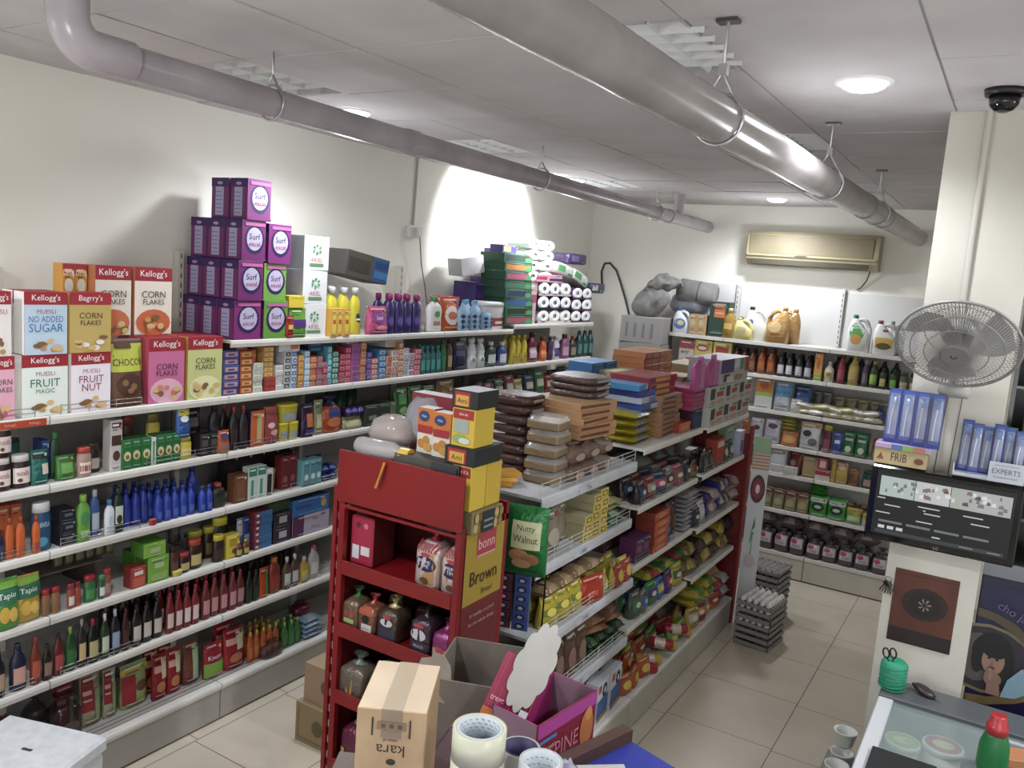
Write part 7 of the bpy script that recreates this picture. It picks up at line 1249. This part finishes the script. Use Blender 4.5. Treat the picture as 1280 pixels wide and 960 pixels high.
# date carton and toothbrush packs on the monitor
boxat('date_carton', -.335, 3.565, 1.80, .19, .10, .062, 'b09868', [('t', 'FRIB', .48, .52, .5, '3a2a20', .3), ('p', [(.06, .3), (.2, .3), (.16, .5), (.13, .75), (.1, .5)], '8a3a20'), ('e', .86, .45, .09, .2, '7a3a20')], 'cream carton with date fruit print on the monitor', 'carton', top='b8a070', side='a08858')
boxat('colour_carton', -.33, 3.56, 1.863, .20, .10, .02, 'a88ab0', [('r', .3, 0, .5, 1, '3a68b0'), ('r', .5, 0, .7, 1, '7aa040'), ('r', .7, 0, .9, 1, 'b86a50')], 'thin rainbow-striped carton on the date carton', 'carton', top='a890b8')
def brush_pack(x, y, z, h, c, lk, rz=0, w=.05):
    r = empty('toothbrush_pack', (x, y, z)); r.rotation_euler = (-.05, 0, rz); tag(r, lk, 'toothbrush pack')
    b = MB(); b.box(-w / 2, w / 2, 0, .004, 0, h, mat(c, 'p'), c=.001); b.art([('r', .15, .12, .85, .88, '8a90b8'), ('r', 0, 0, 1, .14, '24389c'), ('r', .1, .9, .9, .97, '3a54b0')], w, h); link('backing_card', b, r)
    b = MB(); b.tube([(-.006, -.006, h * .15), (-.004, -.007, h * .5), (.002, -.006, h * .88)], [.004, .003, .004], mat('c8ccd8', 'p'), 8); b.box(-.007, .009, -.016, -.007, h * .72, h * .88, mat('3a6ab8', 'w')); link('toothbrush', b, r)
    b = MB(); b.loft([(h * .08, w * .4, .012, 3), (h * .5, w * .42, .014, 3), (h * .92, w * .38, .012, 3)], mat('b0b8d0', 't'), cy=-.004, seg=12); link('blister', b, r)
for i in range(4): brush_pack(-.385 + .052 * i, 3.60 - .004 * i, 1.884, .215, ['2c48a8', '3048a0', '2a3c98', '3a3a78'][i], 'blue toothbrush blister pack, %s of the four on the date carton' % ['leftmost', 'second from left', 'third from left', 'rightmost'][i], rz=.06 * i - .1)
b = MB(); b.box(-.115, .115, 0, .10, 0, .004, mat('c0c4cc', 'c')); b.box(-.0, .115, -.003, 0, 0, .075, mat('b8bcc4', 'c')); b.box(-.115, .0, -.003, 0, 0, .02, mat('b8bcc4', 't')); b.box(-.115, .115, .10, .103, 0, .06, mat('b8bcc4', 'c')); b.box(-.118, -.115, -.003, .103, 0, .04, mat('b8bcc4', 'c')); b.box(.115, .118, -.003, .103, 0, .06, mat('b8bcc4', 'c'))
b.art([('t', 'EXPERTS', .5, .55, .26, '3a5470', .8), ('t', 'ORAL CARE BY DENTISTS', .5, .85, .08, '5a6a80', .7), ('t', 'RECOMMENDED BY DENTISTS', .5, .25, .09, '5a6a80', .7)], .115, .075, lambda x, z: -.0032, x0=0); o = link('counter_display_tray', b); o.location = (-.03, 3.57, 1.802); tag(o, 'white lettered counter tray holding toothbrush packs on the monitor', 'display tray')
for i in range(6): brush_pack(-.12 + .036 * i, 3.63 - .012 * (i % 2), 1.807, .205 - .008 * (i % 3), ['2a3c88', '3a4468', '4a4c78', '2c3c90', '2a5a58', '2a3468'][i], 'toothbrush blister pack, %s of the six in the white tray' % ['leftmost', 'second from left', 'third from left', 'fourth from left', 'fifth from left', 'rightmost'][i], rz=.08 * (i % 3) - .1, w=.04)
# wall fan
FN = empty('wall_fan', (-.185, 3.42, 2.30)); tag(FN, 'large grey wall-mounted fan with dusty wire cage on the pillar', 'fan'); 
FG = mat('8f8c8a', 'p'); head = empty('fan_head', (0, 0, 0)); head.parent = FN; head.rotation_euler = (math.radians(40), 0, 0)
def ringp(r_, y, n=40): return [(r_ * math.cos(2 * PI * i / n), y, r_ * math.sin(2 * PI * i / n)) for i in range(n)]
b = MB(); b.tube(ringp(.205, 0), .006, mat('8a8785', 'p'), 8, True)
for q in (.05, .105, .155): b.tube(ringp(q, -.055 + .055 * (q / .205) ** 2.2), .0022, FG, 5, True)
for i in range(104):
    a = 2 * PI * i / 104; b.tube([(q * math.cos(a + (q - .04) * .6), -.055 + .055 * (q / .205) ** 2.2, q * math.sin(a + (q - .04) * .6)) for q in (.04, .08, .12, .16, .19, .205)], .0016, FG, 4)
link('front_cage', b, head)
b = MB()
for i in range(84):
    a = 2 * PI * i / 84; b.tube([(q * math.cos(a), .09 * (1 - (q / .205) ** 3) , q * math.sin(a)) for q in (.06, .12, .17, .205)], .0014, FG, 4)
b.tube(ringp(.12, .075), .0022, FG, 5, True); link('rear_cage', b, head)
b = MB(); b.loft([(-.006, .045, .045, 2), (0, .05, .05, 2), (.008, .048, .048, 2)], mat('7a7775', 'p'), seg=24); b.add([(.012 * math.cos(a) * k - .004, .012 * math.sin(a) * k, -.0065) for k, a in [(1, t * .6) for t in range(7)] + [(.6, t * .6) for t in range(6, -1, -1)]], [tuple(range(14))], mat('2a2828', 'p')); b.xf(Matrix.Translation((0, -.056, 0)) @ Matrix.Rotation(-PI / 2, 4, 'X')); link('badge', b, head)
for k in range(3):
    b = MB(); V = []; n = 9
    for i in range(n):
        t = i / (n - 1); r_ = .04 + .145 * t; wd = .35 + .55 * math.sin(PI * (t * .7 + .1))
        for q in (-1, 0, 1): a = k * 2 * PI / 3 + .5 * t + q * wd * .62; V.append((r_ * math.cos(a), .012 + .022 * q * (1 - .3 * t), r_ * math.sin(a)))
    b.add(V, [(i * 3 + q, i * 3 + q + 1, (i + 1) * 3 + q + 1, (i + 1) * 3 + q) for i in range(n - 1) for q in (0, 1)], mat('a5a2a0', 'p'), True); link('blade', b, head)
b = MB(); b.loft([(0, .05, .05, 2), (.03, .065, .065, 2), (.09, .055, .055, 2), (.12, .03, .03, 2)], mat('8a8784', 'p'), seg=20); b.xf(Matrix.Translation((0, .03, 0)) @ Matrix.Rotation(-PI / 2, 4, 'X')); link('motor', b, head)
b = MB(); b.tube([(0, .10, .10), (0, .17, -.02), (0, .20, -.16)], .022, mat('9a9690', 'p'), 12); b.loft([(-.21, .05, .035, 2.5), (-.19, .058, .045, 2.5), (-.14, .052, .04, 2.5)], mat('9a9690', 'p'), cy=.225, seg=18); link('wall_bracket', b, FN)
for k, dx in enumerate((-.02, .03)): tag(link('fan_cord', MB().tube([(-.185 + dx, 3.685, 2.10), (-.19 + dx, 3.69, 1.97), (-.20 + dx, 3.69, 1.70)], .002, mat('5a5652', 'p'), 6)), ['thin cord hanging from the fan, left one', 'thin cord hanging from the fan, right one'][k], 'cord', 'fan cords')
# poster on the pillar
b = MB(); b.box(-.118, .118, -.002, 0, 0, .31, noisy('poster_brown', '4a2418', '5a2e1e', 14, .5, .03, stretch=(1, 1, .3)))
b.art([('r', 0, 0, 1, .2, '241410'), ('e', .52, .58, .36, .22, '2c1712'), ('e', .52, .58, .26, .17, '1a0f0d')] + [('p', [(.52, .57), (.52 + .11 * math.cos(a), .58 + .09 * math.sin(a)), (.52 + .09 * math.cos(a + .35), .58 + .075 * math.sin(a + .35))], '8a7a70') for a in [2 * PI * i / 7 for i in range(7)]] + [('e', .52, .58, .03, .025, '2a1814')] + [('r', 0, .93 - .0, 1, .94, '6a3a24')], .236, .31, lambda x, z: -.0022); o = link('poster', b); o.location = (-.185, 3.6985, 1.045); tag(o, 'dark brown poster with a pale flower in a dark ring on the pillar', 'poster')
# keys hanging
r = empty('key_bunch', (-.325, 3.685, 1.30)); tag(r, 'bunch of keys hanging at the edge of the pillar under the monitor', 'keys')
b = MB(); b.tube([(.012 * math.cos(a), 0, .012 * math.sin(a)) for a in [2 * PI * i / 14 for i in range(14)]], .0018, mat('8a8480', 'm'), 6, True); link('ring', b, r)
for k in range(6): b = MB(); a = -.5 + .2 * k; b.box(-.003, .003, -.002 + .003 * k - .012, .001 + .003 * k - .012, -.06, -.012, mat(['6a645c', '4a4540'][k % 2], 'm')); b.loft([(-.026, .009, .002, 2), (-.008, .009, .002, 2)], mat('4a4540', 'm'), cy=.003 * k - .012, seg=10); b.xf(Matrix.Rotation(a, 4, 'Y')); link('key', b, r)
# cooler with the blue poster, right of the pillar
r = empty('display_cooler', (.36, 4.1, 0)); tag(r, 'tall display cooler with a dark blue picture of a woman eating, right of the pillar', 'cooler')
b = MB(); b.box(-.355, .40, -.36, .35, 0, 1.44, mat('17171c', 'p'), c=.004); link('body', b, r)
b = MB(); b.box(-.355, .40, -.38, -.36, 1.40, 1.46, mat('7a7c80', 'm')); link('top_rail', b, r)
b = MB(); b.box(-.352, .30, -.366, -.361, .55, 1.395, mat('17123f', 'p'))
sw = lambda pts, c: ('p', pts, c)
b.art([('e', .12, .60, .42, .17, '6a5a3c'), ('e', .12, .60, .38, .155, '241e28'), ('e', .05, .60, .16, .12, '4a4440'), sw([(.0, .80), (.15, .79), (.32, .75), (.48, .68), (.70, .56), (.70, .60), (.48, .73), (.32, .80), (.15, .83), (.0, .84)], '4a3c28'), sw([(.0, .41), (.18, .42), (.40, .46), (.70, .56), (.70, .51), (.40, .42), (.18, .38), (.0, .37)], '6a5428'),
       ('e', .17, .635, .17, .10, '100b0e'), ('e', .06, .60, .055, .075, '100b0e'), ('e', .30, .57, .06, .10, '100b0e'), ('e', .185, .60, .095, .068, '8a6450'), ('e', .19, .645, .10, .032, '100b0e'), ('e', .150, .612, .014, .006, '1c1210'), ('e', .215, .610, .014, .006, '1c1210'), ('e', .178, .588, .012, .012, '7a5644'), ('e', .180, .566, .026, .008, '5a2a24'), ('e', .175, .552, .018, .012, 'a89a8c'),
       ('e', .20, .515, .075, .034, '7c5a48'), ('e', .15, .53, .02, .03, '7c5a48'), ('e', .18, .535, .018, .03, '8a6450'), sw([(.16, .44), (.16, .50), (.26, .50), (.28, .44)], '7c5a48'), sw([(.28, .44), (.32, .53), (.42, .60), (.52, .60), (.52, .50), (.40, .45)], '6a8aa0'), ('t', 'cho jav', .30, .845, .05, '5a5470', .42, -.38)], .42, .845, lambda x, z: -.3665, x0=-.352, z0=.55); link('picture_panel', b, r)
b = MB(); b.box(-.355, .40, -.0, .35, 1.47, 2.55, mat('1c1a1c', 'p')); b.box(-.355, -.34, -.30, .0, 1.47, 2.5, mat('4a4848', 'm')); link('tower', b, r)
for k in range(3): b = MB(); b.box(-.34, .39, -.30, -.01, 1.62 + .26 * k, 1.63 + .26 * k, mat('5a5a5c', 'm')); link('tower_shelf', b, r)
for k, (z, c, lk) in enumerate(((1.892, '6a6460', 'grey translucent packet on the dark shelf right of the pillar'), (2.152, '7a141c', 'red packet on the dark shelf right of the pillar'))):
    b = MB(); b.box(-.06, .06, 0, .1, 0, .14, mat(c, 'p'), c=.006); b.art([('r', .1, .5, .9, .8, '9a8a90')], .12, .14); o = link('hanging_packet', b); o.location = (.12, 3.84, z); tag(o, lk, 'packet')
# chest freezer
FZ = empty('chest_freezer', (.24, 3.0, 0)); tag(FZ, 'white chest freezer with a glass top in front of the pillar', 'freezer')
b = MB(); b.box(-.51, .60, -1.05, .50, 0, .60, mat('8a8d8f', 'p')); b.box(-.51, -.47, -1.05, .50, .6, .88, mat('8f9294', 'p')); b.box(.56, .60, -1.05, .50, .6, .88, mat('8f9294', 'p')); b.box(-.47, .56, .44, .50, .6, .88, mat('7c8082', 'p')); b.box(-.47, .56, -1.05, -1.01, .6, .88, mat('7c8082', 'p')); link('body', b, FZ)
b = MB(); b.box(-.52, -.465, -1.05, .47, .88, .905, mat('b4b6b8', 'p'), c=.004); link('side_rail', b, FZ)
b = MB(); b.box(-.52, .60, .44, .62, .88, .915, mat('4c5052', 'p'), c=.004); link('rear_ledge', b, FZ)
b = MB(); b.box(-.465, .56, -.04, .44, .893, .898, mat('9fb0ac', 't')); b.box(-.465, .56, -.055, -.035, .89, .904, mat('5c6062', 'p')); link('glass_lid', b, FZ)
b = MB(); b.box(-.465, .56, -1.0, -.03, .880, .885, mat('9fb0ac', 't')); b.box(-.15, .03, .36, .385, .899, .912, mat('9a9ea0', 'p')); link('glass_lid', b, FZ)
b = MB(); b.box(-.47, .56, -1.01, .44, .60, .602, mat('6a7676', 'p')); link('inner_floor', b, FZ)
def tubp(x, y, z, r_, h, c, lc, a_, lk):
    r = empty('ice_cream_tub', (x, y, z)); tag(r, lk, 'ice cream tub'); b = MB(); b.loft([(0, r_ * .86, r_ * .86, 2), (h * .8, r_ * .97, r_ * .97, 2)], mat(c, 'p'), seg=28); link('tub', b, r)
    b = MB(); b.loft([(h * .8, r_ * 1.03, r_ * 1.03, 2), (h * .97, r_ * 1.03, r_ * 1.03, 2), (h, r_ * .98, r_ * .98, 2)], mat('b0b4a8', 'p'), seg=28)
    n = 28; b.add([(math.cos(2 * PI * i / n) * r_ * .9, math.sin(2 * PI * i / n) * r_ * .9, h + .0006) for i in range(n)], [tuple(range(n))], mat(lc, 'p')); b.add([(math.cos(2 * PI * i / n) * r_ * .55, math.sin(2 * PI * i / n) * r_ * .42, h + .0012) for i in range(n)], [tuple(range(n))], mat(a_, 'p')); b.add([(math.cos(2 * PI * i / n) * r_ * .2 + r_ * .3, math.sin(2 * PI * i / n) * r_ * .15, h + .0018) for i in range(n)], [tuple(range(n))], mat('8a8a5a', 'p')); link('lid', b, r)
tubp(-.165, 3.27, .74, .062, .10, '8a9a70', '7a9a4a', 'a0b080', 'ice cream tub with green lid seen through the freezer glass'); tubp(-.04, 3.30, .65, .068, .10, 'a8a890', '9a2c30', 'a8a070', 'lower ice cream tub with red lid through the freezer glass'); tubp(-.035, 3.30, .752, .068, .105, 'a8a890', '9a2c30', 'a8a070', 'upper ice cream tub with red lid through the freezer glass')
for k, (x, y, h) in enumerate(((-.165, 3.27, .135), (-.04, 3.30, .046))): boxat('freezer_block', x, y - .055, .603, .11, .11, h, '8a9090', [], ['pale block under the green-lidded tub', 'pale block under the red-lidded tubs'][k], 'block')
boxat('black_tray', -.14, 2.72, .886, .20, .28, .035, '141416', [], 'black tray on the near end of the freezer', 'tray')
r = empty('juice_bottle', (.115, 3.14, .899)); tag(r, 'green squeeze bottle with red cap standing on the freezer glass', 'bottle'); b = MB(); b.loft([(0, .042, .036, 2.4), (.02, .048, .04, 2.4), (.09, .046, .038, 2.3), (.125, .036, .032, 2), (.14, .028, .028, 2)], mat('0c6a28', 'p'), seg=22); link('body', b, r)
b = MB(); b.loft([(.135, .034, .034, 2), (.165, .034, .034, 2), (.168, .028, .028, 2), (.195, .026, .026, 2), (.20, .022, .022, 2)], mat('b01820', 'p'), seg=20); link('cap', b, r)
boxat('snack_packet', .22, 3.22, .899, .12, .09, .03, 'b06a3c', [], 'orange and white packet lying on the freezer beside the green bottle', 'packet', rz=.4)
# twine spool, scissors, brush
r = empty('twine_spool', (-.245, 3.52, .916)); tag(r, 'green ball of plastic twine on the freezer ledge', 'twine'); b = MB(); b.loft([(0, .036, .036, 2), (.008, .047, .047, 2), (.05, .050, .050, 2), (.105, .049, .049, 2), (.115, .04, .04, 2), (.116, .012, .012, 2)], noisy('twine', '1c7a5a', '248a68', 60, .6, .4, stretch=(.2, .2, 4)), seg=26)
for q in range(9): b.tube([(.0503 * math.cos(a), .0503 * math.sin(a), .012 + .0105 * q + .006 * math.sin(a + q)) for a in [2 * PI * i / 24 for i in range(24)]], .0016, mat('2a8a68', 'p'), 4, True)
link('winding', b, r)
r = empty('scissors', (-.258, 3.50, 1.03)); tag(r, 'black-handled scissors stuck into the green twine', 'scissors'); r.rotation_euler = (0, -.25, 0)
for k, dx in enumerate((-.013, .013)): b = MB(); b.tube([(dx + .011 * math.cos(a), 0, .035 + .020 * math.sin(a)) for a in [2 * PI * i / 18 for i in range(18)]], .0035, mat('141214', 'p'), 6, True); b.tube([(dx, 0, .015), (0, 0, -.01)], .003, mat('141214', 'p'), 6); link('handle', b, r)
b = MB(); b.box(-.004, .004, -.001, .001, -.07, 0, mat('9a9a9c', 'm')); link('blade', b, r)
r = empty('hair_brush', (-.13, 3.55, .93)); r.rotation_euler = (0, .25, -.35); tag(r, 'dark oval brush lying on the freezer ledge by the twine', 'brush'); b = MB(); b.loft([(-.012, .03, .018, 2), (0, .052, .028, 2), (.012, .035, .02, 2)], mat('2a1c1c', 'p'), seg=22); link('head', b, r); b = MB(); b.tube([(.045, 0, 0), (.09, -.01, -.002), (.13, -.02, -.004)], .006, mat('4a4040', 'p'), 8); link('handle', b, r)
# bowls beside the freezer
boxat('grey_crate', -.375, 3.22, 0, .13, .26, .60, '6a6a68', [('r', .1, .2, .9, .3, '4a4a48'), ('r', .1, .5, .9, .6, '4a4a48'), ('r', .1, .8, .9, .9, '4a4a48')], 'narrow grey crate column beside the freezer', 'crate')
for k in range(3):
    b = MB(); n = 28; c = mat('b4b6ac', 'p'); r_ = .044
    V = [(math.cos(2 * PI * i / n) * q, math.sin(2 * PI * i / n) * q, z) for q, z in ((r_ * .7, 0), (r_, .055), (r_ + .003, .06), (r_ - .004, .06), (r_ * .66, .006)) for i in range(n)]
    b.add(V, [(a * n + i, a * n + (i + 1) % n, (a + 1) * n + (i + 1) % n, (a + 1) * n + i) for a in range(4) for i in range(n)], c, True); b.add(V, [tuple(range(4 * n, 5 * n))], mat('6a7a60', 'p')); b.add(V, [tuple(range(n - 1, -1, -1))], c)
    o = link('plastic_bowl', b); o.location = ((-.375, 3.27, .601), (-.375, 3.38, .601), (-.378, 3.44, .662))[k]; tag(o, ['white-rimmed bowl, the nearest of three beside the freezer', 'white-rimmed bowl, the middle of three beside the freezer', 'dark green filled bowl, the farthest beside the freezer'][k], 'bowl', 'bowls beside the freezer')

name_goods()
